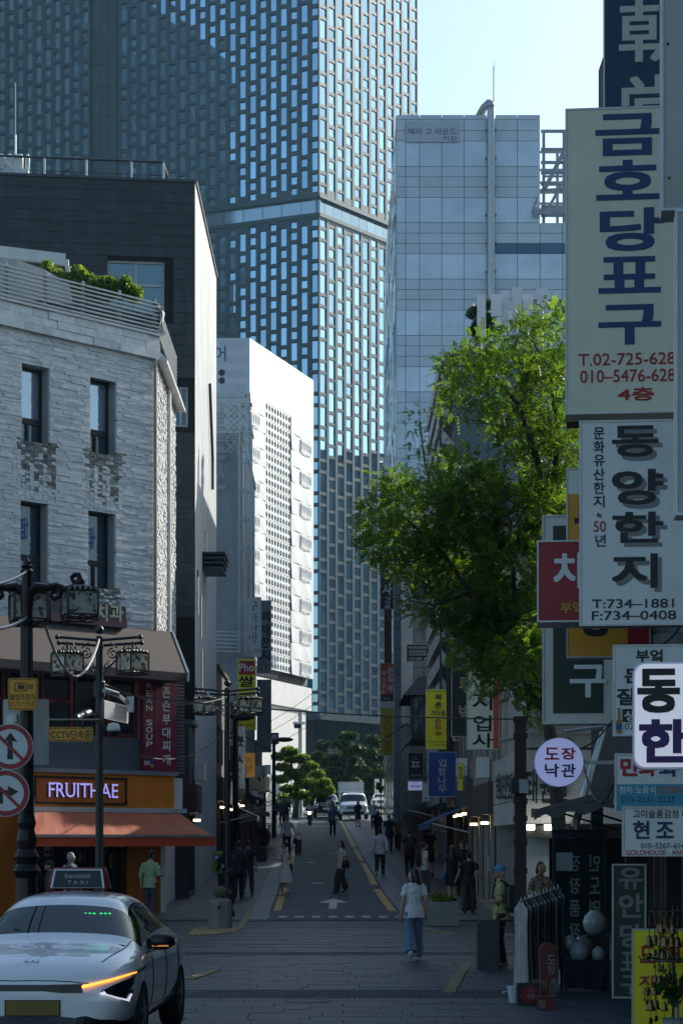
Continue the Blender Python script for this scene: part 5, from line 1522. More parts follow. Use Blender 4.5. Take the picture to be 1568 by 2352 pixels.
# mid-street signs on the right
sign('tofu_sign', 'yellow vertical tofu restaurant sign with black and red letters', (977, 1583, 1032, 1721), 74, YELS,
     [('북', (998, 1594, 1014, 1609), INK, .03), ('촌', (998, 1612, 1014, 1628), INK, .03), ('가마솔', (988, 1631, 1023, 1645), INK, .02), ('순두부', (997, 1650, 1014, 1693), INKRED, .03, 1), ('100%국산콩 요리 전문점', (981, 1586, 1028, 1591), INK, 0), ('Bukchon Soft Tofu Stew', (983, 1701, 1026, 1706), INK, 0), ('순두부 전문점', (985, 1709, 1024, 1714), INK, 0)], depth=.15, yaw=0, br=.3, inset=1)
sign('paper_mill_sign', 'cream vertical sign with black brush letters and an orange edge under the tree', (1072, 1400, 1146, 1722), 54, CREAM,
     [('형', (1086, 1505, 1126, 1545), INK, .03), ('지', (1084, 1590, 1130, 1632), INK, .02), ('업', (1086, 1643, 1128, 1680), INK, .02), ('사', (1084, 1684, 1132, 1718), INK, .02)], depth=.25, yaw=0, inset=1, extra=panel_on(ORS, 1132, 1402, 1145, 1720))
sign('gallery_sign', 'black vertical gallery sign with gold letters, half hidden by the cream sign', (1036, 1510, 1090, 1692), 58, DARKS,
     [('Galle', (1046, 1525, 1072, 1538), INKGOLD, 0), ('루', (1053, 1556, 1082, 1592), INKGOLD, .03), ('벽', (1053, 1618, 1082, 1656), INKGOLD, .03)], depth=.2, yaw=0, cab=DARKS, br=.2, inset=1)
sign('blue_tree_sign', 'blue sign with four pale letters, below the yellow tofu sign', (983, 1727, 1047, 1830), 72, BLUES, [('입팝나무', (1006, 1742, 1024, 1822), PALES, .01, 1)], depth=.25, yaw=0, cab=BLUES, br=.3, inset=1)
sign('forest_sign', 'black sign with a teal and white tree-like letter above the lit shop box', (936, 1729, 972, 1790), 95, DARKS,
     [('ㅅ', (946, 1736, 961, 1746), INKTEAL, .04), ('ㅍ', (943, 1749, 964, 1762), INKW, .02), ('아르떼', (943, 1778, 965, 1784), INKW, .0)], depth=.2, yaw=0, cab=DARKS, br=.3, inset=1)
pl, rt, fp = sign('lit_box_sign', 'small glowing white box sign lettered CANTONE', (936, 1794, 970, 1816), 95, LITB, [('CANTONE', (942, 1803, 965, 1809), INK, .03), ('카메라 필름', (946, 1796, 960, 1799), INK, 0)], depth=.2, yaw=0, br=.35, inset=1)
sign('sun_gallery_sign', 'white SUN GALLERY board beside the blue sign', (969, 1799, 1010, 1842), 88, OFFWHITE, [('SUN', (973, 1831, 983, 1836), INK, .02), ('GALLERY', (973, 1837, 997, 1841), INK, .02)], depth=.1, yaw=0, br=.2, inset=1)
sign('photo_studio_sign', 'black PHOTO STUDIO sign with a pale rounded panel, third floor', (933, 1480, 984, 1519), 92, DARKS,
     [('PHOTO STUDIO', (937, 1485, 980, 1490), INKW, .02), ('작가의 선물', (943, 1497, 974, 1503), INK, 0), ('사진·인화  3F', (937, 1510, 980, 1516), INKW, .01)], depth=.2, yaw=0, cab=DARKS, br=.3, inset=1, extra=panel_on(GREYS, 939, 1493, 978, 1506))
sign('soft_tofu_sign', 'red vertical sign with white letters above the mustard crepe sign', (873, 1524, 905, 1625), 112, ORS,
     [('순두부', (889, 1530, 903, 1592), INKW, .03, 1), ('북창동', (876, 1540, 887, 1582), INKW, .0, 1), ('B1', (877, 1584, 887, 1593), INKW, .03), ('가마솥', (878, 1602, 896, 1608), INKW, .0), ('지하1층', (879, 1615, 899, 1621), INKRED, 0)], depth=.25, yaw=0, br=.5, inset=1,
     extra=lambda pl, fp, rt: (panel_on(GREENS, 874, 1596, 904, 1611)(pl, fp, rt), panel_on(OFFWHITE, 874, 1611, 904, 1624)(pl, fp, rt)))
sign('crepe_sign', 'mustard yellow vertical sign under the red tofu sign, far right', (873, 1626, 906, 1736), 111, YELD, [('인디아체프', (882, 1646, 897, 1732), INK, .0, 1)], depth=.25, yaw=0, br=.4, inset=1)
sign('publisher_sign', 'black vertical sign partly hidden by leaves, highest on the far right', (873, 1275, 905, 1399), 113, DARKS, [('대', (879, 1290, 902, 1315), INKW, .02), ('사', (878, 1341, 900, 1367), INKW, .02), ('서울', (884, 1370, 896, 1378), INKW, 0), ('분원', (884, 1379, 896, 1387), INKW, 0), ('8층', (884, 1389, 896, 1397), INKW, .02)], depth=.25, yaw=0, cab=DARKS, br=.4, inset=1)
sign('pink_sign', 'small pink and yellow board under the blue awning', (1027, 1832, 1062, 1853), 73, M('sign_pink', (.40, .06, .14), .5), [('차', (1040, 1838, 1046, 1848), INKY, .02)], depth=.1, yaw=0, inset=1, br=.15, extra=panel_on(YELD, 1034, 1836, 1060, 1852))
sign('yellow_strip_sign', 'thin yellow strip sign behind the blue letters board', (1050, 1752, 1064, 1816), 68, YELS, [('찻집', (1053, 1760, 1062, 1790), INK, .02, 1)], depth=.1, yaw=0, inset=1, br=.15)

# signs on the left
sign('brush_shop_sign', 'pale vertical brush shop sign with black letters and a faint number', (566, 1372, 600, 1509), 98, PALES, [('구하산방', (572, 1380, 592, 1480), INK, .0, 1), ('732–9895', (569, 1490, 598, 1500), GREYS, 0)], depth=.2, yaw=0, br=-.25, inset=1)
sign('paper_sign', 'grey vertical sign with dark brush letters behind the pale brush shop sign', (590, 1379, 623, 1546), 108, GREYS, [('백제한지', (597, 1402, 620, 1520), INK, .03, 1), ('734–3968', (592, 1526, 620, 1531), INK, 0), ('732–1331', (592, 1535, 620, 1540), INK, 0)], depth=.2, yaw=0, br=-.5, inset=1)
pl, rt, fp = sign('noodle_sign', 'yellow noodle sign with a red Pho square', (545, 1513, 588, 1676), 90, YELS, [('Pho', (550, 1524, 583, 1542), INKW, .02), ('쌀', (548, 1552, 584, 1578), INK, .03), ('국수', (552, 1590, 582, 1640), INK, .03, 1), ('하노이의아침', (549, 1662, 584, 1671), INK, .0)], depth=.2, yaw=0, br=-.2, inset=1, extra=panel_on(REDS, 549, 1518, 585, 1550))
sign('figure_sign', 'grey banner sign with an outlined puffy letter, lowest of the far left signs', (590, 1561, 623, 1728), 112, GREYS, [('김', (596, 1598, 620, 1632), INKGREY, .06), ('배', (596, 1640, 620, 1680), INKGREY, .06)], depth=.2, yaw=0, br=-.5, inset=1)
sign('law_sign', 'white vertical sign with black brush letters next to the third lamp post', (541, 1668, 561, 1812), 86, OFFWHITE, [('붓', (545, 1690, 560, 1715), INK, .04), ('ㅅ', (543, 1735, 559, 1752), INK, .05), ('缶', (543, 1764, 554, 1774), INK, 0), ('3085', (543, 1783, 553, 1788), INK, 0)], depth=.2, yaw=0, br=-.2, inset=1)
sign('tea_sign', 'glowing orange tea house sign on the left side', (562, 1729, 586, 1786), 95, M('lit_orange', (.5, .24, .03), .5, var=.1, emit=.10, ecol=(1, .5, .08)), [('다원', (572, 1738, 580, 1770), INK, 0, 1), ('찻집', (564, 1738, 571, 1776), INK, 0, 1)], depth=.2, yaw=0, br=-.2, inset=1)
sign('black_square_sign', 'small black square sign with a white slanted mark', (621, 1683, 640, 1709), 125, DARKS, [('ASSO', (622, 1702, 636, 1707), INKW, .02), ('〃', (624, 1687, 636, 1697), INKW, .06)], depth=.15, yaw=0, cab=DARKS, br=-.4, inset=1)
sign('store_sign', 'small black store sign with a white end beside the third lamp', (519, 1690, 541, 1790), 84, DARKS, [('법', (524, 1697, 536, 1712), INKW, .02), ('ore', (526, 1774, 538, 1781), INKW, .02)], depth=.2, yaw=0, cab=DARKS, br=-.2, inset=1)

# cloth hangings and a parking board on the left
for i, (px, Y, lab) in enumerate((((565, 1815, 592, 1862), 100, 'white cloth hanging with a painted orchid outside the left shops'), ((592, 1822, 606, 1860), 106, 'narrow pale cloth hanging furthest along the left shops'))):
    p2 = Plane(XA(px[0], Y), Y, 1, .3); u0, v0, u1, v1 = p2.box(*px)
    rt = thing('cloth_hanging', lab, 'cloth hanging', tuple(p2.pt((u0 + u1) / 2, v1)))
    mb = MB()
    for k in range(10):
        a, b = u0 + (u1 - u0) * k / 10, u0 + (u1 - u0) * (k + 1) / 10
        mb.quad(p2.pt(a, v0, .03 * math.sin(k)), p2.pt(b, v0, .03 * math.sin(k + 1)), p2.pt(b, v1, 0), p2.pt(a, v1, 0))
    mb.build('cloth', OFFWHITE, rt)
    t = MB()
    for k in range(7): t.tube([p2.pt((u0 + u1) / 2, v0 + .2, .05), p2.pt((u0 + u1) / 2 + (k - 3) * .05, v0 + .55, .05), p2.pt((u0 + u1) / 2 + (k - 3) * .1, v0 + .6, .05)], .008, 4)
    t.build('painted_orchid', INK, rt)
    mb = MB(); mb.bar(p2.pt(u0 - .1, v1, 0), p2.pt(u1 + .1, v1, 0), .03); mb.build('rod', BLACK, rt)
sign('parking_board', 'yellow green parking board with a blue P by the left wall', (484, 1955, 510, 2006), 62, M('board_lime', (.30, .34, .04), .5, var=.1), [('P', (494, 1966, 501, 1976), INKW, .03), ('주차', (492, 1980, 506, 1998), INK, .02, 1)], depth=.04, yaw=.2, inset=1, extra=panel_on(BLUES, 491, 1963, 505, 1979))

# ================================================================== STREET LAMPS
def spiral(c, r0, r1, turns, pl, start=0, n=26, sgn=1):
    return [pl.pt(c[0] + (r0 + (r1 - r0) * i / n) * math.cos(start + sgn * turns * 2 * math.pi * i / n), c[1] + (r0 + (r1 - r0) * i / n) * math.sin(start + sgn * turns * 2 * math.pi * i / n), 0) for i in range(n + 1)]
def painted_glass():
    m, nt, b = nodes_of('painted_lamp_glass')
    f = noise(nt, 9, 6, .7)
    c = ramp(nt, f, [(.36, (.05, .09, .05)), (.44, (.16, .10, .07)), (.5, (.68, .69, .62)), (1, (.80, .81, .75))])
    link(nt, c, b.inputs['Base Color']); b.inputs['Roughness'].default_value = .35
    tr = nt.nodes.new('ShaderNodeBsdfTranslucent'); link(nt, c, tr.inputs['Color'])
    ms = nt.nodes.new('ShaderNodeMixShader'); ms.inputs[0].default_value = .55
    link(nt, b.outputs[0], ms.inputs[1]); link(nt, tr.outputs[0], ms.inputs[2]); link(nt, ms.outputs[0], nt.nodes['Material Output'].inputs['Surface'])
    return m
LGLASS = painted_glass()
def lantern(parent, c, s, rz, k=1.0):
    """square lantern, centre c, side s"""
    c = Vector(c); h = s * .78 * k
    Mz = Matrix.Rotation(rz, 3, 'Z')
    q = lambda x, y, z: c + Mz @ Vector((x * s / 2, y * s / 2, z))
    f = MB()
    for x in (-1, 1):
        for y in (-1, 1): f.bar(q(x, y, -h / 2), q(x, y, h / 2), s * .075)
    for z in (-h / 2, h / 2, -h / 2 - s * .16):
        for a, b in (((-1, -1), (1, -1)), ((1, -1), (1, 1)), ((1, 1), (-1, 1)), ((-1, 1), (-1, -1))): f.bar(q(*a, z), q(*b, z), s * .07, s * .05)
    for a, b in (((-1, -1), (1, -1)), ((1, -1), (1, 1)), ((1, 1), (-1, 1)), ((-1, 1), (-1, -1))):
        A_, B_ = Vector(q(*a, -h / 2 - s * .05)), Vector(q(*b, -h / 2 - s * .05))
        f.tube([A_ - Z3 * .0, A_.lerp(B_, .25) - Z3 * s * .07, A_.lerp(B_, .5), A_.lerp(B_, .75) - Z3 * s * .07, B_], s * .025, 5)
        for t in (.15, .32, .5, .68, .85):
            f.ball(A_.lerp(B_, t) + Z3 * (h + s * .12 + (.03 * s if t == .5 else 0)), s * .065, 6, 4)
    fr = f.build('lantern_frame', IRON, parent)
    f = MB(); f.add([q(-1.08, -1.08, h / 2 + .01), q(1.08, -1.08, h / 2 + .01), q(1.08, 1.08, h / 2 + .01), q(-1.08, 1.08, h / 2 + .01), q(-.35, -.35, h / 2 + s * .22), q(.35, -.35, h / 2 + s * .22), q(.35, .35, h / 2 + s * .22), q(-.35, .35, h / 2 + s * .22)],
                    [(3, 2, 1, 0), (4, 5, 6, 7), (0, 1, 5, 4), (1, 2, 6, 5), (2, 3, 7, 6), (3, 0, 4, 7)]); f.build('lantern_roof', IRON, fr)
    for a, b in (((-.94, -.9), (.94, -.9)), ((.9, -.94), (.9, .94)), ((.94, .9), (-.94, .9)), ((-.9, .94), (-.9, -.94))):
        MB().quad(q(*a, -h / 2), q(*b, -h / 2), q(*b, h / 2), q(*a, h / 2)).build('lantern_pane', LGLASS, fr)
    return fr
def chain(parent, a, b, n=9):
    a, b = Vector(a), Vector(b); mb = MB()
    for i in range(n):
        p = a.lerp(b, (i + .5) / n) - Z3 * .05 * math.sin(math.pi * (i + .5) / n); mb.box(p, (.018, .03, .03) if i % 2 else (.03, .018, .03))
    mb.build('chain', IRON, parent)

# ornate scrolled lamp at the left edge
Y1 = 30.0; k1 = Y1 / F
PL1 = Plane(XA(62, Y1), Y1, 1, .0)
la = thing('ornate_lamp', 'ornate cast-iron street lamp with scrolled arms at the left edge', 'street lamp', (XA(62, Y1), Y1, 0))
r = lambda px: px * k1
zz = lambda py: ZA(py, Y1)
prof = [(r(36), 0), (r(36), .18), (r(28), .25), (r(30), .5), (r(24), zz(2000) - .1), (r(33), zz(2000)), (r(24), zz(1985)), (r(30), zz(1968)), (r(20), zz(1950)), (r(24), zz(1930)), (r(18), zz(1905)), (r(22), zz(1890)), (r(17), zz(1870)), (r(16), zz(1700)), (r(13), zz(1440)), (r(16), zz(1430)), (r(12), zz(1420)), (r(16), zz(1365)), (r(12), zz(1340)), (r(12), zz(1320)), (r(15), zz(1312)), (r(11), zz(1306)), (r(14), zz(1300)), (r(9), zz(1297)), (r(9), zz(1290)), (r(4), zz(1284)), (.005, zz(1280))]
MB().lathe(prof, (XA(62, Y1), Y1, 0), 14).build('pole', IRON, la, smooth=False)
fl_ = MB()
for k in range(10):
    a = k * .628; fl_.bar(Vector((XA(62, Y1) + r(15.5) * math.cos(a), Y1 + r(15.5) * math.sin(a), zz(1860))), Vector((XA(62, Y1) + r(13) * math.cos(a), Y1 + r(13) * math.sin(a), zz(1440))), .012)
fl_.build('fluting', IRON, la)
def scroll_arm(sx):
    q = lambda x, y: PL1.pt(*PL1.px(62 + sx * (x - 62), y))
    m = MB()
    m.tube([q(66, 1362), q(85, 1348), q(110, 1350), q(130, 1345), q(150, 1352), q(165, 1350), q(178, 1340), q(185, 1328), q(182, 1320), q(172, 1320), q(165, 1326), q(168, 1335), q(176, 1335)], [.075, .07, .055, .05, .045, .045, .045, .042, .04, .036, .032, .028, .02], 8)
    m.tube([q(131, 1344), q(138, 1356), q(136, 1370), q(126, 1375), q(118, 1368), q(120, 1358), q(128, 1358), q(130, 1364)], [.05, .045, .045, .042, .038, .033, .028, .02], 8)
    m.ball(q(186, 1337), .06, 8, 6)
    m.bar(q(186, 1337), q(185, 1358), .03)
    m.build('arm', IRON, la)
scroll_arm(1); scroll_arm(-1)
lantern(la, P(183, 1386, Y1 - .1), r(70), .35)
lantern(la, P(66, 1394, Y1 + .25), r(76), .30)
chain(la, P(175, 1352, Y1), P(160, 1366, Y1)); chain(la, P(192, 1352, Y1), P(206, 1364, Y1))

# plates on that pole
YPL = M('plate_amber', (.70, .31, .012), .45, var=.06, dirt=.1)
def plate(name, label, px, Y, mat, rad, cat='sign', edge=None, yaw=0.0):
    pl = Plane(XA(px[0], Y), Y, 1, yaw)
    u0, v0, u1, v1 = pl.box(*px)
    rt = thing(name, label, cat, tuple(pl.pt((u0 + u1) / 2, v0)))
    f = MB().prism(pl, rrect(pl, px, rad), -.02, 0).build('plate', mat, rt)
    if edge:
        o, i = rrect(pl, (px[0] + 2, px[1] + 2, px[2] - 2, px[3] - 2), rad * .9), rrect(pl, (px[0] + 3.6, px[1] + 3.6, px[2] - 3.6, px[3] - 3.6), rad * .8)
        m = MB(); n = len(o)
        for a in range(n): b = (a + 1) % n; m.quad(pl.pt(*o[a], .003), pl.pt(*o[b], .003), pl.pt(*i[b], .003), pl.pt(*i[a], .003))
        m.build('border', edge, f)
    return pl, rt, f
pl, rt, f = plate('camera_notice', 'amber plate with a camera symbol and two lines of letters on the left pole', (19, 1558, 87, 1631), 29.6, YPL, .03, edge=INK)
t = MB(); T(t, pl, '불법주정차', 24, 1594, 82, 1608, .004, .01); T(t, pl, 'CCTV 단속중', 24, 1610, 82, 1623, .004, .0)
u0, v0, u1, v1 = pl.box(34, 1568, 63, 1588); frame_rect(t, pl, u0, v0, u1, v1, .012, .002, .005)
t.ob(pl, *[pl.px(42, 0)[0], pl.px(57, 0)[0]], pl.px(50, 1583)[1], pl.px(50, 1573)[1], .002, .005)
for i in range(4): x = pl.px(66 + i * 3, 0)[0]; t.ob(pl, x, x + .009, pl.px(50, 1583)[1], pl.px(50, 1572)[1], .002, .005)
t.build('lettering', INK, f)
pl, rt, f = plate('panel_sign', 'plain pale back of a rectangular sign panel on the left pole', (8, 1606, 113, 1757), 30.3, M('panel_back', (.48, .48, .44), .5, var=.08, dirt=.4), .03)
mb = MB(); mb.ob(pl, pl.px(28, 0)[0], pl.px(40, 0)[0], pl.px(0, 1660)[1], pl.px(0, 1640)[1], .0, .05); mb.build('clamp', STEEL, rt)
pl, rt, f = plate('bar_sign', 'long amber bar sign about camera enforcement hung between two poles', (70, 1670, 214, 1703), 36, YPL, .03, edge=INK)
t = MB(); T(t, pl, '정차CCTV단속중', 86, 1677, 209, 1697, .004, .015); t.build('lettering', INK, f)
mb = MB(); mb.tube([P(60, 1655, 36), P(228, 1655, 38)], .03, 6); 
for x in (90, 190): mb.bar(P(x, 1655, 36.1), P(x, 1672, 36), .03)
mb.build('hanger', DARKMETAL, rt)
RSR = M('sign_ring_red', (.30, .012, .018), .4, var=.05); RSW = M('sign_white', (.62, .63, .62), .4, var=.04, dirt=.1)
def round_sign(label, cx, cy, rad, Y, kind):
    pl = Plane(XA(cx, Y), Y, 1, 0.05); cu, cv = pl.px(cx, cy); rr = rad / F * Y
    rt = thing('traffic_sign', label, 'traffic sign', tuple(pl.pt(cu, cv - rr)))
    C = lambda r_: [(cu + r_ * math.cos(a), cv + r_ * math.sin(a)) for a in np.linspace(0, 2 * math.pi, 40, endpoint=False)]
    MB().prism(pl, C(rr), -.03, -.005).build('plate', STEEL, rt)
    MB().prism(pl, C(rr * .97), -.005, .0).build('red_ring', RSR, rt)
    f = MB().prism(pl, C(rr * .76), .0, .003).build('white_field', RSW, rt)
    a = rr
    m = MB()
    if kind == 'up':
        s = [(-.13, -.55), (.13, -.55), (.10, .25), (.32, .2), (.02, .62), (-.30, .2), (-.10, .25)]
    else:
        s = [(-.35, -.45), (-.12, -.45), (-.12, -.02), (.12, -.02), (.08, -.22), (.55, .07), (.08, .32), (.10, .14), (-.35, .14)]
    m.prism(pl, [(cu + x * a, cv + y * a) for x, y in s], .003, .006); m.build('arrow', INK, f)
    d = MB(); t = .09
    d.prism(pl, [(cu - .58 * a - t * .7 * a * .7, cv + .55 * a - t * .5 * a), (cu + .55 * a - t * .7 * a * .7, cv - .58 * a - t * .5 * a), (cu + .55 * a + t * .5 * a, cv - .58 * a + t * .7 * a), (cu - .58 * a + t * .5 * a, cv + .55 * a + t * .7 * a)], .006, .009)
    d.build('slash', RSR, f)
    mb = MB(); mb.ob(pl, cu - .05, cu + .05, cv + rr * .2, cv + rr + .12, -.09, -.03); mb.build('clamp', STEEL, rt)
round_sign('round no-straight-ahead sign with an up arrow crossed out', 24, 1715, 53, 29.5, 'up')
round_sign('round no-right-turn sign with a bent arrow crossed out, below the other round sign', 14, 1822, 54, 29.5, 'right')
cb2 = thing('control_box', 'two small pale control boxes strapped beside the round signs', 'control box', tuple(P(70, 1830, 30)))
mb = MB(); mb.box(P(72, 1800, 30.1), (.07, .1, .15)); mb.box(P(68, 1855, 30.1), (.13, .12, .28)); mb.build('box', OFFWHITE, cb2)

def cross_lamp(px, Y, ptop, arm_px, lan, base_y, label, rz=.78):
    k = Y / F
    X = XA(px, Y); g = G(Y)
    rt = thing('street_lamp', label, 'street lamp', (X, Y, g))
    zt_ = ZA(ptop, Y)
    prof = [(.2, 0), (.2, .12), (.15, .2), (.13, .55), (.15, .6), (.085, .7), (.08, 1.1), (.1, 1.12), (.1, 1.18), (.08, 1.2), (.07, zt_ - g - .45), (.075, zt_ - g - .4), (.075, zt_ - g - .22), (.05, zt_ - g - .2)]
    MB().lathe(prof, (X, Y, g), 12).build('pole', BLACK, rt)
    MB().ball((X, Y, zt_ - .08), .085, 10, 8).build('finial', BLACK, rt, smooth=True)
    za_ = zt_ - .32
    a, b = X - arm_px * k, X + arm_px * k
    for sy, dz in ((-.12, .03), (.12, -.06)):
        m = MB()
        m.tube([(a, Y + sy, za_ + .06 + dz), (X, Y + sy * .6, za_ + dz), (b, Y + sy, za_ + .06 + dz)], .028, 8)
        m.ball((a, Y + sy, za_ + .06 + dz), .05, 8, 6); m.ball((b, Y + sy, za_ + .06 + dz), .05, 8, 6)
        m.build('arm', BLACK, rt)
    pl = Plane(X, Y, 1, 0)
    for s in (-1, 1):
        m = MB()
        m.tube(spiral((s * .26, za_ - .22), .11, .02, 1.6, pl, 1.57, sgn=s), .016, 5); m.tube(spiral((s * .15, za_ - .45), .08, .015, 1.5, pl, 1.57, sgn=-s), .014, 5)
        m.tube([pl.pt(s * .52, za_), pl.pt(s * .4, za_ - .25), pl.pt(s * .08, za_ - .6)], .018, 5); m.tube([pl.pt(s * .2, za_), pl.pt(s * .35, za_ - .12)], .014, 5)
        m.build('scroll_bracket', BLACK, rt)
        for i, (lx, ly, ls) in enumerate(lan):
            if (lx < px) != (s < 0): continue
            c = P(lx, ly, Y - .1)
            fr = lantern(rt, c, ls * k, rz)
            m = MB(); m.bar((c.x, c.y, c.z + .35 * ls * k), (c.x, c.y, za_), .04); m.build('hanger', BLACK, rt)
            chain(rt, (c.x + .03, c.y, za_), (c.x + .16, c.y - .05, c.z + .5 * ls * k), 7); chain(rt, (c.x - .03, c.y, za_), (c.x - .16, c.y - .05, c.z + .5 * ls * k), 7)
    return rt
l2 = cross_lamp(229, 42, 1437, 95, [(155, 1523, 52), (305, 1521, 52)], 2110, 'black cross-arm street lamp in front of the orange shop, two hanging lanterns')
cross_lamp(522, 56, 1562, 70, [(470, 1621, 38), (576, 1621, 38)], 2127, 'third street lamp with two dark lanterns, beside the stone bollard')
mb = MB(); mb.lathe([(.11, 0), (.11, .28), (.1, .3)], (XA(229, 42), 42, ZA(1600, 42)), 12); mb.build('clamp_band', DARKMETAL, l2)
# display board with sunlight put in as a glow, and cameras, hung on the second lamp
le = thing('display_board', 'tilted white slatted display board hung on the second lamp post', 'display board', tuple(P(262, 1655, 42)))
pl = Plane(XA(240, 41.6), 41.6, 1, .25)
q = [P(240, 1608, 41.6), P(292, 1622, 42.4), P(291, 1661, 42.4), P(240, 1650, 41.6)]
m = MB(); m.quad(q[3], q[2], q[1], q[0]); bk_ = [p + Vector((.02, .14, 0)) for p in q]; m.quad(bk_[0], bk_[1], bk_[2], bk_[3]); m.quad(q[0], q[1], bk_[1], bk_[0]); m.quad(q[2], q[3], bk_[3], bk_[2]); m.quad(q[1], q[2], bk_[2], bk_[1]); m.quad(q[3], q[0], bk_[0], bk_[3])
m.build('board_back', M('sunlit_board_white', (.7, .7, .68), .4, var=.03, emit=.28, ecol=(1, .98, .92)), le)  # faint emission stands in for sunlight on the board's back
m = MB()
for i in range(1, 22):
    f = i / 22; m.bar(q[0].lerp(q[3], f) + Vector((0, -.01, 0)), q[1].lerp(q[2], f) + Vector((0, -.01, 0)), .012)
m.build('slat', PALEANT, le)
m = MB(); m.tube([P(240, 1585, 41.8), P(272, 1596, 42)], .055, 8); m.box(P(300, 1618, 42.4), (.12, .25, .3)); m.bar(P(270, 1595, 42), P(295, 1615, 42.3), .06); m.build('bracket', STEEL, le)
cc = thing('security_camera', 'dark bullet security camera beside the second lamp post', 'camera', tuple(P(205, 1650, 41.5)))
m = MB(); m.tube([P(174, 1650, 41.0), P(205, 1636, 41.8)], .07, 10); m.build('housing', DARKMETAL, cc)
m = MB(); m.bar(P(205, 1638, 41.8), P(226, 1645, 42), .05); m.build('arm', DARKMETAL, cc)
dm = thing('dome_camera', 'white dome security camera under the display board', 'camera', tuple(P(261, 1690, 42)))
m = MB(); m.lathe([(.02, .16), (.1, .14), (.13, .06), (.135, 0)], P(261, 1679, 42) , 12); m.build('cover', WHITEPAINT, dm, smooth=True)
MB().ball(P(261, 1681, 42), .1, 10, 8).build('dome', INK, dm, smooth=True)
m = MB(); m.bar(P(261, 1668, 42), P(232, 1668, 42), .04); m.build('arm', BLACK, dm)

# far lamps and poles
def cobra(px, Y, ptop, sx, label, arm=34):
    X = XA(px, Y); g = G(Y); z = ZA(ptop, Y)
    rt = thing('pole_lamp', label, 'street lamp', (X, Y, g))
    m = MB(); m.tube([(X, Y, g), (X, Y, z)], [.13, .09], 8); m.build('pole', BLACK, rt)
    e = X + sx * XA(CX + arm, Y)
    m = MB(); m.tube([(X, Y, z - .3), (X + (e - X) * .5, Y, z + .05), (e, Y, z + .12)], .04, 6); m.build('arm', BLACK, rt)
    m = MB(); m.ball((e, Y, z + .08), (.5, .25, .14), 10, 6); m.build('lamp_head', DARKMETAL, rt, smooth=True)
    return rt
cobra(629, 120, 1702, 1, 'slim dark lamp post standing among the far left pedestrians', 24)
cobra(541, 80, 1652, 1, 'curved-arm lamp reaching over the yellow noodle sign', 14)
pp = thing('light_mast', 'tall thin mast with a white floodlight in front of the white building', 'mast', (XA(690, 160), 160, G(160)))
m = MB(); m.tube([P(690, 1905, 160), P(690, 1632, 160)], .16, 8); m.build('pole', STEEL, pp)
m = MB(); m.box(P(687, 1661, 159.8), (.9, .3, .18)); m.build('floodlight', WHITEPAINT, pp); m = MB(); m.box(P(683, 1668, 159.8), (.5, .4, .3)); m.build('camera_box', DARKMETAL, pp)

# brown square post on the right
bp_ = thing('brown_post', 'square brown post with iron bands on the right pavement', 'post', (XA(1194, 36.5), 36.5, 0))
zt_ = ZA(1650, 36.5)
m = MB(); m.box((XA(1194, 36.5), 36.5, zt_ / 2), (.19, .19, zt_)); m.build('post', M('brown_iron', (.035, .020, .016), .55, var=.2, bump=.2), bp_)
for py in (1652, 1690, 1790, 1840, 1880, 1935, 2000, 2060):
    m = MB(); m.box((XA(1194, 36.5), 36.5, ZA(py, 36.5)), (.225, .225, .09)); m.build('band', M('band_brown', (.028, .017, .014), .5), bp_)
m = MB(); m.box(P(1193, 1806, 36.35), (.3, .2, .25)); m.build('meter_box', DARKMETAL, bp_); m = MB(); m.box(P(1202, 1806, 36.2), (.15, .06, .23)); m.build('cover', STEEL, bp_)

# bollards and planter
STN = M('granite', (.17, .165, .155), .75, var=.25, scale=14, bump=.3, bscale=60)
STND = M('granite_dark', (.06, .055, .05), .75, var=.25, scale=14, bump=.3, bscale=60)
b1_ = thing('stone_bollard', 'grey stone bollard with a round mossy cap by the left kerb', 'bollard', (XA(505, 50.8), 50.8, G(50.8)))
m = MB(); c = (XA(505, 50.8), 50.8, G(50.8)); m.lathe([(.3, -.02), (.29, .05), (.27, .62), (.25, .68), (.18, .7)], c, 8); m.build('post', STN, b1_)
m = MB(); m.ball((c[0], c[1], .86 + c[2]), (.17, .17, .14), 12, 8); m.build('cap', M('moss_stone', (.09, .085, .04), .9, var=.4, scale=20, bump=.6), b1_, smooth=True)
m = MB(); m.prism(Plane(c[0], c[1] - .285, 1, 0), [(.05 * math.cos(a), c[2] + .5 + .05 * math.sin(a)) for a in np.linspace(0, 6.28, 12, endpoint=False)], 0, .01); m.build('disc', INK, b1_)
b2_ = thing('square_bollard', 'dark square stone bollard on the right by the man in the cap', 'bollard', (XA(1119, 36.3), 36.3, 0))
m = MB(); c = (XA(1119, 36.3), 36.3, 0); m.box((c[0], c[1], .39), (.36, .36, .80)); m.build('post', STND, b2_); m = MB(); m.box((c[0] + .01, c[1], .80), (.31, .31, .05)); m.build('cap', STND, b2_)
pt = thing('planter', 'pale square stone planter on the right corner with sparse shoots', 'planter', (XA(1015, 52.6), 52.6, G(52.6)))
c = (XA(1015, 52.6), 52.6, G(52.6)); m = MB(); m.box((c[0], c[1], c[2] + .27), (.74, .74, .56)); m.build('box', M('planter_stone', (.22, .21, .20), .8, var=.15, scale=8, bump=.2), pt)
v, f = leaf_cloud([((c[0] - .1, c[1], c[2] + .66), (.25, .25, .12)), ((c[0] + .15, c[1], c[2] + .62), (.15, .2, .08))], 160, .06, 9); np_mesh('shoots', v, f, LEAFB, pt)
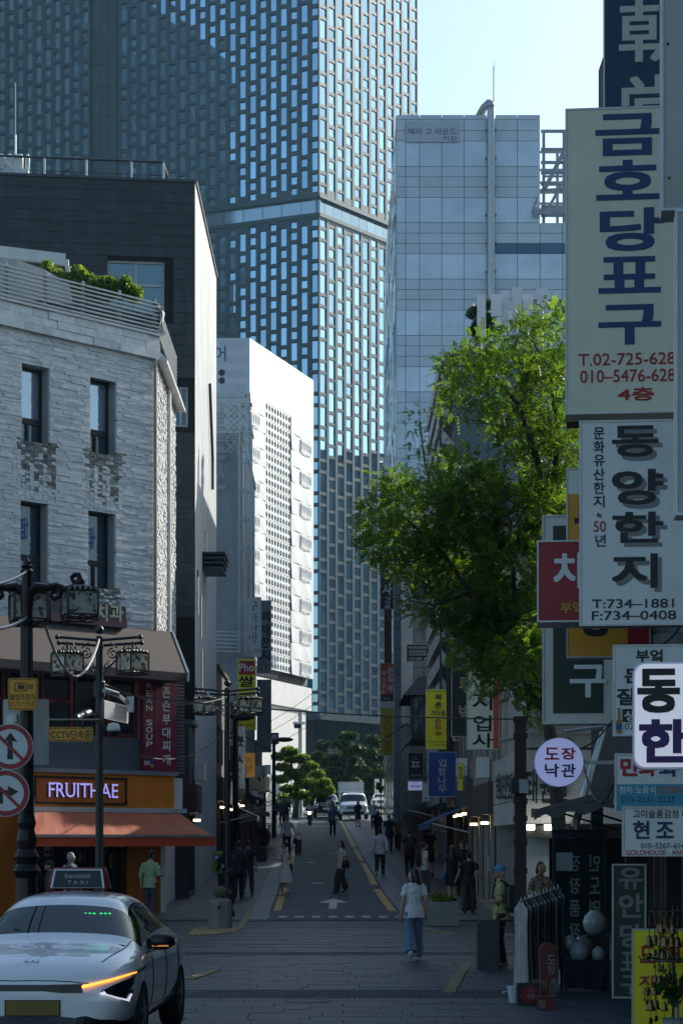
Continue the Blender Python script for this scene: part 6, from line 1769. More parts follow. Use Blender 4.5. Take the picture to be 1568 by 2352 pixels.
for px, Y, lab in ((652, 158, 'dark steel bollard at the plaza edge, left one'), (681, 158, 'dark steel bollard at the plaza edge, right one, near the pine trunk'), ):
    o = thing('steel_bollard', lab, 'bollard', (XA(px, Y), Y, G(Y)), 'steel bollards at the plaza edge'); m = MB(); m.lathe([(.13, 0), (.13, .95), (.1, 1.0)], (XA(px, Y), Y, G(Y)), 8); m.build('post', DARKMETAL, o)
wpn = 0
for px, Y, lab in ((865, 172, 'white stone post left of the far white car'), (883, 172, 'white stone post behind the far white car'), (901, 172, 'white stone post right of the far white car'), (638, 172, 'white stone post at the left end of the plaza hedge')):
    o = thing('stone_post', lab, 'post', (XA(px, Y), Y, G(Y)), 'white stone posts by the plaza'); m = MB(); m.box((XA(px, Y), Y, G(Y) + 1.3), (.36, .36, 2.7)); m.build('post', WHITEPAINT, o)

# ================================================================== CABLES
CBL = M('cable_black', (.015, .015, .016), .5, var=0)
CBS = M('cable_silver', (.45, .45, .44), .4, metal=.5, var=.1)
def cable(label, a, b, sag, r=.014, mat=None, n=18):
    a, b = Vector(a), Vector(b)
    pts = [a.lerp(b, i / n) - Z3 * sag * 4 * (i / n) * (1 - i / n) for i in range(n + 1)]
    o = MB().tube(pts, r, 5).build('overhead_cable', mat or CBL)
    return tag(o, label, 'cable')
cable('bright cable drooping from the ornate lamp to the second lamp', P(66, 1296, 30), P(229, 1466, 42), 1.1, .022, CBS)
cable('bright cable leaving the ornate lamp towards the upper left', P(62, 1312, 30), P(-40, 1345, 24), .05, .018, CBS)
cable('white cable tied to the ornate lamp at lantern height', P(62, 1418, 30), P(-60, 1440, 24), .08, .022, CBS)
cable('long black cable crossing the whole street above the pedestrians', P(229, 1588, 42), P(1194, 1652, 36.5), .12, .014)
cable('black cable from the second lamp to the third lamp', P(229, 1566, 42), P(522, 1600, 56), .3, .012)
cable('drooping black cable from the second lamp behind the noodle sign', P(235, 1700, 42), P(545, 1640, 80), .9, .013)
cc_ = cable('black cable carrying a small banner across the far street', P(560, 1690, 96), P(935, 1660, 98), 1.35, .02)
cable('thin cable from the lattice lamp up to the red tofu sign', P(600, 1690, 105), P(905, 1440, 112), .6, .012)
cable('thin cable rising across the base of the white building', P(615, 1660, 110), P(905, 1400, 112), .6, .012)
cable('lowest thin cable rising to the right over the far street', P(620, 1715, 110), P(905, 1500, 112), .5, .012)
for lab, a, b, sg in (('slack black cable between the white paper sign and the cutlet sign', P(1560, 1440, 22.3), P(1480, 1482, 21.6), .08), ('slack black cable looping below the green framed sign', P(1408, 1650, 29.8), P(1250, 1690, 30.2), .3), ('black cable hanging down beside the amber sign', P(1490, 1320, 27.3), P(1500, 1560, 27.4), .0), ('loose cable from the round sign to the folk art sign', P(1340, 1760, 30), P(1412, 1790, 22), .35)):
    cable(lab, a, b, sg, .012)
hs = thing('hanging_banner', 'small white and red banner hung from the cable across the street', 'banner', tuple(P(766, 1723, 97)))
pl = Plane(XA(755, 97), 97, 1, .05); u0, v0, u1, v1 = pl.box(755, 1717, 775, 1729)
m = MB(); m.add([pl.pt(u0, v0 - .06, 0), pl.pt(u1, v0, 0), pl.pt(u1, v1, 0), pl.pt(u0, v1 - .06, 0), pl.pt(u0, v0 - .06, -.03), pl.pt(u1, v0, -.03), pl.pt(u1, v1, -.03), pl.pt(u0, v1 - .06, -.03)], [(0, 1, 2, 3), (7, 6, 5, 4), (0, 4, 5, 1), (1, 5, 6, 2), (2, 6, 7, 3), (3, 7, 4, 0)])
m.build('cloth', OFFWHITE, hs)
t = MB(); T(t, pl, '안국역', 759, 1718, 771, 1724, .01, .03); t.build('lettering', INKRED, hs); t = MB(); T(t, pl, '→ ●', 758, 1725, 772, 1728, .01, .0); t.build('lettering', INK, hs)

# ================================================================== GOODS OUTSIDE THE RIGHT SHOP
cr = thing('clothes_rack', 'steel clothes rail with coats hanging outside the right shop', 'clothes rack', (2.95, 33, 0))
A, B = Vector((2.47, 30.2, 1.29)), Vector((3.12, 31.1, 1.46))
m = MB(); m.tube([A, B], .018, 8); m.build('rail', STEEL, cr)
for p in (A, B):
    m = MB(); m.tube([(p.x - .25, p.y, .03), (p.x, p.y, .1), (p.x, p.y, p.z)], .016, 6); m.tube([(p.x + .25, p.y, .03), (p.x, p.y, .1)], .016, 6); m.build('leg', STEEL, cr)
gcols = [(.30, .29, .27), (.14, .11, .08), (.05, .05, .05), (.15, .12, .08), (.04, .045, .055), (.12, .09, .07), (.03, .06, .06), (.025, .025, .03), (.16, .15, .13), (.05, .03, .03), (.08, .10, .12)]
glab = ['long pale coat', 'long tan coat', 'black coat', 'sand-coloured jacket', 'charcoal coat', 'brown jacket', 'dark teal jacket', 'black jacket', 'grey jacket', 'dark maroon coat', 'slate jacket']
for i, c in enumerate(gcols):
    f = (i + .3) / len(gcols); p = A.lerp(B, f)
    o = thing('hanging_coat', glab[i] + ' hung on the rail, ' + ['at the near end', 'second from the near end', 'third from the near end', 'beside the black coat', 'in the middle of the front half', 'at the middle of the rail', 'just past the middle', 'with a short hem, past the teal one', 'near the far end', 'second from the far end', 'at the far end'][i], 'coat', (p.x, p.y, p.z), 'coats on the clothes rail')
    L_ = random.choice((.85, 1.0, 1.12)) if i > 1 else 1.18
    m = MB()
    rings = []
    for z, w, d in ((0, .05, .02), (-.05, .13, .024), (-.12, .22, .028), (-.35, .20, .034), (-.7, .21, .038), (-L_, .24, .042)):
        rings.append((z, w, d))
    n = 14; k0 = len(m.v)
    dx = (B - A).normalized(); sx = Vector((.36, -.93, 0))
    for z, w, d in rings:
        for j in range(n):
            t = 2 * math.pi * j / n; wob = 1 + .12 * math.sin(5 * t + i) * (-z)
            m.v.append(tuple(p + sx * (w * math.cos(t) * wob) + dx * (d * math.sin(t) * wob) + Z3 * z))
    for a in range(len(rings) - 1):
        for j in range(n): m.f.append((k0 + a * n + j, k0 + (a + 1) * n + j, k0 + (a + 1) * n + (j + 1) % n, k0 + a * n + (j + 1) % n)); m.m.append(0)
    m.build('garment', M('coat_%d' % i, c, .9, var=.2, scale=4, bump=.2), o, smooth=True)
    m = MB(); m.tube([p + Z3 * .07, p + Z3 * .0], .008, 5); m.tube([p - sx * .2 - Z3 * .1, p + Z3 * .0, p + sx * .2 - Z3 * .1], .008, 5); m.build('hanger', STEEL, o)

tbm = thing('display_table', 'low table under a black cloth in front of the right shop', 'table', (XA(1345, 30.5), 30.5, 0))
xa_, xb_ = XA(1292, 30.5), XA(1400, 30.5)
zt_ = ZA(2206, 30.5)
m = MB(); m.box(((xa_ + xb_) / 2, 30.8, zt_ - .02), (xb_ - xa_, .7, .04)); m.build('tabletop', BLACK, tbm)
for x in (xa_ + .04, xb_ - .04):
    for yy in (30.5, 31.1): MB().box((x, yy, (zt_ - .04) / 2), (.04, .04, zt_ - .04)).build('leg', BLACK, tbm)
m = MB()
for i in range(14):
    a, b = xa_ + (xb_ - xa_) * i / 14, xa_ + (xb_ - xa_) * (i + 1) / 14
    m.quad((a, 30.43 - .02 * math.sin(i * 1.3), .08), (b, 30.43 - .02 * math.sin((i + 1) * 1.3), .08), (b, 30.44, zt_ + .004), (a, 30.44, zt_ + .004))
m.quad((xa_, 30.44, zt_ + .004), (xb_, 30.44, zt_ + .004), (xb_, 31.16, zt_ + .004), (xa_, 31.16, zt_ + .004)); o = m.build('tablecloth', M('black_cloth', (.010, .012, .02), .9)); tag(o, 'black cloth draped over the low table', 'tablecloth')
PORC = M('porcelain', (.34, .35, .35), .3, var=.08, scale=6, coat=.4)
SPECK = M('speckled_porcelain', (.26, .27, .27), .35, var=.2, scale=30)
CELA = M('celadon', (.16, .20, .17), .3, var=.1, coat=.4)
def jar(px, py, rad, Y, mat, label, squash=.92):
    c = P(px, py, Y); r_ = rad / F * Y
    o = thing('moon_jar', label, 'jar', (c.x, c.y, c.z - r_ * squash), 'jars on the shop display')
    prof = [(r_ * .45, -r_ * squash), (r_ * .8, -r_ * .6), (r_ * .98, -r_ * .15), (r_, .1 * r_), (r_ * .85, .55 * r_), (r_ * .5, .85 * r_), (r_ * .42, .9 * r_), (r_ * .46, 1.02 * r_), (r_ * .4, 1.02 * r_), (r_ * .36, .9 * r_)]
    MB().lathe(prof, c, 20).build('body', mat, o, smooth=True)
jar(1366, 2120, 29, 31.6, PORC, 'large plain white moon jar at the right, higher than the others')
jar(1330, 2187, 24, 30.7, SPECK, 'white jar with dark speckles at the front of the table')
jar(1309, 2166, 17, 31.0, PORC, 'small white jar behind the speckled one')
jar(1338, 2176, 26, 31.1, CELA, 'dull green jar behind the small white jar')
jar(1374, 2192, 17, 30.7, SPECK, 'lumpy pale pot at the right end of the table')
st_ = thing('jar_stand', 'dark wooden stand carrying the large moon jar', 'stand', (XA(1366, 31.6), 31.6, zt_))
m = MB(); zz0 = ZA(2148, 31.6); m.box((XA(1366, 31.6), 31.75, zz0 / 2 ), (.4, .4, zz0)); m.build('block', BLACK, st_)

# glass shop door standing open with its letters seen from behind
pl = Plane(XA(1268, 36.4), 36.4, 1, .08)
dr = thing('glass_door', 'open glass shop door with pale letters read from behind and a paper notice', 'door', (XA(1330, 36.4), 36.4, 0))
u0, v0, u1, v1 = pl.box(1268, 1930, 1392, 2262)
m = MB(); frame_rect(m, pl, u0, .02, u1, ZA(1905, 36.4), .05, -.03, .03); m.ob(pl, u0 + .05, u1 - .05, ZA(1925, 36.4), ZA(1908, 36.4), -.03, .03); m.build('frame', DARKMETAL, dr)
m = MB(); m.ob(pl, u0 + .05, u1 - .05, .07, ZA(1926, 36.4), -.006, .006); pn_ = m.build('pane', glass('green_glass', (.012, .022, .02), .05, spec=.6), dr)
t = MB()
for i, (a, b) in enumerate((('인', '장'), ('도', '장'), ('명', '품'), ('인', '장'))):
    y0 = 1963 + i * 52
    T(t, pl, b, 1306, y0, 1331, y0 + 38, .01, .02, mirror=True); T(t, pl, a, 1352, y0, 1377, y0 + 38, .01, .02, mirror=True)
t.build('lettering', M('ink_mint', (.16, .20, .18), .5, var=0), pn_)
m = MB(); a = pl.box(1275, 1958, 1314, 2000); m.ob(pl, a[0], a[2], a[1], a[3], .012, .016); m.build('notice', M('paper_pale', (.26, .30, .29), .8), pn_)
m = MB(); m.tube([pl.pt(u0 + .12, ZA(2120, 36.4), .05), pl.pt(u0 + .12, ZA(2060, 36.4), .05)], .015, 6); m.build('handle', STEEL, dr)

# red stamp-shaped board, small boards, box
rs = thing('stamp_board', 'dark red rounded board shaped like a seal with white letters', 'board', (XA(1259, 28.5), 28.5, 0))
pl = Plane(XA(1238, 28.5), 28.5, 1, 0)
cu, cv = pl.px(1259, 2190); w_ = 22 / F * 28.5
pts = [(cu - w_ * .8, 0.02), (cu + w_ * .8, .02), (cu + w_ * .82, cv - .25), (cu + w_, cv)] + [(cu + w_ * math.cos(a), cv + w_ * 1.15 * math.sin(a)) for a in np.linspace(.2, math.pi - .2, 10)] + [(cu - w_, cv), (cu - w_ * .82, cv - .25)]
MB().prism(pl, pts, -.12, 0).build('board', M('stamp_red', (.10, .010, .010), .4, var=.15, coat=.3), rs)
t = MB(); TV(t, pl, '도장', 1256, 2192, 1274, 2240, w=.01, bold=.02); TV(t, pl, '滿印堂', 1260, 2246, 1276, 2300, w=.01, bold=.0); T(t, pl, '당', 1244, 2250, 1256, 2268, .01, .0); t.build('lettering', INKGREY, rs)
rs2 = thing('price_board', 'low red board with white letters in front of the seal board', 'board', (XA(1252, 27.6), 27.6, 0))
pl = Plane(XA(1230, 27.6), 27.6, 1, 0); u0, v0, u1, v1 = pl.box(1234, 2288, 1274, 2340)
MB().ob(pl, u0, u1, .0, v1, -.1, 0).build('board', M('stamp_red2', (.12, .012, .012), .5, var=.15), rs2)
t = MB(); T(t, pl, '장', 1236, 2296, 1252, 2316, .01, .02); T(t, pl, '만원', 1244, 2320, 1270, 2336, .01, .02); t.build('lettering', INKGREY, rs2)
wm = thing('fruit_board', 'black and red drinks board with white letters standing on the pavement', 'board', (XA(1212, 28.4), 28.4, 0))
pl = Plane(XA(1187, 28.4), 28.4, 1, .05); u0, v0, u1, v1 = pl.box(1188, 2258, 1238, 2306)
MB().ob(pl, u0, u1, .0, v1, -.14, 0).build('board', DARKS, wm)
cu, cv = pl.px(1216, 2284); m = MB(); m.prism(pl, [(cu + .13 * math.cos(a), cv + .12 * math.sin(a)) for a in np.linspace(0, 6.28, 24, endpoint=False)], 0, .006); m.build('red_disc', M('melon_red', (.20, .012, .014), .5), wm)
t = MB(); T(t, pl, '생생', 1212, 2270, 1226, 2280, .012, .0); T(t, pl, '수박', 1208, 2282, 1228, 2296, .012, .03); t.build('lettering', INKGREY, wm)
bk2 = thing('plastic_tub', 'small pale plastic tub left of the drinks board', 'tub', (XA(1181, 28.8), 28.8, 0)); MB().lathe([(.07, 0), (.1, .2), (.11, .2), (.11, .22), (.09, .22)], (XA(1181, 28.8), 28.8, .0), 12).build('tub', PALES, bk2)

# wind bells on ring racks, standing plants
BRASS = M('old_brass', (.22, .15, .06), .35, metal=.85, var=.4, scale=20)
def bell_mesh():
    m = MB(); m.lathe([(.004, .06), (.014, .055), (.02, .03), (.026, .005), (.034, -.01), (.03, -.012), (.01, .0)], (0, 0, 0), 8); m.tube([(0, 0, .06), (0, 0, .2)], .003, 4); m.tube([(0, 0, -.01), (0, 0, -.06)], .003, 4); m.box((0, 0, -.08), (.03, .003, .04))
    return m.mesh('bell', BRASS, None, True)
BM = bell_mesh()
for (cx_, cy_, Y, rad, lab) in ((1545, 2092, 23.4, .26, 'upper ring rack hung with little brass wind bells'), (1545, 2205, 23.0, .34, 'lower ring rack hung with brass wind bells and charms')):
    c = P(cx_, cy_, Y)
    rt = thing('bell_rack', lab, 'bell rack', tuple(c))
    m = MB()
    for rr_ in (rad, rad * .6): m.tube([c + Vector((rr_ * math.cos(a), rr_ * math.sin(a), 0)) for a in np.linspace(0, 6.2832, 25)], .008, 5)
    for k in range(10): a = k * .628; m.tube([c + Vector((rad * math.cos(a), rad * math.sin(a), 0)), c + Vector((rad * 1.08 * math.cos(a), rad * 1.08 * math.sin(a), .05))], .006, 4)
    m.tube([c + Z3 * .05, Vector((c.x, c.y, .02))], .014, 6); m.build('ring_frame', DARKMETAL, rt)
    for k in range(34):
        a = random.uniform(0, 6.28); q_ = random.choice((rad, rad * .6)) ; o = bpy.data.objects.new('bell', BM); COL.objects.link(o); o.parent = rt
        o.location = (q_ * math.cos(a), q_ * math.sin(a), -.22 - random.choice((0, .14, .28))); o.rotation_euler = (0, 0, a); s = random.uniform(.8, 1.7); o.scale = (s, s, s)
pg = thing('leafy_plant', 'broad-leaved green potted plant at the bottom right corner', 'plant', tuple(P(1545, 2300, 22.6)))
v, f = leaf_cloud([(tuple(P(1545, 2262, 22.6)), (.2, .2, .18)), (tuple(P(1560, 2290, 22.6)), (.18, .2, .12))], 90, .07, 21, .3); np_mesh('leaves', v, f, leafmat('broad_leaf', (.012, .05, .012), (.03, .09, .02), .3), pg)
m = MB(); m.lathe([(.12, 0), (.16, .3), (.17, .3)], (XA(1555, 22.6), 22.6, 0), 12); m.tube([(XA(1555, 22.6), 22.6, .28), (XA(1555, 22.6), 22.6, .5)], .02, 5); m.build('pot', GREYS, pg)
ow = thing('old_awning', 'sagging dark awning over the goods at the right shop entrance', 'awning', (3.7, 30, 2.7))
m = MB()
for i in range(10):
    y0, y1 = 24.2 + i * 1.0, 25.2 + i * 1.0; s0, s1 = .04 * math.sin(i * 1.7), .04 * math.sin((i + 1) * 1.7)
    m.quad((3.02, y0, 2.62 + s0), (3.02, y1, 2.62 + s1), (4.36, y1, 3.0), (4.36, y0, 3.0)); m.quad((3.02, y0, 2.5 + s0), (3.02, y1, 2.5 + s1), (3.02, y1, 2.62 + s1), (3.02, y0, 2.62 + s0))
m.build('cloth', M('awning_black', (.018, .018, .018), .9), ow)
m = MB()
for y_ in (24.3, 27.5, 30.8, 34.1): m.bar((3.05, y_, 2.6), (4.36, y_, 2.96), .04); m.bar((3.3, y_, 2.62), (4.36, y_, 2.3), .03)
m.build('awning_arm', DARKMETAL, ow)
m = MB(); m.box((3.06, 34.3, 2.58), (.14, .2, .14)); m.build('end_cap', M('cap_ochre', (.20, .15, .08), .6), ow)
ul = thing('folded_parasol', 'folded white parasol frame leaning by the round sign', 'parasol', tuple(P(1340, 1900, 33.5)))
m = MB(); m.tube([P(1392, 1668, 33.5), P(1322, 1905, 33.5)], .03, 6); m.tube([P(1380, 1680, 33.6), P(1318, 1900, 33.4)], [.02, .06], 6); m.build('cloth', WHITEPAINT, ul); m = MB(); m.tube([P(1295, 1680, 33.5), P(1390, 1668, 33.5)], .025, 6); m.tube([P(1297, 1690, 33.5), P(1320, 1702, 33.5)], .02, 6); m.build('arm', STEEL, ul)
# ================================================================== TREES
def limb(mb, pts, r0, r1, n=7):
    m = len(pts); mb.tube(pts, [r0 + (r1 - r0) * i / (m - 1) for i in range(m)], n)
def sprays(clumps, per_m3, size, seed, pairs=6, leaf=.06, wid=.022, dens=lambda c: 1.0):
    """compound leaves: a stalk of paired leaflets, scattered through ellipsoids, drooping outwards"""
    r = np.random.default_rng(seed)
    V = []
    for c, rad in clumps:
        vol = rad[0] * rad[1] * rad[2] * 4.19
        n = max(12, int(per_m3 * dens(c) * vol ** .85))
        d = r.normal(size=(n, 3)); d /= np.linalg.norm(d, axis=1)[:, None]
        q = d * (r.random(n) ** .42)[:, None]
        keep = np.sin(q[:, 0] * 5 + c[0] * 7) + np.sin(q[:, 2] * 6 + c[2] * 5) + np.sin(q[:, 1] * 5 + 1) > -1.25
        q = q[keep]; d = d[keep]; n = len(q)
        p = np.array(c) + q * np.array(rad)
        ax = d * .8 + r.normal(size=(n, 3)) * .55; ax[:, 2] += .15
        ax /= np.linalg.norm(ax, axis=1)[:, None]
        up = np.array([0, 0, 1.0]) + r.normal(size=(n, 3)) * .45
        sd = np.cross(ax, up); sd /= np.maximum(np.linalg.norm(sd, axis=1), 1e-5)[:, None]
        L = size * (.65 + .7 * r.random(n))[:, None]
        for k in range(pairs):
            t = (k + 1) / pairs
            droop = np.zeros((n, 3)); droop[:, 2] = -.18 * t * t
            b = p + ax * L * t + droop * L
            for s in (-1, 1):
                dr = sd * s * .85 + ax * .5; dr[:, 2] -= .12 + .15 * r.random(n); dr /= np.linalg.norm(dr, axis=1)[:, None]
                ll = leaf * (.8 + .4 * r.random(n))[:, None] * (1.1 - .35 * abs(t - .5))
                nn = np.cross(dr, sd * .3 + ax); nn /= np.maximum(np.linalg.norm(nn, axis=1), 1e-5)[:, None]
                w = np.cross(nn, dr); w /= np.maximum(np.linalg.norm(w, axis=1), 1e-5)[:, None]
                V.append(np.stack([b, b + dr * ll * .5 + w * wid, b + dr * ll, b + dr * ll * .5 - w * wid], 1).reshape(-1, 3))
    v = np.concatenate(V); return v, np.arange(len(v)).reshape(-1, 4)
BARK = M('bark', (.055, .042, .034), .95, var=.35, scale=10, bump=1.0, bscale=18, stretch=(1, 1, .3))
LEAFT = leafmat('scholar_leaf', (.036, .085, .026), (.095, .145, .034), .55)
YT = 44.0
tr_ = thing('street_tree', 'large bright green street tree spreading over the right pavement', 'tree', (XA(1290, YT), YT, 0))
tk = MB()
def tp_(*p): return [P(x, y, YT + dy) for x, y, dy in p]
limb(tk, tp_((1292, 2170, .2), (1285, 1950, .2), (1275, 1780, .1), (1258, 1650, 0)), .17, .12, 10)
limb(tk, tp_((1258, 1650, 0), (1240, 1608, 0), (1190, 1540, -.1), (1134, 1456, -.2), (1080, 1360, -.3), (1010, 1260, -.3), (930, 1190, -.2), (860, 1190, -.1)), .10, .015)
limb(tk, tp_((1258, 1650, 0), (1272, 1450, .2), (1262, 1250, .3), (1235, 1060, .3), (1190, 930, .2), (1120, 850, .1), (1060, 830, 0)), .11, .015)
limb(tk, tp_((1262, 1250, .3), (1280, 1000, .5), (1262, 850, .5), (1255, 740, .4)), .07, .012)
limb(tk, tp_((1134, 1456, -.2), (1110, 1300, .2), (1075, 1180, .5), (1060, 1080, .5)), .06, .012)
limb(tk, tp_((1190, 1540, -.1), (1180, 1350, -.5), (1170, 1200, -.8), (1150, 1120, -.8)), .06, .012)
limb(tk, tp_((1080, 1360, -.3), (1000, 1390, -.5), (940, 1380, -.5)), .04, .01)
limb(tk, tp_((1010, 1260, -.3), (950, 1290, .2), (860, 1280, .3)), .035, .01)
limb(tk, tp_((1190, 930, .2), (1150, 980, 0), (1060, 960, 0)), .03, .01)
limb(tk, tp_((1262, 850, .5), (1220, 780, .3), (1180, 750, .2)), .03, .01)
limb(tk, tp_((1258, 1650, 0), (1220, 1600, -.4), (1190, 1590, -.5)), .04, .01)
tk.build('trunk', BARK, tr_, smooth=True)
K = YT / F
cl = []
for px, py, rx, rz in ((1065, 1062, 30, 34), (905, 1105, 34, 26), (1120, 1112, 44, 34), (868, 1095, 16, 14), (868, 1195, 48, 40), (842, 1175, 24, 20), (850, 1262, 34, 28), (900, 1240, 55, 55), (930, 1150, 60, 52), (1000, 1175, 80, 85), (1040, 1090, 40, 48), (960, 1285, 85, 65), (1085, 1150, 80, 85), (1050, 1270, 110, 90),
                       (1000, 1380, 75, 55), (1100, 1390, 100, 80), (1180, 1290, 100, 110), (1250, 1200, 60, 120), (1150, 1470, 85, 60), (1235, 1430, 70, 80), (1105, 1545, 34, 50), (1180, 1560, 62, 48), (1240, 1560, 42, 62), (1225, 1640, 26, 26), (1075, 1490, 40, 40),
                       (1060, 850, 55, 62), (1032, 925, 30, 34), (1110, 805, 58, 42), (1100, 900, 70, 68), (1165, 870, 70, 80), (1190, 762, 40, 36), (1235, 800, 58, 65), (1266, 718, 34, 26), (1285, 770, 36, 75), (1255, 900, 60, 90), (1290, 1010, 46, 100), (1185, 965, 70, 45), (1245, 1060, 58, 80), (1300, 880, 30, 90), (1300, 1130, 36, 90), (1290, 1280, 40, 90), (1200, 1180, 70, 70), (1290, 1480, 30, 70), (1150, 1400, 60, 50), (1200, 1500, 60, 50), (1170, 1020, 30, 40)):
    dy = (((px * 7 + py * 3) % 100) / 100 - .5) * 2.4
    cl.append((tuple(P(px, py, YT + dy)), (rx * K, .55 + .5 * rx * K, rz * K)))
v, f = sprays(cl, 300, .26, 5, dens=lambda c: .75 if c[2] > 10.4 else (1.25 if c[0] > 2.6 else 1.0))
np_mesh('crown', v, f, LEAFT, tr_, 'stuff')
LEAFD = leafmat('rear_leaf', (.03, .075, .025), (.06, .12, .03), .4)
YB = 74.0
t2 = thing('rear_tree', 'thin sparse tree behind the bright tree, against the pale panelled building', 'tree', (XA(1020, YB), YB, G(YB)))
tk = MB(); limb(tk, [P(1034, 1990, YB), P(1030, 1500, YB), P(1010, 1200, YB), P(975, 1060, YB), P(962, 960, YB)], .12, .015)
limb(tk, [P(1010, 1200, YB), P(1010, 1050, YB), P(1008, 950, YB)], .04, .01); tk.build('trunk', BARK, t2)
kb = YB / F; cl = [(tuple(P(px, py, YB + dy)), (rx * kb, .5, rz * kb)) for px, py, rx, rz, dy in ((958, 955, 20, 26, 0), (945, 985, 18, 22, .3), (962, 1010, 26, 34, -.3), (948, 1060, 26, 28, 0), (978, 1085, 26, 24, .3), (935, 1085, 16, 16, 0), (1000, 1020, 22, 26, 0), (1012, 945, 20, 22, 0), (985, 1050, 22, 20, 0))]
v, f = sprays(cl, 70, .26, 6); np_mesh('crown', v, f, LEAFD, t2, 'stuff')
PINEL = leafmat('sunlit_needles', (.06, .12, .03), (.13, .18, .05), .35)  # sunlight put into the colour: brighter needles for the sunlit pine
PINED = leafmat('dark_needles', (.018, .045, .02), (.035, .07, .03), .2)  # shade of the far pines put into the colour; roof conifer shares it
def pine(label, px, Y, base_py, clumps, mat, n, seed, name='pine_tree', bend=8, leaf=.20):
    k = Y / F
    rt = thing(name, label, 'tree', (XA(px, Y), Y, G(Y)))
    tk = MB(); top = min(c[1] for c in clumps)
    pts = [P(px + bend * math.sin(i * .9), base_py + (top - base_py) * i / 6, Y + .2 * math.sin(i)) for i in range(7)]
    pts[0].z = G(Y) - .1
    limb(tk, pts, .22, .04)
    for c in clumps: limb(tk, [pts[3].lerp(pts[5], .3 + .5 * ((c[0] * 13) % 10) / 10), P(c[0], c[1] + 4, Y)], .06, .02, 5)
    tk.build('trunk', BARK, rt)
    cl = [(tuple(P(x, y, Y + ((x * 3 + y) % 7 - 3) * .35)), (rx * k, rx * k * .8, rz * k)) for x, y, rx, rz in clumps]
    v, f = leaf_cloud(cl, n, leaf, seed); np_mesh('crown', v, f, mat, rt, 'stuff')
    return rt
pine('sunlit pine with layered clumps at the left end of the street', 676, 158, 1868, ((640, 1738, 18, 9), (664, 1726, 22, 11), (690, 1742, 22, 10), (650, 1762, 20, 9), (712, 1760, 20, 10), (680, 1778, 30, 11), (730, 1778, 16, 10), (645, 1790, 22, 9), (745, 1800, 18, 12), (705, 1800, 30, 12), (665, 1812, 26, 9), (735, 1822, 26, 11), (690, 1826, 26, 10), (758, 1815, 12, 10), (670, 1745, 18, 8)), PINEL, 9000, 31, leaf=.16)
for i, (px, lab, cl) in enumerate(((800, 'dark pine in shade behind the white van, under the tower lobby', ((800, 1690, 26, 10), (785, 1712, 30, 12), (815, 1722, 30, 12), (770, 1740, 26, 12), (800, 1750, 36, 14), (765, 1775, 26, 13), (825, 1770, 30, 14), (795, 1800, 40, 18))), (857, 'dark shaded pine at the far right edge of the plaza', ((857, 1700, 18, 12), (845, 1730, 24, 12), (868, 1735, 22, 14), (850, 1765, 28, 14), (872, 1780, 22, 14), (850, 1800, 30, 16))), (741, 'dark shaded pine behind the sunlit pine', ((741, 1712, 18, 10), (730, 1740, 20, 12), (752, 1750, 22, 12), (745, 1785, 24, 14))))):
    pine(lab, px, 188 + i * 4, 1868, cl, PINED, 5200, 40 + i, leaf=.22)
hd = thing('hedge', 'low bright hedge along the far plaza under the pine', 'hedge', (XA(680, 170), 170, G(170)))
v, f = leaf_cloud([(tuple(P(x, 1840, 170)), (.75, .5, .55)) for x in range(648, 745, 14)] + [(tuple(P(652, 1828, 170)), (.5, .4, .6))], 2600, .11, 51); np_mesh('foliage', v, f, leafmat('hedge_leaf', (.06, .10, .02), (.12, .16, .03), .45), hd, 'stuff')
cn = thing('roof_conifer', 'dark bristly conifer on the roof beside the leftmost phone antenna', 'tree', (XA(1102, 81), 81, zh))
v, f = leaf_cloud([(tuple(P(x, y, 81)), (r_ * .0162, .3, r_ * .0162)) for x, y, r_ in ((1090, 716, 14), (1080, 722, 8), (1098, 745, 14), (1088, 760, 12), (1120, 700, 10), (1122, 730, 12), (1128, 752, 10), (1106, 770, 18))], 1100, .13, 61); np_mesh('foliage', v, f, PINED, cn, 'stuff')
m = MB(); m.tube([Vector((XA(1104, 81), 81, zh)), P(1104, 710, 81)], .07, 6); m.build('trunk', BARK, cn)
wl = thing('street_shrub', 'small pale-leaved shrub by the far right signs', 'shrub', (XA(873, 118), 118, G(118)))
v, f = leaf_cloud([(tuple(P(873, 1812, 118)), (.25, .2, .2)), (tuple(P(868, 1804, 118)), (.15, .2, .15))], 120, .09, 63); np_mesh('foliage', v, f, LEAFB, wl, 'stuff'); m = MB(); m.tube([Vector((XA(876, 118), 118, G(118))), P(874, 1818, 118)], .03, 5); m.build('stem', BARK, wl)

# ================================================================== PEOPLE
SKIN = M('skin', (.42, .26, .18), .55, var=.06, scale=6)
SKINT = M('skin_tan', (.30, .17, .11), .55, var=.06, scale=6)
HAIRB = M('hair_black', (.012, .010, .010), .5, var=.2, scale=30)
HAIRG = M('hair_grey', (.36, .36, .36), .6, var=.2, scale=30)
HAIRBR = M('hair_brown', (.05, .025, .016), .5, var=.2, scale=30)
def patterned(c, name='patterned_fabric'):
    if name in _mats: return _mats[name]
    m, nt, b = nodes_of(name); f = noise(nt, 22, 3, .5)
    link(nt, ramp(nt, f, [(.42, tuple(x * .3 for x in c)), (.47, c), (.55, tuple(min(1, x * 2.2) for x in c)), (.60, tuple(x * .5 for x in c))]), b.inputs['Base Color']); b.inputs['Roughness'].default_value = .9
    _mats[name] = m; return m
def cloth(c):
    if c == (.17, .125, .085): return patterned(c)
    if c in ((.035, .028, .024), (.030, .024, .018)): return patterned(c, 'patterned_dark')
    return M('fabric_%s' % '_'.join('%03d' % int(x * 1000) for x in c), c, .85, var=.14, scale=5, bump=.25, bscale=25)
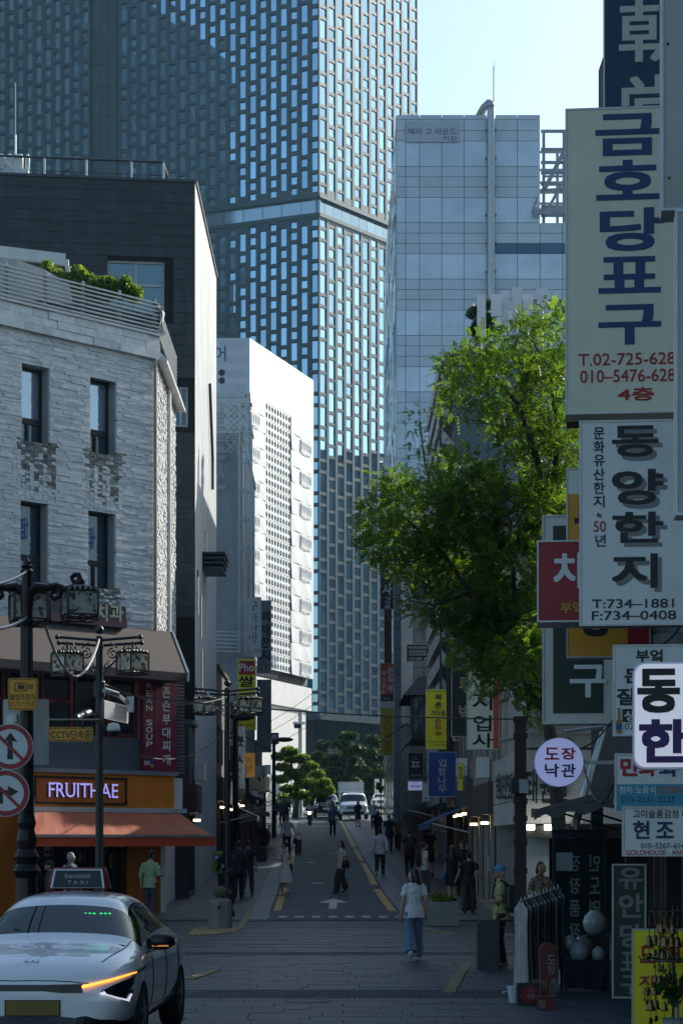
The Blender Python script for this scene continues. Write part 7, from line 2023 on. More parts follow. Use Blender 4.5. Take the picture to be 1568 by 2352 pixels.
ARMS = {'down': ((.055, -.03, -.29), (.075, .05, -.54)), 'swing': ((.05, .10, -.27), (.03, .27, -.44)), 'back': ((.06, -.12, -.26), (.06, -.16, -.50)),
        'front': ((.08, -.01, -.29), (-.10, .20, -.29)), 'phone': ((.05, .06, -.28), (-.04, .32, -.20)), 'face': ((.06, .12, -.25), (-.09, .20, .07)), 'hold': ((.07, -.02, -.28), (.06, .24, -.30)), 'out': ((.12, .02, -.27), (.20, .12, -.48))}
def person(label, px, Y=None, H=1.70, rz=180, top=('tee', (.5, .5, .5)), bottom=('trousers', (.02, .02, .025)), hair=('short', HAIRB), arms=('down', 'down'), stride=.0, shoes=(.02, .02, .02), skin=SKIN, fem=False, feet=None, head=0.0, extras=(), vox=.016, group=None, lean=0.0, dz=0.0):
    if Y is None: Y = YG(feet)
    s = H / 1.72
    rt = thing('person', label, 'person', (0, 0, 0), group)
    V = lambda x, y, z: Vector((x * s, y * s + lean * max(0, z - .9), z * s))
    sw = .160 if fem else .185
    hip = .092
    def legs(sgn):
        fy = stride / 2 * sgn
        lift = .10 if (fy < -.1) else 0.0
        h = V(sgn * hip, 0, .90); f = V(sgn * (hip + .01), fy, .09 + lift)
        k = h.lerp(f, .5) + V(0, .035 + (.06 if lift else .02), 0); k.z = (.49 + lift * .4) * s
        return h, k, f, lift
    def arm(sgn, kind):
        e, w = ARMS[kind]
        S = V(sgn * sw, 0, 1.405)
        E = S + V(sgn * e[0], e[1], e[2]) - V(0, 0, 0) if False else S + Vector((sgn * e[0] * s, e[1] * s, e[2] * s))
        Wp = S + Vector((sgn * w[0] * s, w[1] * s, w[2] * s))
        return S, E, Wp
    B = MB()
    # trunk, neck, head
    tor = [(.84, .13, .10), (.92, .155 if not fem else .165, .11), (1.04, .135 if not fem else .118, .095), (1.18, .15 if not fem else .135, .105), (1.30, .165 if not fem else .145, .11), (1.40, .155 if not fem else .135, .085), (1.45, .08, .06)]
    B.tube([V(0, 0, z) for z, *_ in tor], [(a * s, b * s) for _, a, b in tor], 14)
    B.tube([V(0, -.005, 1.42), V(0, .01, 1.54)], .052 * s, 10)
    Hd = Matrix.Rotation(head, 3, 'Z')
    hc = V(0, .02, 1.605)
    hq = lambda x, y, z: hc + Hd @ Vector((x * s, y * s, z * s))
    Mh = Hd
    B.ball(hc + Vector((0, 0, .015 * s)), (.074 * s, .092 * s, .100 * s), 14, 10, 0, Mh)
    B.ball(hq(0, .022, -.055), (.055 * s, .066 * s, .062 * s), 12, 8, 0, Mh)
    B.ball(hq(0, .065, -.088), (.026 * s, .026 * s, .022 * s), 8, 6, 0, Mh)
    B.tube([hq(0, .085, .015), hq(0, .108, -.022), hq(0, .092, -.036)], [.010 * s, .015 * s, .012 * s], 6)
    for q in (-1, 1): B.ball(hq(q * .076, -.004, -.012), (.014 * s, .024 * s, .032 * s), 8, 6, 0, Mh)
    B.ball(hq(0, .088, -.058), (.024 * s, .012 * s, .010 * s), 8, 5, 0, Mh)
    for sgn, kind in ((-1, arms[0]), (1, arms[1])):
        S, E, Wp = arm(sgn, kind)
        B.tube([S + Vector((-sgn * .03 * s, 0, .01 * s)), S.lerp(E, .3), E, E.lerp(Wp, .35), Wp], [.052 * s, .047 * s, .038 * s, .037 * s, .026 * s], 10)
        d = (Wp - E).normalized(); sd = d.cross(Vector((0, 1, 0)) if abs(d.y) < .8 else Z3).normalized(); nr = sd.cross(d)
        B.ball(Wp + d * .045 * s, (.030 * s, .020 * s, .042 * s), 8, 6, 0, Z3.rotation_difference(d).to_matrix())
        for i, ln in enumerate((.062, .072, .068, .055)):
            b = Wp + d * .075 * s + sd * ((i - 1.5) * .016 * s)
            B.tube([b, b + d * ln * .5 * s + nr * .006 * s, b + d * ln * .9 * s + nr * .022 * s], [.0095 * s, .009 * s, .0075 * s], 6)
        b = Wp + d * .02 * s - sd * .028 * s
        B.tube([b, b + d * .03 * s - sd * .02 * s, b + d * .055 * s - sd * .018 * s], [.012 * s, .011 * s, .008 * s], 6)
    for sgn in (-1, 1):
        h, k, f, lf = legs(sgn)
        B.tube([h + Vector((0, 0, .02 * s)), h.lerp(k, .5), k, k.lerp(f, .35), f], [.085 * s, .07 * s, .052 * s, .055 * s, .035 * s], 10)
    remeshed(B, 'body', skin, rt, vox, 3)
    # shoes
    sm = cloth(shoes)
    for sgn in (-1, 1):
        h, k, f, lf = legs(sgn)
        m = MB(); tilt = -.10 if lf else 0
        m.tube([f + Vector((0, -.07 * s, -.045 * s - tilt * .3)), f + Vector((0, 0, -.045 * s)), f + Vector((0, .09 * s, -.055 * s + tilt * .6)), f + Vector((0, .17 * s, -.065 * s + tilt * .9))], [(.034 * s, .035 * s), (.042 * s, .048 * s), (.044 * s, .034 * s), (.03 * s, .022 * s)], 10)
        m.tube([f + Vector((0, 0, -.05 * s)), f + Vector((0, 0, .03 * s))], .045 * s, 8)
        m.build('shoe', sm, rt, smooth=True)
    # top
    kind, tc = top
    tm = cloth(tc)
    T_ = MB()
    ex = .018
    lo = .80 if kind not in ('tucked', 'crop') else (.95 if kind == 'tucked' else 1.0)
    if kind != 'dress':
        tor2 = [(lo, .192, .142), (.95, .186, .136), (1.06, .155 if not fem else .14, .112), (1.20, .168 if not fem else .155, .120), (1.30, .182 if not fem else .165, .124), (1.40, .175 if not fem else .155, .100), (1.455, .088, .072)]
        tor2 = [q for q in tor2 if q[0] >= lo]
    else:
        tor2 = [(.42, .27, .24), (.60, .24, .21), (.80, .20, .165), (.95, .17, .13), (1.06, .135, .108), (1.20, .15, .118), (1.30, .158, .12), (1.39, .12, .085)]
    T_.tube([V(0, 0, z) for z, *_ in tor2], [(a * s, b * s) for _, a, b in tor2], 16)
    for sgn, ak in ((-1, arms[0]), (1, arms[1])):
        S, E, Wp = arm(sgn, ak)
        if kind in ('tee', 'tucked', 'crop'): T_.tube([S + Vector((-sgn * .05 * s, 0, .0)), S.lerp(E, .25), S.lerp(E, .68)], [.068 * s, .066 * s, .064 * s], 10)
        elif kind == 'long': T_.tube([S + Vector((-sgn * .05 * s, 0, .0)), S.lerp(E, .4), E, E.lerp(Wp, .5), E.lerp(Wp, .93)], [.07 * s, .064 * s, .056 * s, .05 * s, .04 * s], 10)
        elif kind == 'dress': T_.tube([V(sgn * .06, 0, 1.38), V(sgn * .075, 0, 1.455)], .03 * s, 6)
    if kind == 'long': T_.tube([V(0, 0, 1.43), V(0, .005, 1.485)], [.078 * s, .064 * s], 12)
    remeshed(T_, 'dress' if kind == 'dress' else 'top', tm, rt, max(vox, .013), 3)
    # bottom
    bk, bc = bottom
    if bk != 'none':
        bm = cloth(bc)
        Bm = MB()
        if bk == 'skirt':
            hs = [(.50, .22, .19), (.70, .20, .17), (.88, .178, .135), (1.0, .15, .115)]
            Bm.tube([V(0, 0, z) for z, *_ in hs], [(a * s, b * s) for _, a, b in hs], 14)
        else:
            Bm.tube([V(0, 0, z) for z in (.78, .88, .96, 1.02)], [(.14 * s, .11 * s), (.172 * s, .122 * s), (.165 * s, .12 * s), (.15 * s, .112 * s)], 14)
            wide = bk == 'wide'
            for sgn in (-1, 1):
                h, k, f, lf = legs(sgn)
                if bk == 'shorts': Bm.tube([h + Vector((0, 0, .02 * s)), h.lerp(k, .5), h.lerp(k, .95)], [.105 * s, .098 * s, .092 * s], 10)
                else: Bm.tube([h + Vector((0, 0, .02 * s)), h.lerp(k, .5), k, k.lerp(f, .5), f + Vector((0, 0, -.02 * s))], [.105 * s, .094 * s, (.098 if wide else .078) * s, (.104 if wide else .07) * s, (.108 if wide else .058) * s], 10)
        remeshed(Bm, 'skirt' if bk == 'skirt' else ('shorts' if bk == 'shorts' else 'trousers'), bm, rt, max(vox, .013), 3)
    # hair
    hk, hm = hair
    Hm = MB()
    if hk != 'none':
        capped = any(e[0] == 'cap' for e in extras)
        if not capped: Hm.ball(hq(0, -.012, .032), (.083 * s, .096 * s, .098 * s), 12, 8, 0, Mh)
        else: Hm.ball(hq(0, -.03, .0), (.080 * s, .075 * s, .06 * s), 12, 8, 0, Mh)
        if hk == 'short': Hm.ball(hq(0, -.04, -.01), (.078 * s, .064 * s, .075 * s), 10, 8, 0, Mh)
        if hk in ('long', 'bob'):
            low = -.42 if hk == 'long' else -.16
            Hm.tube([hq(0, -.03, .05), hq(0, -.055, -.06), hq(0, -.075, low * .6), hq(0, -.07, low)], [(.078 * s, .07 * s), (.088 * s, .068 * s), (.105 * s if hk == 'long' else .09 * s, .055 * s), (.07 * s, .03 * s)], 12)
            for q in (-1, 1): Hm.tube([hq(q * .07, .02, .03), hq(q * .082, .0, -.06), hq(q * .088, -.03, low * .55)], [.025 * s, .026 * s, .018 * s], 8)
        if hk == 'bun': Hm.ball(hq(0, -.10, .045), .045 * s, 8, 6); Hm.ball(hq(0, -.045, -.01), (.076 * s, .058 * s, .07 * s), 10, 8, 0, Mh)
        # cut the face free: hair sits behind and above the forehead
        remeshed(Hm, 'hair', hm, rt, max(vox * .8, .010), 2)
        if hk != 'none':
            fc = MB(); fc.ball(hq(0, .035, -.022), (.070 * s, .080 * s, .084 * s), 14, 10, 0, Mh); fc.tube([hq(0, .085, .012), hq(0, .120, -.022), hq(0, .10, -.038)], [.009 * s, .014 * s, .011 * s], 6); fc.ball(hq(0, .068, -.09), (.03 * s, .028 * s, .022 * s), 8, 6, 0, Mh)
            remeshed(fc, 'face', skin, rt, max(vox * .6, .009), 2)
    for q in (-1, 1):
        m = MB(); m.ball(hq(q * .031, .108, -.008), (.013 * s, .008 * s, .006 * s), 8, 5, 0, Mh); m.build('eye', INK, rt)
        m = MB(); m.tube([hq(q * .017, .112, .012), hq(q * .034, .108, .017), hq(q * .048, .098, .011)], .004 * s, 5); m.build('eyebrow', hm if hk != 'none' else HAIRB, rt)
    m = MB(); m.tube([hq(-.022, .104, -.057), hq(0, .112, -.059), hq(.022, .104, -.057)], .005 * s, 6); m.build('mouth', M('lips', (.30, .10, .09), .5, var=0), rt)
    # extras
    for e in extras:
        k_ = e[0]
        if k_ == 'cap':
            cm = cloth(e[1]); m = MB(); m.ball(hq(0, -.005, .052), (.088 * s, .104 * s, .085 * s), 14, 8, 0, Mh)
            c_ = m.build('cap', cm, rt, smooth=True)
            m = MB(); m.tube([hq(0, .07, .05), hq(0, .13, .046), hq(0, .175, .032)], [(.012 * s, .078 * s), (.008 * s, .068 * s), (.006 * s, .04 * s)], 10); m.build('brim', cm, c_, smooth=True)
        elif k_ == 'backpack':
            bm_ = cloth(e[1]); m = MB()
            m.tube([V(0, -.20, .92), V(0, -.215, 1.05), V(0, -.215, 1.25), V(0, -.19, 1.39)], [(.10 * s, .06 * s), (.15 * s, .085 * s), (.145 * s, .08 * s), (.08 * s, .05 * s)], 12)
            b_ = m.build('backpack', bm_, rt, smooth=True)
            for q in (-1, 1):
                m = MB(); m.tube([V(q * .09, -.14, 1.36), V(q * .105, -.02, 1.475), V(q * .115, .115, 1.36), V(q * .12, .135, 1.20), V(q * .15, .02, 1.02), V(q * .12, -.13, .98)], .017 * s, 6); m.build('strap', bm_, b_, smooth=True)
        elif k_ == 'bag':                            # shoulder bag: side, colour, height
            sd_ = e[2]; z_ = e[3]; bm_ = cloth(e[1]); m = MB()
            x = sd_ * (sw + .10)
            m.tube([V(x, -.02, z_ - .16), V(x, -.02, z_ - .02), V(x, -.02, z_ + .10)], [(.05 * s, .12 * s), (.062 * s, .145 * s), (.03 * s, .12 * s)], 10)
            b_ = m.build('shoulder_bag', bm_, rt, smooth=True)
            for yy in (-.10, .07):
                m = MB(); m.tube([V(x, yy, z_ + .05), V(sd_ * (sw + .015), yy * .4, 1.46), V(sd_ * (sw - .05), yy * .2, 1.475)], .011 * s, 5); m.build('strap', bm_, b_)
        elif k_ == 'phone':
            S, E, Wp = arm(e[1], arms[0] if e[1] < 0 else arms[1]); d = (Wp - E).normalized(); m = MB(); m.box(Wp + d * .11 * s + Vector((0, 0, .03)), (.075, .015, .15), M=Matrix.Rotation(-.9, 3, 'X')); m.build('phone', INK, rt)
        elif k_ == 'print':                          # printed front or back shapes
            pass
        elif k_ == 'belt':
            m = MB(); m.tube([V(0, 0, .965), V(0, 0, .995)], [(.175 * s, .13 * s)] * 2, 14, cap=False); m.build('belt', INK, rt)
        elif k_ == 'glasses':
            m = MB()
            for q in (-1, 1):
                m.tube([hq(q * .031 + .022 * math.cos(a), .116, -.008 + .017 * math.sin(a)) for a in np.linspace(0, 6.28, 11)], .003, 5); m.bar(hq(q * .055, .11, -.004), hq(q * .078, .0, .0), .005)
            m.bar(hq(-.01, .118, -.005), hq(.01, .118, -.005), .004); m.build('glasses', INK, rt)
        elif k_ == 'collar':
            m = MB(); m.tube([V(0, -.005, 1.435), V(0, .005, 1.492)], [.078 * s, .066 * s], 12, cap=False); m.build('collar', cloth(e[1]), rt, smooth=True)
    rt.rotation_euler = (0, 0, R(rz))
    rt.location = (XA(px, Y), Y, G(Y) + .006 + dz)
    return rt
wht = (.52, .52, .52)
near = .010
denim = (.10, .16, .24)
person('woman in white t-shirt and wide blue jeans walking away on the paved crossing', 951, feet=2207, H=1.64, rz=8, top=('tee', (.55, .55, .56)), bottom=('wide', denim), hair=('long', HAIRB), arms=('down', 'down'), stride=.42, shoes=(.5, .5, .48), fem=True, head=.95, vox=near)
person('man in pale blue cap and olive polo with a black backpack, looking left', 1150, feet=2222, H=1.72, rz=82, top=('tee', (.30, .31, .13)), bottom=('trousers', (.014, .014, .016)), hair=('short', HAIRG), arms=('hold', 'front'), stride=.12, shoes=(.18, .15, .14), skin=SKINT, vox=near, extras=(('cap', (.08, .24, .36)), ('backpack', (.015, .015, .018)), ('glasses',), ('collar', (.32, .33, .14))))
person('woman in a long white sleeveless dress looking at her phone on the left kerb', 655, feet=2058, H=1.64, rz=70, top=('dress', (.56, .56, .55)), bottom=('none', wht), hair=('bun', HAIRB), arms=('phone', 'phone'), stride=.30, shoes=(.45, .42, .38), fem=True, vox=.012, extras=(('phone', 1), ('bag', (.10, .018, .014), 1, .92)))
person('woman in cream shirt and dark patterned trousers crossing the road', 784, feet=2052, H=1.62, rz=118, top=('tee', (.50, .47, .40)), bottom=('wide', (.035, .028, .024)), hair=('bob', HAIRBR), arms=('down', 'hold'), stride=.22, shoes=(.04, .03, .03), fem=True, vox=.012, extras=(('bag', (.02, .018, .016), -1, .98), ('collar', (.52, .49, .42))))
person('man in white shirt and black trousers walking away on the right pavement', 872, feet=2015, H=1.72, rz=-4, top=('long', (.52, .53, .58)), bottom=('trousers', (.016, .017, .02)), arms=('back', 'back'), stride=.45, shoes=(.4, .38, .35), vox=.013, extras=(('belt',),))
person('man in black with a dark backpack beside the man in the white shirt', 940, feet=2016, H=1.70, rz=3, top=('tee', (.014, .014, .016)), bottom=('trousers', (.012, .012, .014)), arms=('down', 'swing'), stride=.3, vox=.015, extras=(('backpack', (.02, .02, .022)),))
person('tall man in black t-shirt and shorts near the white gallery door', 984, feet=2014, H=1.75, rz=-8, top=('tee', (.013, .013, .015)), bottom=('shorts', (.014, .014, .016)), arms=('down', 'back'), stride=.4, shoes=(.015, .015, .015), skin=SKINT, vox=.015)
person('person in white t-shirt with a dark backpack turned to the right, on the pavement', 974, Y=66, H=1.62, rz=-70, top=('tee', (.48, .48, .47)), bottom=('trousers', (.05, .07, .09)), arms=('down', 'down'), stride=.2, shoes=(.3, .3, .3), vox=.014, extras=(('backpack', (.018, .017, .016)), ('glasses',)))
person('woman with long hair in a black dress carrying a blue tote bag', 1038, Y=62.5, H=1.63, rz=12, top=('tee', (.012, .012, .013)), bottom=('skirt', (.012, .012, .013)), hair=('long', HAIRBR), arms=('down', 'down'), stride=.15, shoes=(.012, .012, .012), fem=True, vox=.014, extras=(('bag', (.02, .12, .26), -1, .82),))
person('person in black t-shirt and dark patterned trousers right of the blue tote bag', 1076, Y=57.5, H=1.62, rz=-6, top=('tee', (.010, .010, .011)), bottom=('wide', (.030, .024, .018)), hair=('short', HAIRB), arms=('out', 'out'), stride=.2, shoes=(.03, .03, .03), fem=True, vox=.014)
person('person in a dark cap half hidden between two women in black', 1060, Y=66, H=1.66, rz=190, top=('tee', (.02, .02, .022)), bottom=('trousers', (.02, .02, .02)), vox=.018, extras=(('cap', (.03, .04, .05)),))
person('woman in a patterned brown shirt standing behind the clothes rail', 1240, Y=39.5, H=1.60, rz=205, top=('long', (.17, .125, .085)), bottom=('trousers', (.03, .03, .03)), hair=('bob', HAIRB), arms=('front', 'hold'), fem=True, skin=SKINT, vox=.012, head=-.3, dz=.15)
person('man in a lime green shirt seen from behind, by the orange shop', 345, Y=54.5, H=1.73, rz=-20, top=('long', (.30, .36, .20)), bottom=('trousers', (.05, .05, .055)), arms=('down', 'hold'), vox=.012)
person('white-haired man in front of the dark shop window behind the taxi', 162, Y=52.5, H=1.74, rz=235, top=('long', (.08, .10, .14)), bottom=('trousers', (.03, .03, .03)), hair=('short', HAIRG), vox=.016)
person('person in a black cap behind the taxi roof sign', 116, Y=48.5, H=1.62, rz=110, top=('long', (.02, .02, .022)), bottom=('trousers', (.03, .03, .03)), vox=.014, skin=SKINT, extras=(('cap', (.012, .012, .014)),))
person('man in navy jacket walking away on the left pavement, nearest the third lamp', 548, feet=2066, H=1.72, rz=10, top=('long', (.016, .020, .030)), bottom=('trousers', (.014, .014, .016)), arms=('down', 'down'), stride=.3, vox=.015)
person('person in black leaning forward with a black bag, behind the third lamp post', 528, Y=61.5, H=1.66, rz=30, top=('long', (.012, .012, .014)), bottom=('trousers', (.012, .012, .014)), arms=('swing', 'down'), lean=.25, vox=.016, extras=(('bag', (.010, .010, .011), -1, .75),))
person('man in black shirt and dark jeans on the left pavement, right of the navy jacket', 569, feet=2058, H=1.68, rz=-8, top=('tee', (.013, .013, .015)), bottom=('trousers', (.035, .05, .07)), arms=('down', 'down'), stride=.35, shoes=(.25, .25, .25), vox=.015)
person('man in pale t-shirt walking towards us pulling a suitcase, left pavement', 659, feet=1963, H=1.74, rz=176, top=('tee', (.46, .47, .52)), bottom=('trousers', (.016, .016, .02)), arms=('out', 'down'), stride=.3, shoes=(.05, .05, .05), vox=.015)
person('man in blue shirt and black trousers standing in the middle of the road', 764, feet=1920, H=1.72, rz=178, top=('tee', (.12, .20, .32)), bottom=('trousers', (.012, .012, .014)), stride=.15, vox=.018, extras=(('backpack', (.02, .03, .04)),))
person('person in white with a grey backpack walking away towards the van', 759, Y=147, H=1.76, rz=5, top=('tee', (.5, .5, .5)), bottom=('trousers', (.06, .09, .13)), stride=.3, vox=.02, extras=(('backpack', (.16, .15, .14)),))
person('woman in black standing in front of the white van', 822, feet=1899, H=1.66, rz=185, top=('long', (.012, .012, .014)), bottom=('skirt', (.012, .012, .014)), hair=('long', HAIRB), arms=('face', 'down'), fem=True, vox=.02)
person('left one of a dark-clothed pair on the sunlit left pavement', 647, feet=1896, H=1.66, rz=185, top=('long', (.016, .018, .022)), bottom=('trousers', (.02, .024, .03)), arms=('front', 'down'), stride=.2, vox=.02)
person('right one of a dark-clothed pair on the sunlit left pavement', 657.5, feet=1894, H=1.74, rz=170, top=('long', (.012, .012, .014)), bottom=('trousers', (.016, .018, .02)), arms=('down', 'down'), stride=.2, vox=.02)
person('dark figure standing beside the slim far lamp post', 632.5, feet=1890, H=1.70, rz=150, top=('long', (.014, .014, .016)), bottom=('skirt', (.014, .014, .016)), hair=('bob', HAIRB), fem=True, vox=.02)
person('man in grey shirt and beige trousers on the sunlit plaza', 677, feet=1868, H=1.75, rz=180, top=('tee', (.10, .11, .12)), bottom=('trousers', (.30, .27, .22)), stride=.25, vox=.02, shoes=(.3, .3, .3))
person('shop worker in a white shirt stooping outside the left shops', 574, Y=113, H=1.66, rz=60, top=('tee', (.46, .45, .43)), bottom=('trousers', (.02, .02, .02)), arms=('hold', 'hold'), lean=.3, vox=.018)
person('woman in black at the left of the far right pavement crowd', 868, feet=1936, H=1.66, rz=200, top=('long', (.014, .013, .014)), bottom=('trousers', (.014, .014, .015)), hair=('long', HAIRB), arms=('front', 'down'), fem=True, vox=.018)
person('man in dark grey shirt in the far right pavement crowd', 893, feet=1957, H=1.72, rz=185, top=('tee', (.03, .034, .036)), bottom=('trousers', (.014, .014, .016)), stride=.2, vox=.018)
person('man in pale shirt in the far right pavement crowd', 904, feet=1950, H=1.74, rz=170, top=('long', (.34, .38, .42)), bottom=('trousers', (.02, .022, .026)), stride=.2, vox=.018)
person('person in mustard brown top at the right of the far crowd', 920, feet=1955, H=1.70, rz=195, top=('long', (.17, .09, .025)), bottom=('trousers', (.03, .026, .022)), hair=('bob', HAIRB), vox=.018)
person('man in pale blue striped shirt walking away, right of the white van', 857.5, feet=1902, H=1.72, rz=5, top=('tee', (.34, .39, .44)), bottom=('trousers', (.03, .03, .035)), hair=('short', HAIRG), stride=.2, vox=.02)

# luggage by the man with the suitcase
ms = YG(1962)
for i, (px, lab, w) in enumerate(((681, 'dark suitcase held by the man in the pale t-shirt, left of two', .36), (689, 'dark suitcase standing at the road edge, right of two', .34))):
    o = thing('suitcase', lab, 'suitcase', (XA(px, ms), ms - .1 * i, G(ms)))
    X_ = XA(px, ms); m = MB(); m.box((X_, ms - .1 * i, G(ms) + .36), (w * .42, .30, .60)); m.build('shell', M('case_dark', (.015, .02, .02), .5), o)
    m = MB(); m.bar((X_ - .05, ms, G(ms) + .66), (X_ - .05, ms, G(ms) + .95), .015); m.bar((X_ + .05, ms, G(ms) + .66), (X_ + .05, ms, G(ms) + .95), .015); m.bar((X_ - .05, ms, G(ms) + .95), (X_ + .05, ms, G(ms) + .95), .02); m.build('handle', BLACK, o)
    for q in (-1, 1): m = MB(); m.ball((X_ + q * .05, ms - .1, G(ms) + .03), .03, 6, 4); m.build('wheel', BLACK, o)
o = thing('hand_bag', 'black bag resting on top of the suitcase handles', 'bag', (XA(679, ms), ms, G(ms) + .9)); m = MB(); c = P(679, 1930, ms - .05); m.tube([c - Z3 * .16, c - Z3 * .05, c + Z3 * .1], [(.12, .09), (.14, .1), (.08, .05)], 10); m.tube([c + Vector((-.06, 0, .08)), c + Vector((0, 0, .28)), c + Vector((.06, 0, .08))], .012, 5); m.build('bag', INK, o, smooth=True)

# bins and crates standing along the left shops
for i, (px, Y, w, h, lab, mat) in enumerate(((520, 68, .5, .7, 'dark crate standing against the left shops near the lamp', BLACK), (585, 92, .45, .9, 'green bin standing by the left shops', M('bin_green', (.05, .08, .03), .6)), (604, 108, .5, .8, 'black display stand beside the cloth hanging', BLACK), (596, 90, .6, .5, 'low dark box at the edge of the left pavement', BLACK))):
    o = thing('crate', lab, 'crate', (XA(px, Y), Y, G(Y))); m = MB(); m.box((XA(px, Y), Y, G(Y) + h / 2), (w, w, h)); m.build('box', mat, o); m = MB(); m.box((XA(px, Y), Y, G(Y) + h + .02), (w + .05, w + .05, .05)); m.build('lid', mat, o)
bk = thing('bicycle', 'dark bicycle leaning by the slim far lamp post', 'bicycle', (XA(616, 112), 112, G(112)))
for q in (0, 1.05):
    c = Vector((XA(616, 112) + .05, 111.6 + q, G(112) + .33)); m = MB(); m.tube([c + Vector((0, .32 * math.cos(a), .32 * math.sin(a))) for a in np.linspace(0, 6.2832, 21)], .022, 5); m.build('wheel', BLACK, bk)
m = MB(); q = lambda y, z: Vector((XA(616, 112) + .05, 111.6 + y, G(112) + z)); m.tube([q(0, .33), q(.25, .85), q(.85, .8), q(1.05, .33)], .02, 5); m.tube([q(.25, .85), q(.5, .35), q(.85, .8)], .02, 5); m.tube([q(.5, .35), q(1.05, .33)], .015, 5); m.tube([q(.25, .85), q(.2, 1.0)], .018, 5); m.bar(q(.2, 1.0) - Vector((.25, 0, 0)), q(.2, 1.0) + Vector((.25, 0, 0)), .03); m.box(q(.87, .88), (.14, .26, .06)); m.build('frame', BLACK, bk)

# ================================================================== VEHICLES
CARW = M('car_white', (.78, .78, .79), .25, var=.02, coat=1.0)
CARB = M('car_black', (.014, .015, .018), .2, var=.0, coat=1.0)
CARGL = glass('car_glass', (.008, .016, .022), .02, spec=.5)
TRIM = M('car_trim', (.012, .012, .013), .35, var=0)
CHROME = M('chrome', (.55, .56, .58), .15, metal=1.0, var=0)
TYRE = M('tyre', (.018, .018, .018), .85, var=.2)
RIM = M('rim_metal', (.22, .22, .23), .35, metal=.8, var=.1)
def loft_body(rt, stations, mat_of, mats, names, levels=2):
    """stations: (y, half profile [(x, z)...] bottom centre to top centre). Faces are painted by mat_of(i, j), smoothed, then cut apart into parts."""
    n = len(stations[0][1]); m = MB()
    ring = []
    for y, hp in stations:
        pr = [(x, z) for x, z in hp] + [(-x, z) for x, z in hp[-2:0:-1]]
        ring.append([(x, y, z) for x, z in pr])
    k = len(ring[0])
    for r_ in ring: m.v.extend(r_)
    def seg(j): return j if j < n - 1 else k - 1 - j
    for i in range(len(ring) - 1):
        for j in range(k):
            j2 = (j + 1) % k
            m.f.append((i * k + j, (i + 1) * k + j, (i + 1) * k + j2, i * k + j2)); m.m.append(mat_of(i, seg(j)))
    m.f.append(tuple(range(k))); m.m.append(0)
    m.f.append(tuple((len(ring) - 1) * k + j for j in reversed(range(k)))); m.m.append(0)
    raw = m.mesh('raw', mats)
    bm = bmesh.new(); bm.from_mesh(raw)
    bmesh.ops.recalc_face_normals(bm, faces=bm.faces); bm.to_mesh(raw); bm.free()
    o = bpy.data.objects.new('raw', raw); md = o.modifiers.new('s', 'SUBSURF'); md.levels = levels
    me = evaluated(o)
    out = []
    for mi, nm in enumerate(names):
        bm = bmesh.new(); bm.from_mesh(me)
        bmesh.ops.delete(bm, geom=[f for f in bm.faces if f.material_index != mi], context='FACES')
        if not len(bm.faces): bm.free(); continue
        for f in bm.faces: f.material_index = 0; f.smooth = True
        me2 = bpy.data.meshes.new(nm); bm.to_mesh(me2); bm.free(); me2.materials.append(mats[mi])
        q = bpy.data.objects.new(nm, me2); COL.objects.link(q); q.parent = rt; out.append(q)
    bpy.data.objects.remove(o); bpy.data.meshes.remove(me)
    return out
def wheel(rt, x, y, r_, w=.22):
    s = 1 if x > 0 else -1
    m = MB(); M_ = Matrix.Rotation(R(90), 3, 'Y')
    k0 = len(m.v)
    prof = [(r_ * .62, -w / 2), (r_ * .93, -w / 2), (r_, -w * .35), (r_, w * .35), (r_ * .93, w / 2), (r_ * .62, w / 2)]
    m.lathe(prof, (0, 0, 0), 24)
    m.v = [tuple(M_ @ Vector(v) + Vector((x, y, r_))) for v in m.v]
    t = m.build('wheel', TYRE, rt, smooth=False)
    m = MB(); m.lathe([(r_ * .62, -w / 2 + .02), (r_ * .62, w / 2 - .015), (r_ * .55, w / 2 - .03)], (0, 0, 0), 20)
    for a in range(5):
        t0 = a * 1.2566; m.bar((0, 0, w / 2 + .002), (r_ * .6 * math.cos(t0), r_ * .6 * math.sin(t0), w / 2 - .02), .07, .03)
    m.v = [tuple(Matrix.Rotation(R(90) * s, 3, 'Y') @ Vector(v) + Vector((x, y, r_))) for v in m.v]
    m.build('rim', RIM, t)
    m = MB(); m.lathe([(r_ * 1.07, -.02), (r_ * 1.07, .0)], (0, 0, 0), 24); m.v = [tuple(Matrix.Rotation(R(90) * s, 3, 'Y') @ Vector(v) + Vector((x - s * (-.0) + s * (w / 2 - .035), y, r_ + .01))) for v in m.v]
    m.build('wheel_arch', TRIM, rt)
    return t

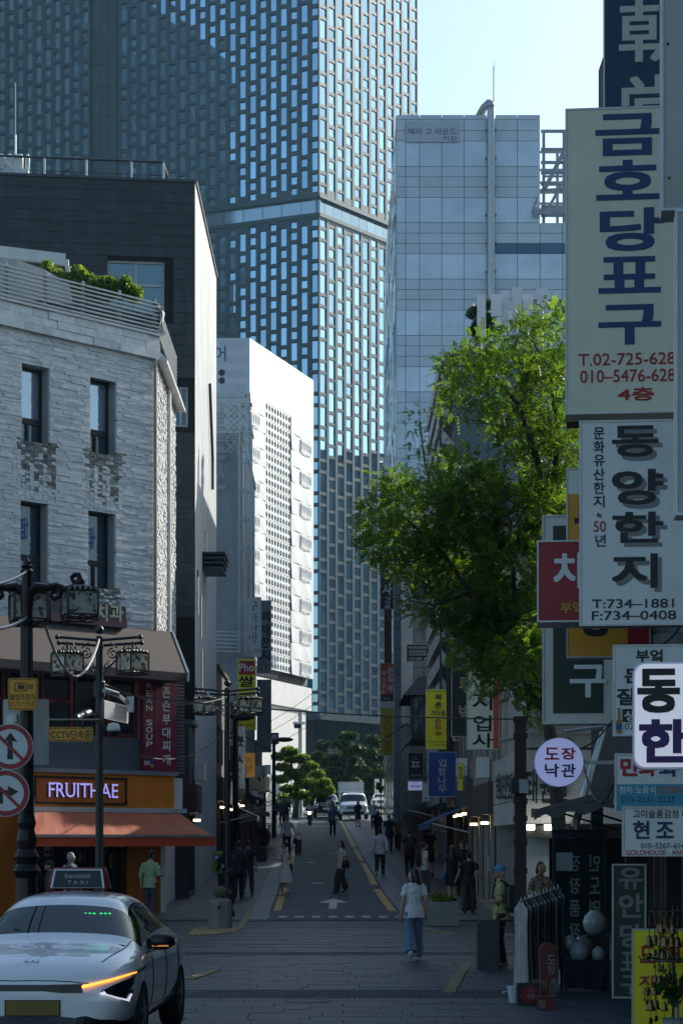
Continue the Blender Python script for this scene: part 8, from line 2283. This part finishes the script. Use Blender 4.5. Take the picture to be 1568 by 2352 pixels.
# ---- taxi
tx = thing('taxi', 'white crossover taxi with an orange running light and a roof sign at the lower left', 'taxi', (0, 0, 0))
KW, KZ = 1.0, 0.0
def hp(zb, w, zm, wm, zs, ws, wg, zg, wr, zr, zt):
    w, wm, ws, wg, wr = w * KW, wm * KW, ws * KW, wg * KW, wr * KW
    zg, zr, zt = zg + KZ * .5, zr + KZ, zt + KZ
    return [(0, zb), (w * .8, zb), (w, zb + .10), (wm, zm), (ws, zs), (wg, zg), (wr, zr), (wr * .6, (zt * 2 + zr) / 3), (0, zt)]
KW, KZ = 1.045, .05
st = [(-2.34, hp(.45, .60, .75, .70, .92, .64, .58, .94, .50, .96, .98)),
      (-2.22, hp(.34, .78, .72, .86, .98, .80, .70, 1.02, .60, 1.05, 1.08)),
      (-1.85, hp(.24, .86, .66, .935, 1.02, .89, .76, 1.08, .58, 1.20, 1.24)),
      (-1.25, hp(.20, .88, .62, .945, 1.02, .91, .80, 1.09, .56, 1.41, 1.47)),
      (-.45, hp(.18, .88, .60, .93, .98, .90, .82, 1.06, .59, 1.48, 1.545)),
      (.25, hp(.18, .88, .60, .93, .95, .90, .84, 1.03, .60, 1.45, 1.52)),
      (.45, hp(.18, .88, .60, .93, .945, .90, .85, 1.02, .63, 1.39, 1.455)),
      (1.18, hp(.18, .88, .60, .935, .93, .90, .86, .985, .78, 1.03, 1.075)),
      (1.30, hp(.19, .88, .60, .94, .92, .905, .85, .965, .70, .995, 1.025)),
      (1.75, hp(.20, .88, .60, .945, .87, .91, .80, .925, .62, .945, .965)),
      (2.08, hp(.22, .84, .58, .90, .78, .85, .74, .835, .55, .865, .885)),
      (2.25, hp(.24, .74, .56, .79, .70, .74, .64, .745, .5, .775, .80)),
      (2.34, hp(.27, .58, .54, .62, .66, .58, .5, .69, .4, .71, .73))]
KW, KZ = 1.0, 0.0
def tmat(i, j):
    if i == 6 and j >= 5: return 1
    if 2 <= i <= 5 and j == 5: return 2
    if i == 2 and j >= 6: return 3
    if j <= 1: return 4
    return 0
_tb = loft_body(tx, st, tmat, [CARW, CARGL, CARGL, CARGL, TRIM], ['body', 'windscreen', 'side_window', 'rear_window', 'underbody'], 3)
for x in (-.86, .86):
    wheel(tx, x, 1.42, .365); wheel(tx, x, -1.46, .365)
YAWT = math.pi - .058     # heading of the nose
TXC = Vector((-2.895, 23.64, .02))
TM = Matrix.Translation(TXC) @ Matrix.Rotation(YAWT, 4, 'Z')
TMi = TM.inverted()
def yn(px): return 21.22 + .62 * (max(0, abs(px - 78)) / 245) ** 2.2
from mathutils.bvhtree import BVHTree
_vv, _ff = [], []
for o in _tb:
    k = len(_vv); _vv += [v.co.copy() for v in o.data.vertices]; _ff += [tuple(i + k for i in p.vertices) for p in o.data.polygons]
_bvh = BVHTree.FromPolygons(_vv, _ff)
def LX(px, py, back=0.0):                         # a point on the taxi's skin, `back` above it
    a = TMi @ Vector((0, 0, CZ)); d = (TMi @ P(px, py, yn(px)) - a).normalized()
    h = _bvh.ray_cast(a, d)[0]
    if h is None or (h - a).length > 25: return TMi @ P(px, py, yn(px) + back)
    return h + d * max(-.03, back * .2 - .004)
def nose_strip(name, top, bot, mat, back=-.02, th=.10):
    fine = lambda L_: [(L_[i][0] + (L_[i + 1][0] - L_[i][0]) * k / 5, L_[i][1] + (L_[i + 1][1] - L_[i][1]) * k / 5) for i in range(len(L_) - 1) for k in range(5)] + [L_[-1]]
    top, bot = fine(top), fine(bot)
    m = MB(); n = len(top)
    for i in range(n - 1):
        a, b, c, d = LX(*bot[i], back), LX(*bot[i + 1], back), LX(*top[i + 1], back), LX(*top[i], back)
        o_ = Vector((0, -th, 0))
        m.hexa([a, b, b + o_, a + o_, d, c, c + o_, d + o_])
    return m.build(name, mat, tx)
xs = [-165, -125, -60, 0, 60, 100, 140, 190]
nose_strip('grille_slot', [(x, 2262 - (0 if x < 100 else (x - 100) * .02)) for x in xs], [(x, 2277 if x < 110 else 2281) for x in xs], TRIM, -.012)
AMB = M('amber_light', (1, .42, .08), .4, var=0, emit=2.2, ecol=(1, .30, .03))
nose_strip('running_light', [(188, 2264), (215, 2258), (260, 2247), (313, 2232)], [(189, 2270), (215, 2263), (260, 2251), (313, 2235)], AMB, -.10)
nose_strip('light_surround', [(300, 2236), (313, 2231), (330, 2220), (336, 2216)], [(302, 2242), (313, 2238), (328, 2228), (334, 2222)], TRIM, .0)
nose_strip('headlight', [(232, 2277), (262, 2262), (296, 2248), (312, 2240)], [(233, 2280), (262, 2290), (296, 2301), (304, 2292)], CARGL, -.13)
WLT = M('white_light', (.9, .9, 1), .4, var=0, emit=.55, ecol=(.85, .85, 1.0))
nose_strip('headlight_strip', [(231, 2280), (245, 2283), (270, 2290), (292, 2295)], [(231, 2282.5), (245, 2286), (270, 2293), (295, 2300)], WLT, -.16)
nose_strip('headlight_strip', [(292, 2294), (300, 2282)], [(297, 2301), (304, 2284)], WLT, -.16)
nose_strip('headlight_strip', [(231, 2281), (240, 2276)], [(234, 2286), (246, 2284)], WLT, -.16)
nose_strip('headlight', [(-175, 2240), (-140, 2254), (-100, 2268)], [(-165, 2290), (-140, 2300), (-100, 2282)], CARGL, -.015)
nose_strip('running_light', [(-175, 2232), (-120, 2247), (-60, 2262)], [(-175, 2237), (-120, 2255), (-60, 2271)], AMB, -.03)
nose_strip('lower_grille', [(x, 2334 + (0 if abs(x - 75) < 130 else 8)) for x in (-130, -60, 0, 60, 130, 210, 255, 270)], [(x, 2400) for x in (-130, -60, 0, 60, 130, 210, 255, 265)], TRIM, -.02)
nose_strip('number_plate', [(x, 2299) for x in (14, 75, 136)], [(x, 2332) for x in (14, 75, 136)], M('plate_yellow', (.20, .13, .02), .5, var=.2, scale=3), -.06, .03)
nose_strip('plate_frame', [(x, 2297) for x in (11, 75, 139)], [(x, 2334) for x in (11, 75, 139)], TRIM, -.045, .03)
m = MB()
for a, b in (((57, 2213), (60, 2209)), ((60, 2209), (66, 2213)), ((68, 2213), (70, 2209)), ((72, 2213), (76, 2209)), ((76, 2209), (80, 2209)), ((80, 2209), (81, 2213)), ((84, 2213), (90, 2209))): m.bar(LX(*a, .05) + Vector((0, 0, .01)), LX(*b, .05) + Vector((0, 0, .012)), .008)
m.build('emblem', CHROME, tx)
def seam(name, pts, r_=.006):
    q = []
    for p in pts:
        h = _bvh.find_nearest(Vector(p)); q.append(h[0] + h[1] * .001 * (1 if h[1].dot(Vector(p) - h[0]) > 0 else -1))
    MB().tube(q, r_, 5).build(name, TRIM, tx)
for sx in (1, -1):
    for y_ in (.74, -.28, -1.18): seam('door_gap', [(sx * 1.15, y_ - .12 * k / 8, .34 + .62 * k / 8) for k in range(9)])
    seam('door_gap', [(sx * 1.15, .74 - k * .24, .33) for k in range(9)])
    seam('bonnet_gap', [(sx * (.86 - .02 * k), 1.15 + k * .12, 1.25) for k in range(9)])
    seam('belt_trim', [(sx * 1.2, .95 - k * .22, 1.06) for k in range(11)], .010)
seam('bonnet_gap', [(-.62 + k * .1, 2.6, .83 - .0 * k) for k in range(13)], .005)
# mirrors, roof sign, visor, wipers, rails
for sx in (1, -1):
    m = MB(); c = Vector((-sx * 1.05, .72, 1.06)); m.tube([c + Vector((sx * .14, .0, 0)), c + Vector((sx * .06, .02, .01)), c + Vector((-sx * .05, .0, .01)), c + Vector((-sx * .13, -.03, .005))], [(.05, .06), (.09, .085), (.09, .08), (.04, .05)], 10)
    mi = m.build('mirror', TRIM, tx, smooth=True)
    MB().box(c + Vector((0, .075, -.035)), (.17, .02, .014)).build('mirror_light', M('amber_dim', (.5, .18, .05), .4, var=0, emit=.35, ecol=(1, .35, .05)), mi)
    m = MB(); m.bar((-sx * .88, .7, 1.0), (-sx * .98, .72, 1.02), .05); m.build('mirror_arm', TRIM, mi)
    m = MB()
    for i, (y0, y1) in enumerate(((.36, -.38), (-.42, -1.2))): m.bar((-sx * .91, y0 - .45, .90), (-sx * .925, y0 - .62, .90), .03)
    m.build('door_handle', CARW, tx)
RSIGN = M('taxi_red', (.24, .025, .02), .4, var=.05)
ty = -.30
m = MB(); m.add([(-.34, ty + .12, 1.60), (.34, ty + .12, 1.60), (.34, ty - .12, 1.60), (-.34, ty - .12, 1.60), (-.29, ty + .06, 1.83), (.29, ty + .06, 1.83), (.29, ty - .06, 1.83), (-.29, ty - .06, 1.83)], [(3, 2, 1, 0), (4, 5, 6, 7), (0, 1, 5, 4), (1, 2, 6, 5), (2, 3, 7, 6), (3, 0, 4, 7)])
rsn = subsurfed(m, 'roof_sign', RSIGN, tx, 0)
m = MB(); f0, f1 = ty + .125, ty + .075
m.add([(-.30, f0, 1.61), (.30, f0, 1.61), (.265, f1, 1.815), (-.265, f1, 1.815)], [(3, 2, 1, 0)]); m.build('sign_edge', PALEANT, rsn)
m = MB(); m.add([(-.275, f0 + .004, 1.615), (.275, f0 + .004, 1.615), (.245, f1 + .006, 1.80), (-.245, f1 + .006, 1.80)], [(3, 2, 1, 0)]); m.build('sign_face', DARKS, rsn)
class LocP:
    def pt(s, u, v, w=0): 
        f = (v - 1.61) / .205; return Vector((-u, f0 + (f1 - f0) * f + .010, v))
    def box(s, *b): return b
t = MB()
for s_, b in (('International', (-.14, 1.715, .14, 1.77)), ('TAXI', (-.11, 1.65, .11, 1.69))):
    a, fs_ = glyphs(s_ if s_ != 'TAXI' else 'T A X I', .0); t.add([LocP().pt(b[0] + (b[2] - b[0]) * x, b[1] + (b[3] - b[1]) * y) for x, y in a], fs_)
t.build('lettering', M('ink_pale', (.40, .42, .43), .5, var=0), rsn)
m = MB(); m.tube([(-.75, 1.28, 1.045), (-.2, 1.17, 1.085), (.45, 1.0, 1.20)], .012, 5); m.build('wiper', TRIM, tx)
t = MB(); pl_ = Plane(.945, .75, 0, 1)
for s_, b in (('INTERNATIONAL', (-.95, .66, .05, .76)), ('TAXI', (-.75, .54, -.25, .61))):
    a, fs_ = glyphs(s_, .01); t.add([Vector((.958, .1 + (b[0] + (b[2] - b[0]) * x), b[1] + (b[3] - b[1]) * y)) for x, y in a], fs_)
t.build('side_lettering', INKGREY, tx)
m = MB(); q = [Vector((-.42, .86, 1.275)), Vector((-.2, .86, 1.275))]
for i in range(6): m.box((-.50 + .045 * i + (.03 if i > 2 else 0), .70, 1.36), (.028, .004, .012))
m.build('meter_light', M('meter_green', (.1, 1, .4), .5, var=0, emit=.7, ecol=(.02, 1, .25)), tx)
tx.location = TXC; tx.rotation_euler = (0, 0, YAWT)

# ---- simpler vehicles far up the street
def vehicle(name, label, cat, px, Y, W, Hh, L, kind, paint, rz=180):
    rt = thing(name, label, cat, (0, 0, 0))
    w = W / 2
    if kind == 'van':
        st = [(L * .5, hp(.35, w * .8, .6, w * .84, .80, w * .80, w * .7, .86, w * .6, .88, .90)), (L * .47, hp(.28, w * .9, .6, w * .95, .92, w * .92, w * .86, 1.0, w * .8, 1.04, 1.08)), (L * .38, hp(.26, w * .95, .65, w, 1.02, w * .97, w * .92, 1.10, w * .88, 1.14, 1.18)),
              (L * .24, hp(.26, w * .96, .65, w, 1.10, w, w * .95, 1.18, w * .84, Hh * .93, Hh * .97)), (L * .1, hp(.26, w * .96, .65, w, 1.10, w, w * .95, 1.18, w * .84, Hh * .97, Hh)), (-L * .4, hp(.26, w * .96, .65, w, 1.10, w, w * .95, 1.18, w * .84, Hh * .97, Hh)), (-L * .5, hp(.3, w * .9, .65, w * .95, 1.10, w * .95, w * .92, 1.18, w * .8, Hh * .9, Hh * .93))]
        mf = lambda i, j: 1 if (i == 2 and j >= 6) else (2 if (2 <= i <= 4 and j == 5) else 0)
    else:
        st = [(L * .5, hp(.35, w * .8, .6, w * .85, .86, w * .8, w * .7, .92, w * .6, .95, .98)), (L * .46, hp(.3, w * .9, .65, w * .96, 1.0, w * .92, w * .84, 1.04, w * .8, 1.07, 1.09)), (L * .2, hp(.28, w * .95, .65, w, 1.06, w * .97, w * .92, 1.12, w * .86, 1.15, 1.18)),
              (L * .04, hp(.28, w * .95, .65, w, 1.08, w * .98, w * .93, 1.14, w * .76, Hh * .93, Hh * .97)), (-L * .05, hp(.28, w * .95, .65, w, 1.08, w * .98, w * .93, 1.14, w * .76, Hh * .97, Hh)), (-L * .38, hp(.28, w * .95, .65, w, 1.08, w * .98, w * .93, 1.14, w * .76, Hh * .95, Hh * .98)), (-L * .5, hp(.35, w * .9, .65, w * .95, 1.05, w * .95, w * .9, 1.1, w * .7, Hh * .8, Hh * .84))]
        mf = lambda i, j: 1 if (i == 2 and j >= 5) else (2 if (3 <= i <= 5 and j == 5) else 0)
    loft_body(rt, st, mf, [paint, CARGL, CARGL], ['body', 'windscreen', 'side_window'], 2)
    for x in (-w * .9, w * .9): wheel(rt, x, L * .31, .34); wheel(rt, x, -L * .3, .34)
    y = L * .5
    lamp = M('head_lamp', (.6, .62, .65), .15, var=0, coat=1)
    for s in (-1, 1):
        m = MB(); m.box((s * w * .78, y - .09, .83 if kind == 'van' else .9), (w * .34, .22, .2)); m.build('headlight', lamp, rt)
        m = MB(); m.box((s * (w + .12), L * .22, 1.15), (.2, .12, .2)); m.bar((s * w * .95, L * .22, 1.12), (s * (w + .05), L * .22, 1.12), .05); m.build('mirror', TRIM, rt)
    gr = M('grille_dark', (.02, .02, .022), .4, var=0)
    m = MB(); m.box((0, y + .0, .82 if kind == 'van' else .88), (w * .95, .06, .20)); gg = m.build('grille', gr, rt)
    for k in range(2): MB().box((0, y + .03, (.79 if kind == 'van' else .84) + k * .08), (w * .9, .03, .02)).build('grille_bar', CHROME, gg)
    m = MB(); m.box((0, y - .02, .44), (w * 1.5, .10, .16)); m.build('lower_grille', gr, rt)
    m = MB(); m.box((0, y + .03, .62), (.5, .04, .11)); m.build('number_plate', OFFWHITE, rt)
    rt.rotation_euler = (0, 0, R(rz)); rt.location = (XA(px, Y), Y, G(Y))
    return rt
vehicle('van', 'white van coming towards us on the right of the far street', 'van', 811, 153.5, 2.0, 1.93, 5.1, 'van', CARW)
vehicle('suv', 'black off-road car with a white number plate left of the white van', 'car', 750, 158, 1.9, 1.75, 4.7, 'suv', CARB)
vehicle('parked_car', 'white car with bright daylight lamps far right behind the crowd', 'car', 878, 168, 1.85, 1.6, 4.5, 'suv', CARW)
for s in (-1, 1):
    pass
tk_ = thing('box_truck', 'truck with a pale cargo box behind the white van', 'truck', (XA(806, 164), 164, G(164)))
X_, g = XA(806, 164), G(164)
zt_ = ZA(1795, 164)
m = MB(); m.box((X_, 167.4, (g + .9 + zt_) / 2), (1.9, 4.0, zt_ - g - .9)); m.build('cargo_box', M('cargo_white', (.50, .52, .54), .5, dirt=.2), tk_)
m = MB(); frame_rect(m, Plane(X_, 165.38, 1, 0), -.97, g + .9, .97, zt_ + .02, .07, -.03, .03); m.build('box_edge', STEEL, tk_)
m = MB(); m.box((X_, 164.6, g + 1.05), (1.75, 1.5, 1.5)); m.build('cab', CARW, tk_); m = MB(); m.box((X_, 163.84, g + 1.4), (1.55, .04, .6)); m.build('windscreen', CARGL, tk_)
for x in (-.75, .75):
    for yy in (164.6, 168.4): m = MB(); m.lathe([(.36, -.1), (.36, .1)], (0, 0, 0), 14); m.v = [tuple(Matrix.Rotation(R(90), 3, 'Y') @ Vector(v) + Vector((X_ + x, yy, g + .36))) for v in m.v]; m.build('wheel', TYRE, tk_)
# scooter and rider
sc_ = thing('scooter', 'dark motor scooter with its headlight on, riding towards us', 'scooter', (XA(711, 140), 140, G(140)))
X_, g = XA(711, 140), G(140)
for yy in (139.3, 140.6): m = MB(); m.tube([Vector((X_, yy + .24 * math.cos(a), g + .27 + .24 * math.sin(a))) for a in np.linspace(0, 6.2832, 19)], .05, 6); m.build('wheel', TYRE, sc_)
m = MB(); m.tube([(X_, 139.3, g + .35), (X_, 139.38, g + .75), (X_, 139.5, g + 1.02)], [(.10, .1), (.17, .12), (.08, .06)], 10); m.tube([(X_, 139.5, g + .32), (X_, 140.0, g + .30), (X_, 140.2, g + .62), (X_, 140.8, g + .72)], [(.16, .08), (.17, .08), (.17, .16), (.12, .1)], 10); m.build('fairing', CARB, sc_, smooth=True)
m = MB(); m.bar((X_ - .33, 139.55, g + 1.02), (X_ + .33, 139.55, g + 1.02), .04); m.build('handlebar', BLACK, sc_)
for s in (-1, 1): m = MB(); m.bar((X_ + s * .26, 139.55, g + 1.02), (X_ + s * .33, 139.5, g + 1.2), .015); m.box((X_ + s * .36, 139.5, g + 1.24), (.12, .03, .08)); m.build('mirror', BLACK, sc_)
MB().ball((X_, 139.24, g + .80), (.10, .05, .09), 10, 8).build('headlight', M('head_glow', (1, .8, .6), .4, var=0, emit=14, ecol=(1, .62, .38)), sc_)
rd = person('rider in a white shirt and dark helmet on the scooter', 711, Y=140.1, H=1.66, rz=180, top=('long', (.36, .37, .42)), bottom=('shorts', (.02, .02, .024)), arms=('phone', 'phone'), vox=.018, extras=(('cap', (.02, .02, .02)),), dz=-.12, lean=.1)

bpy.data.scenes.remove(TMP)
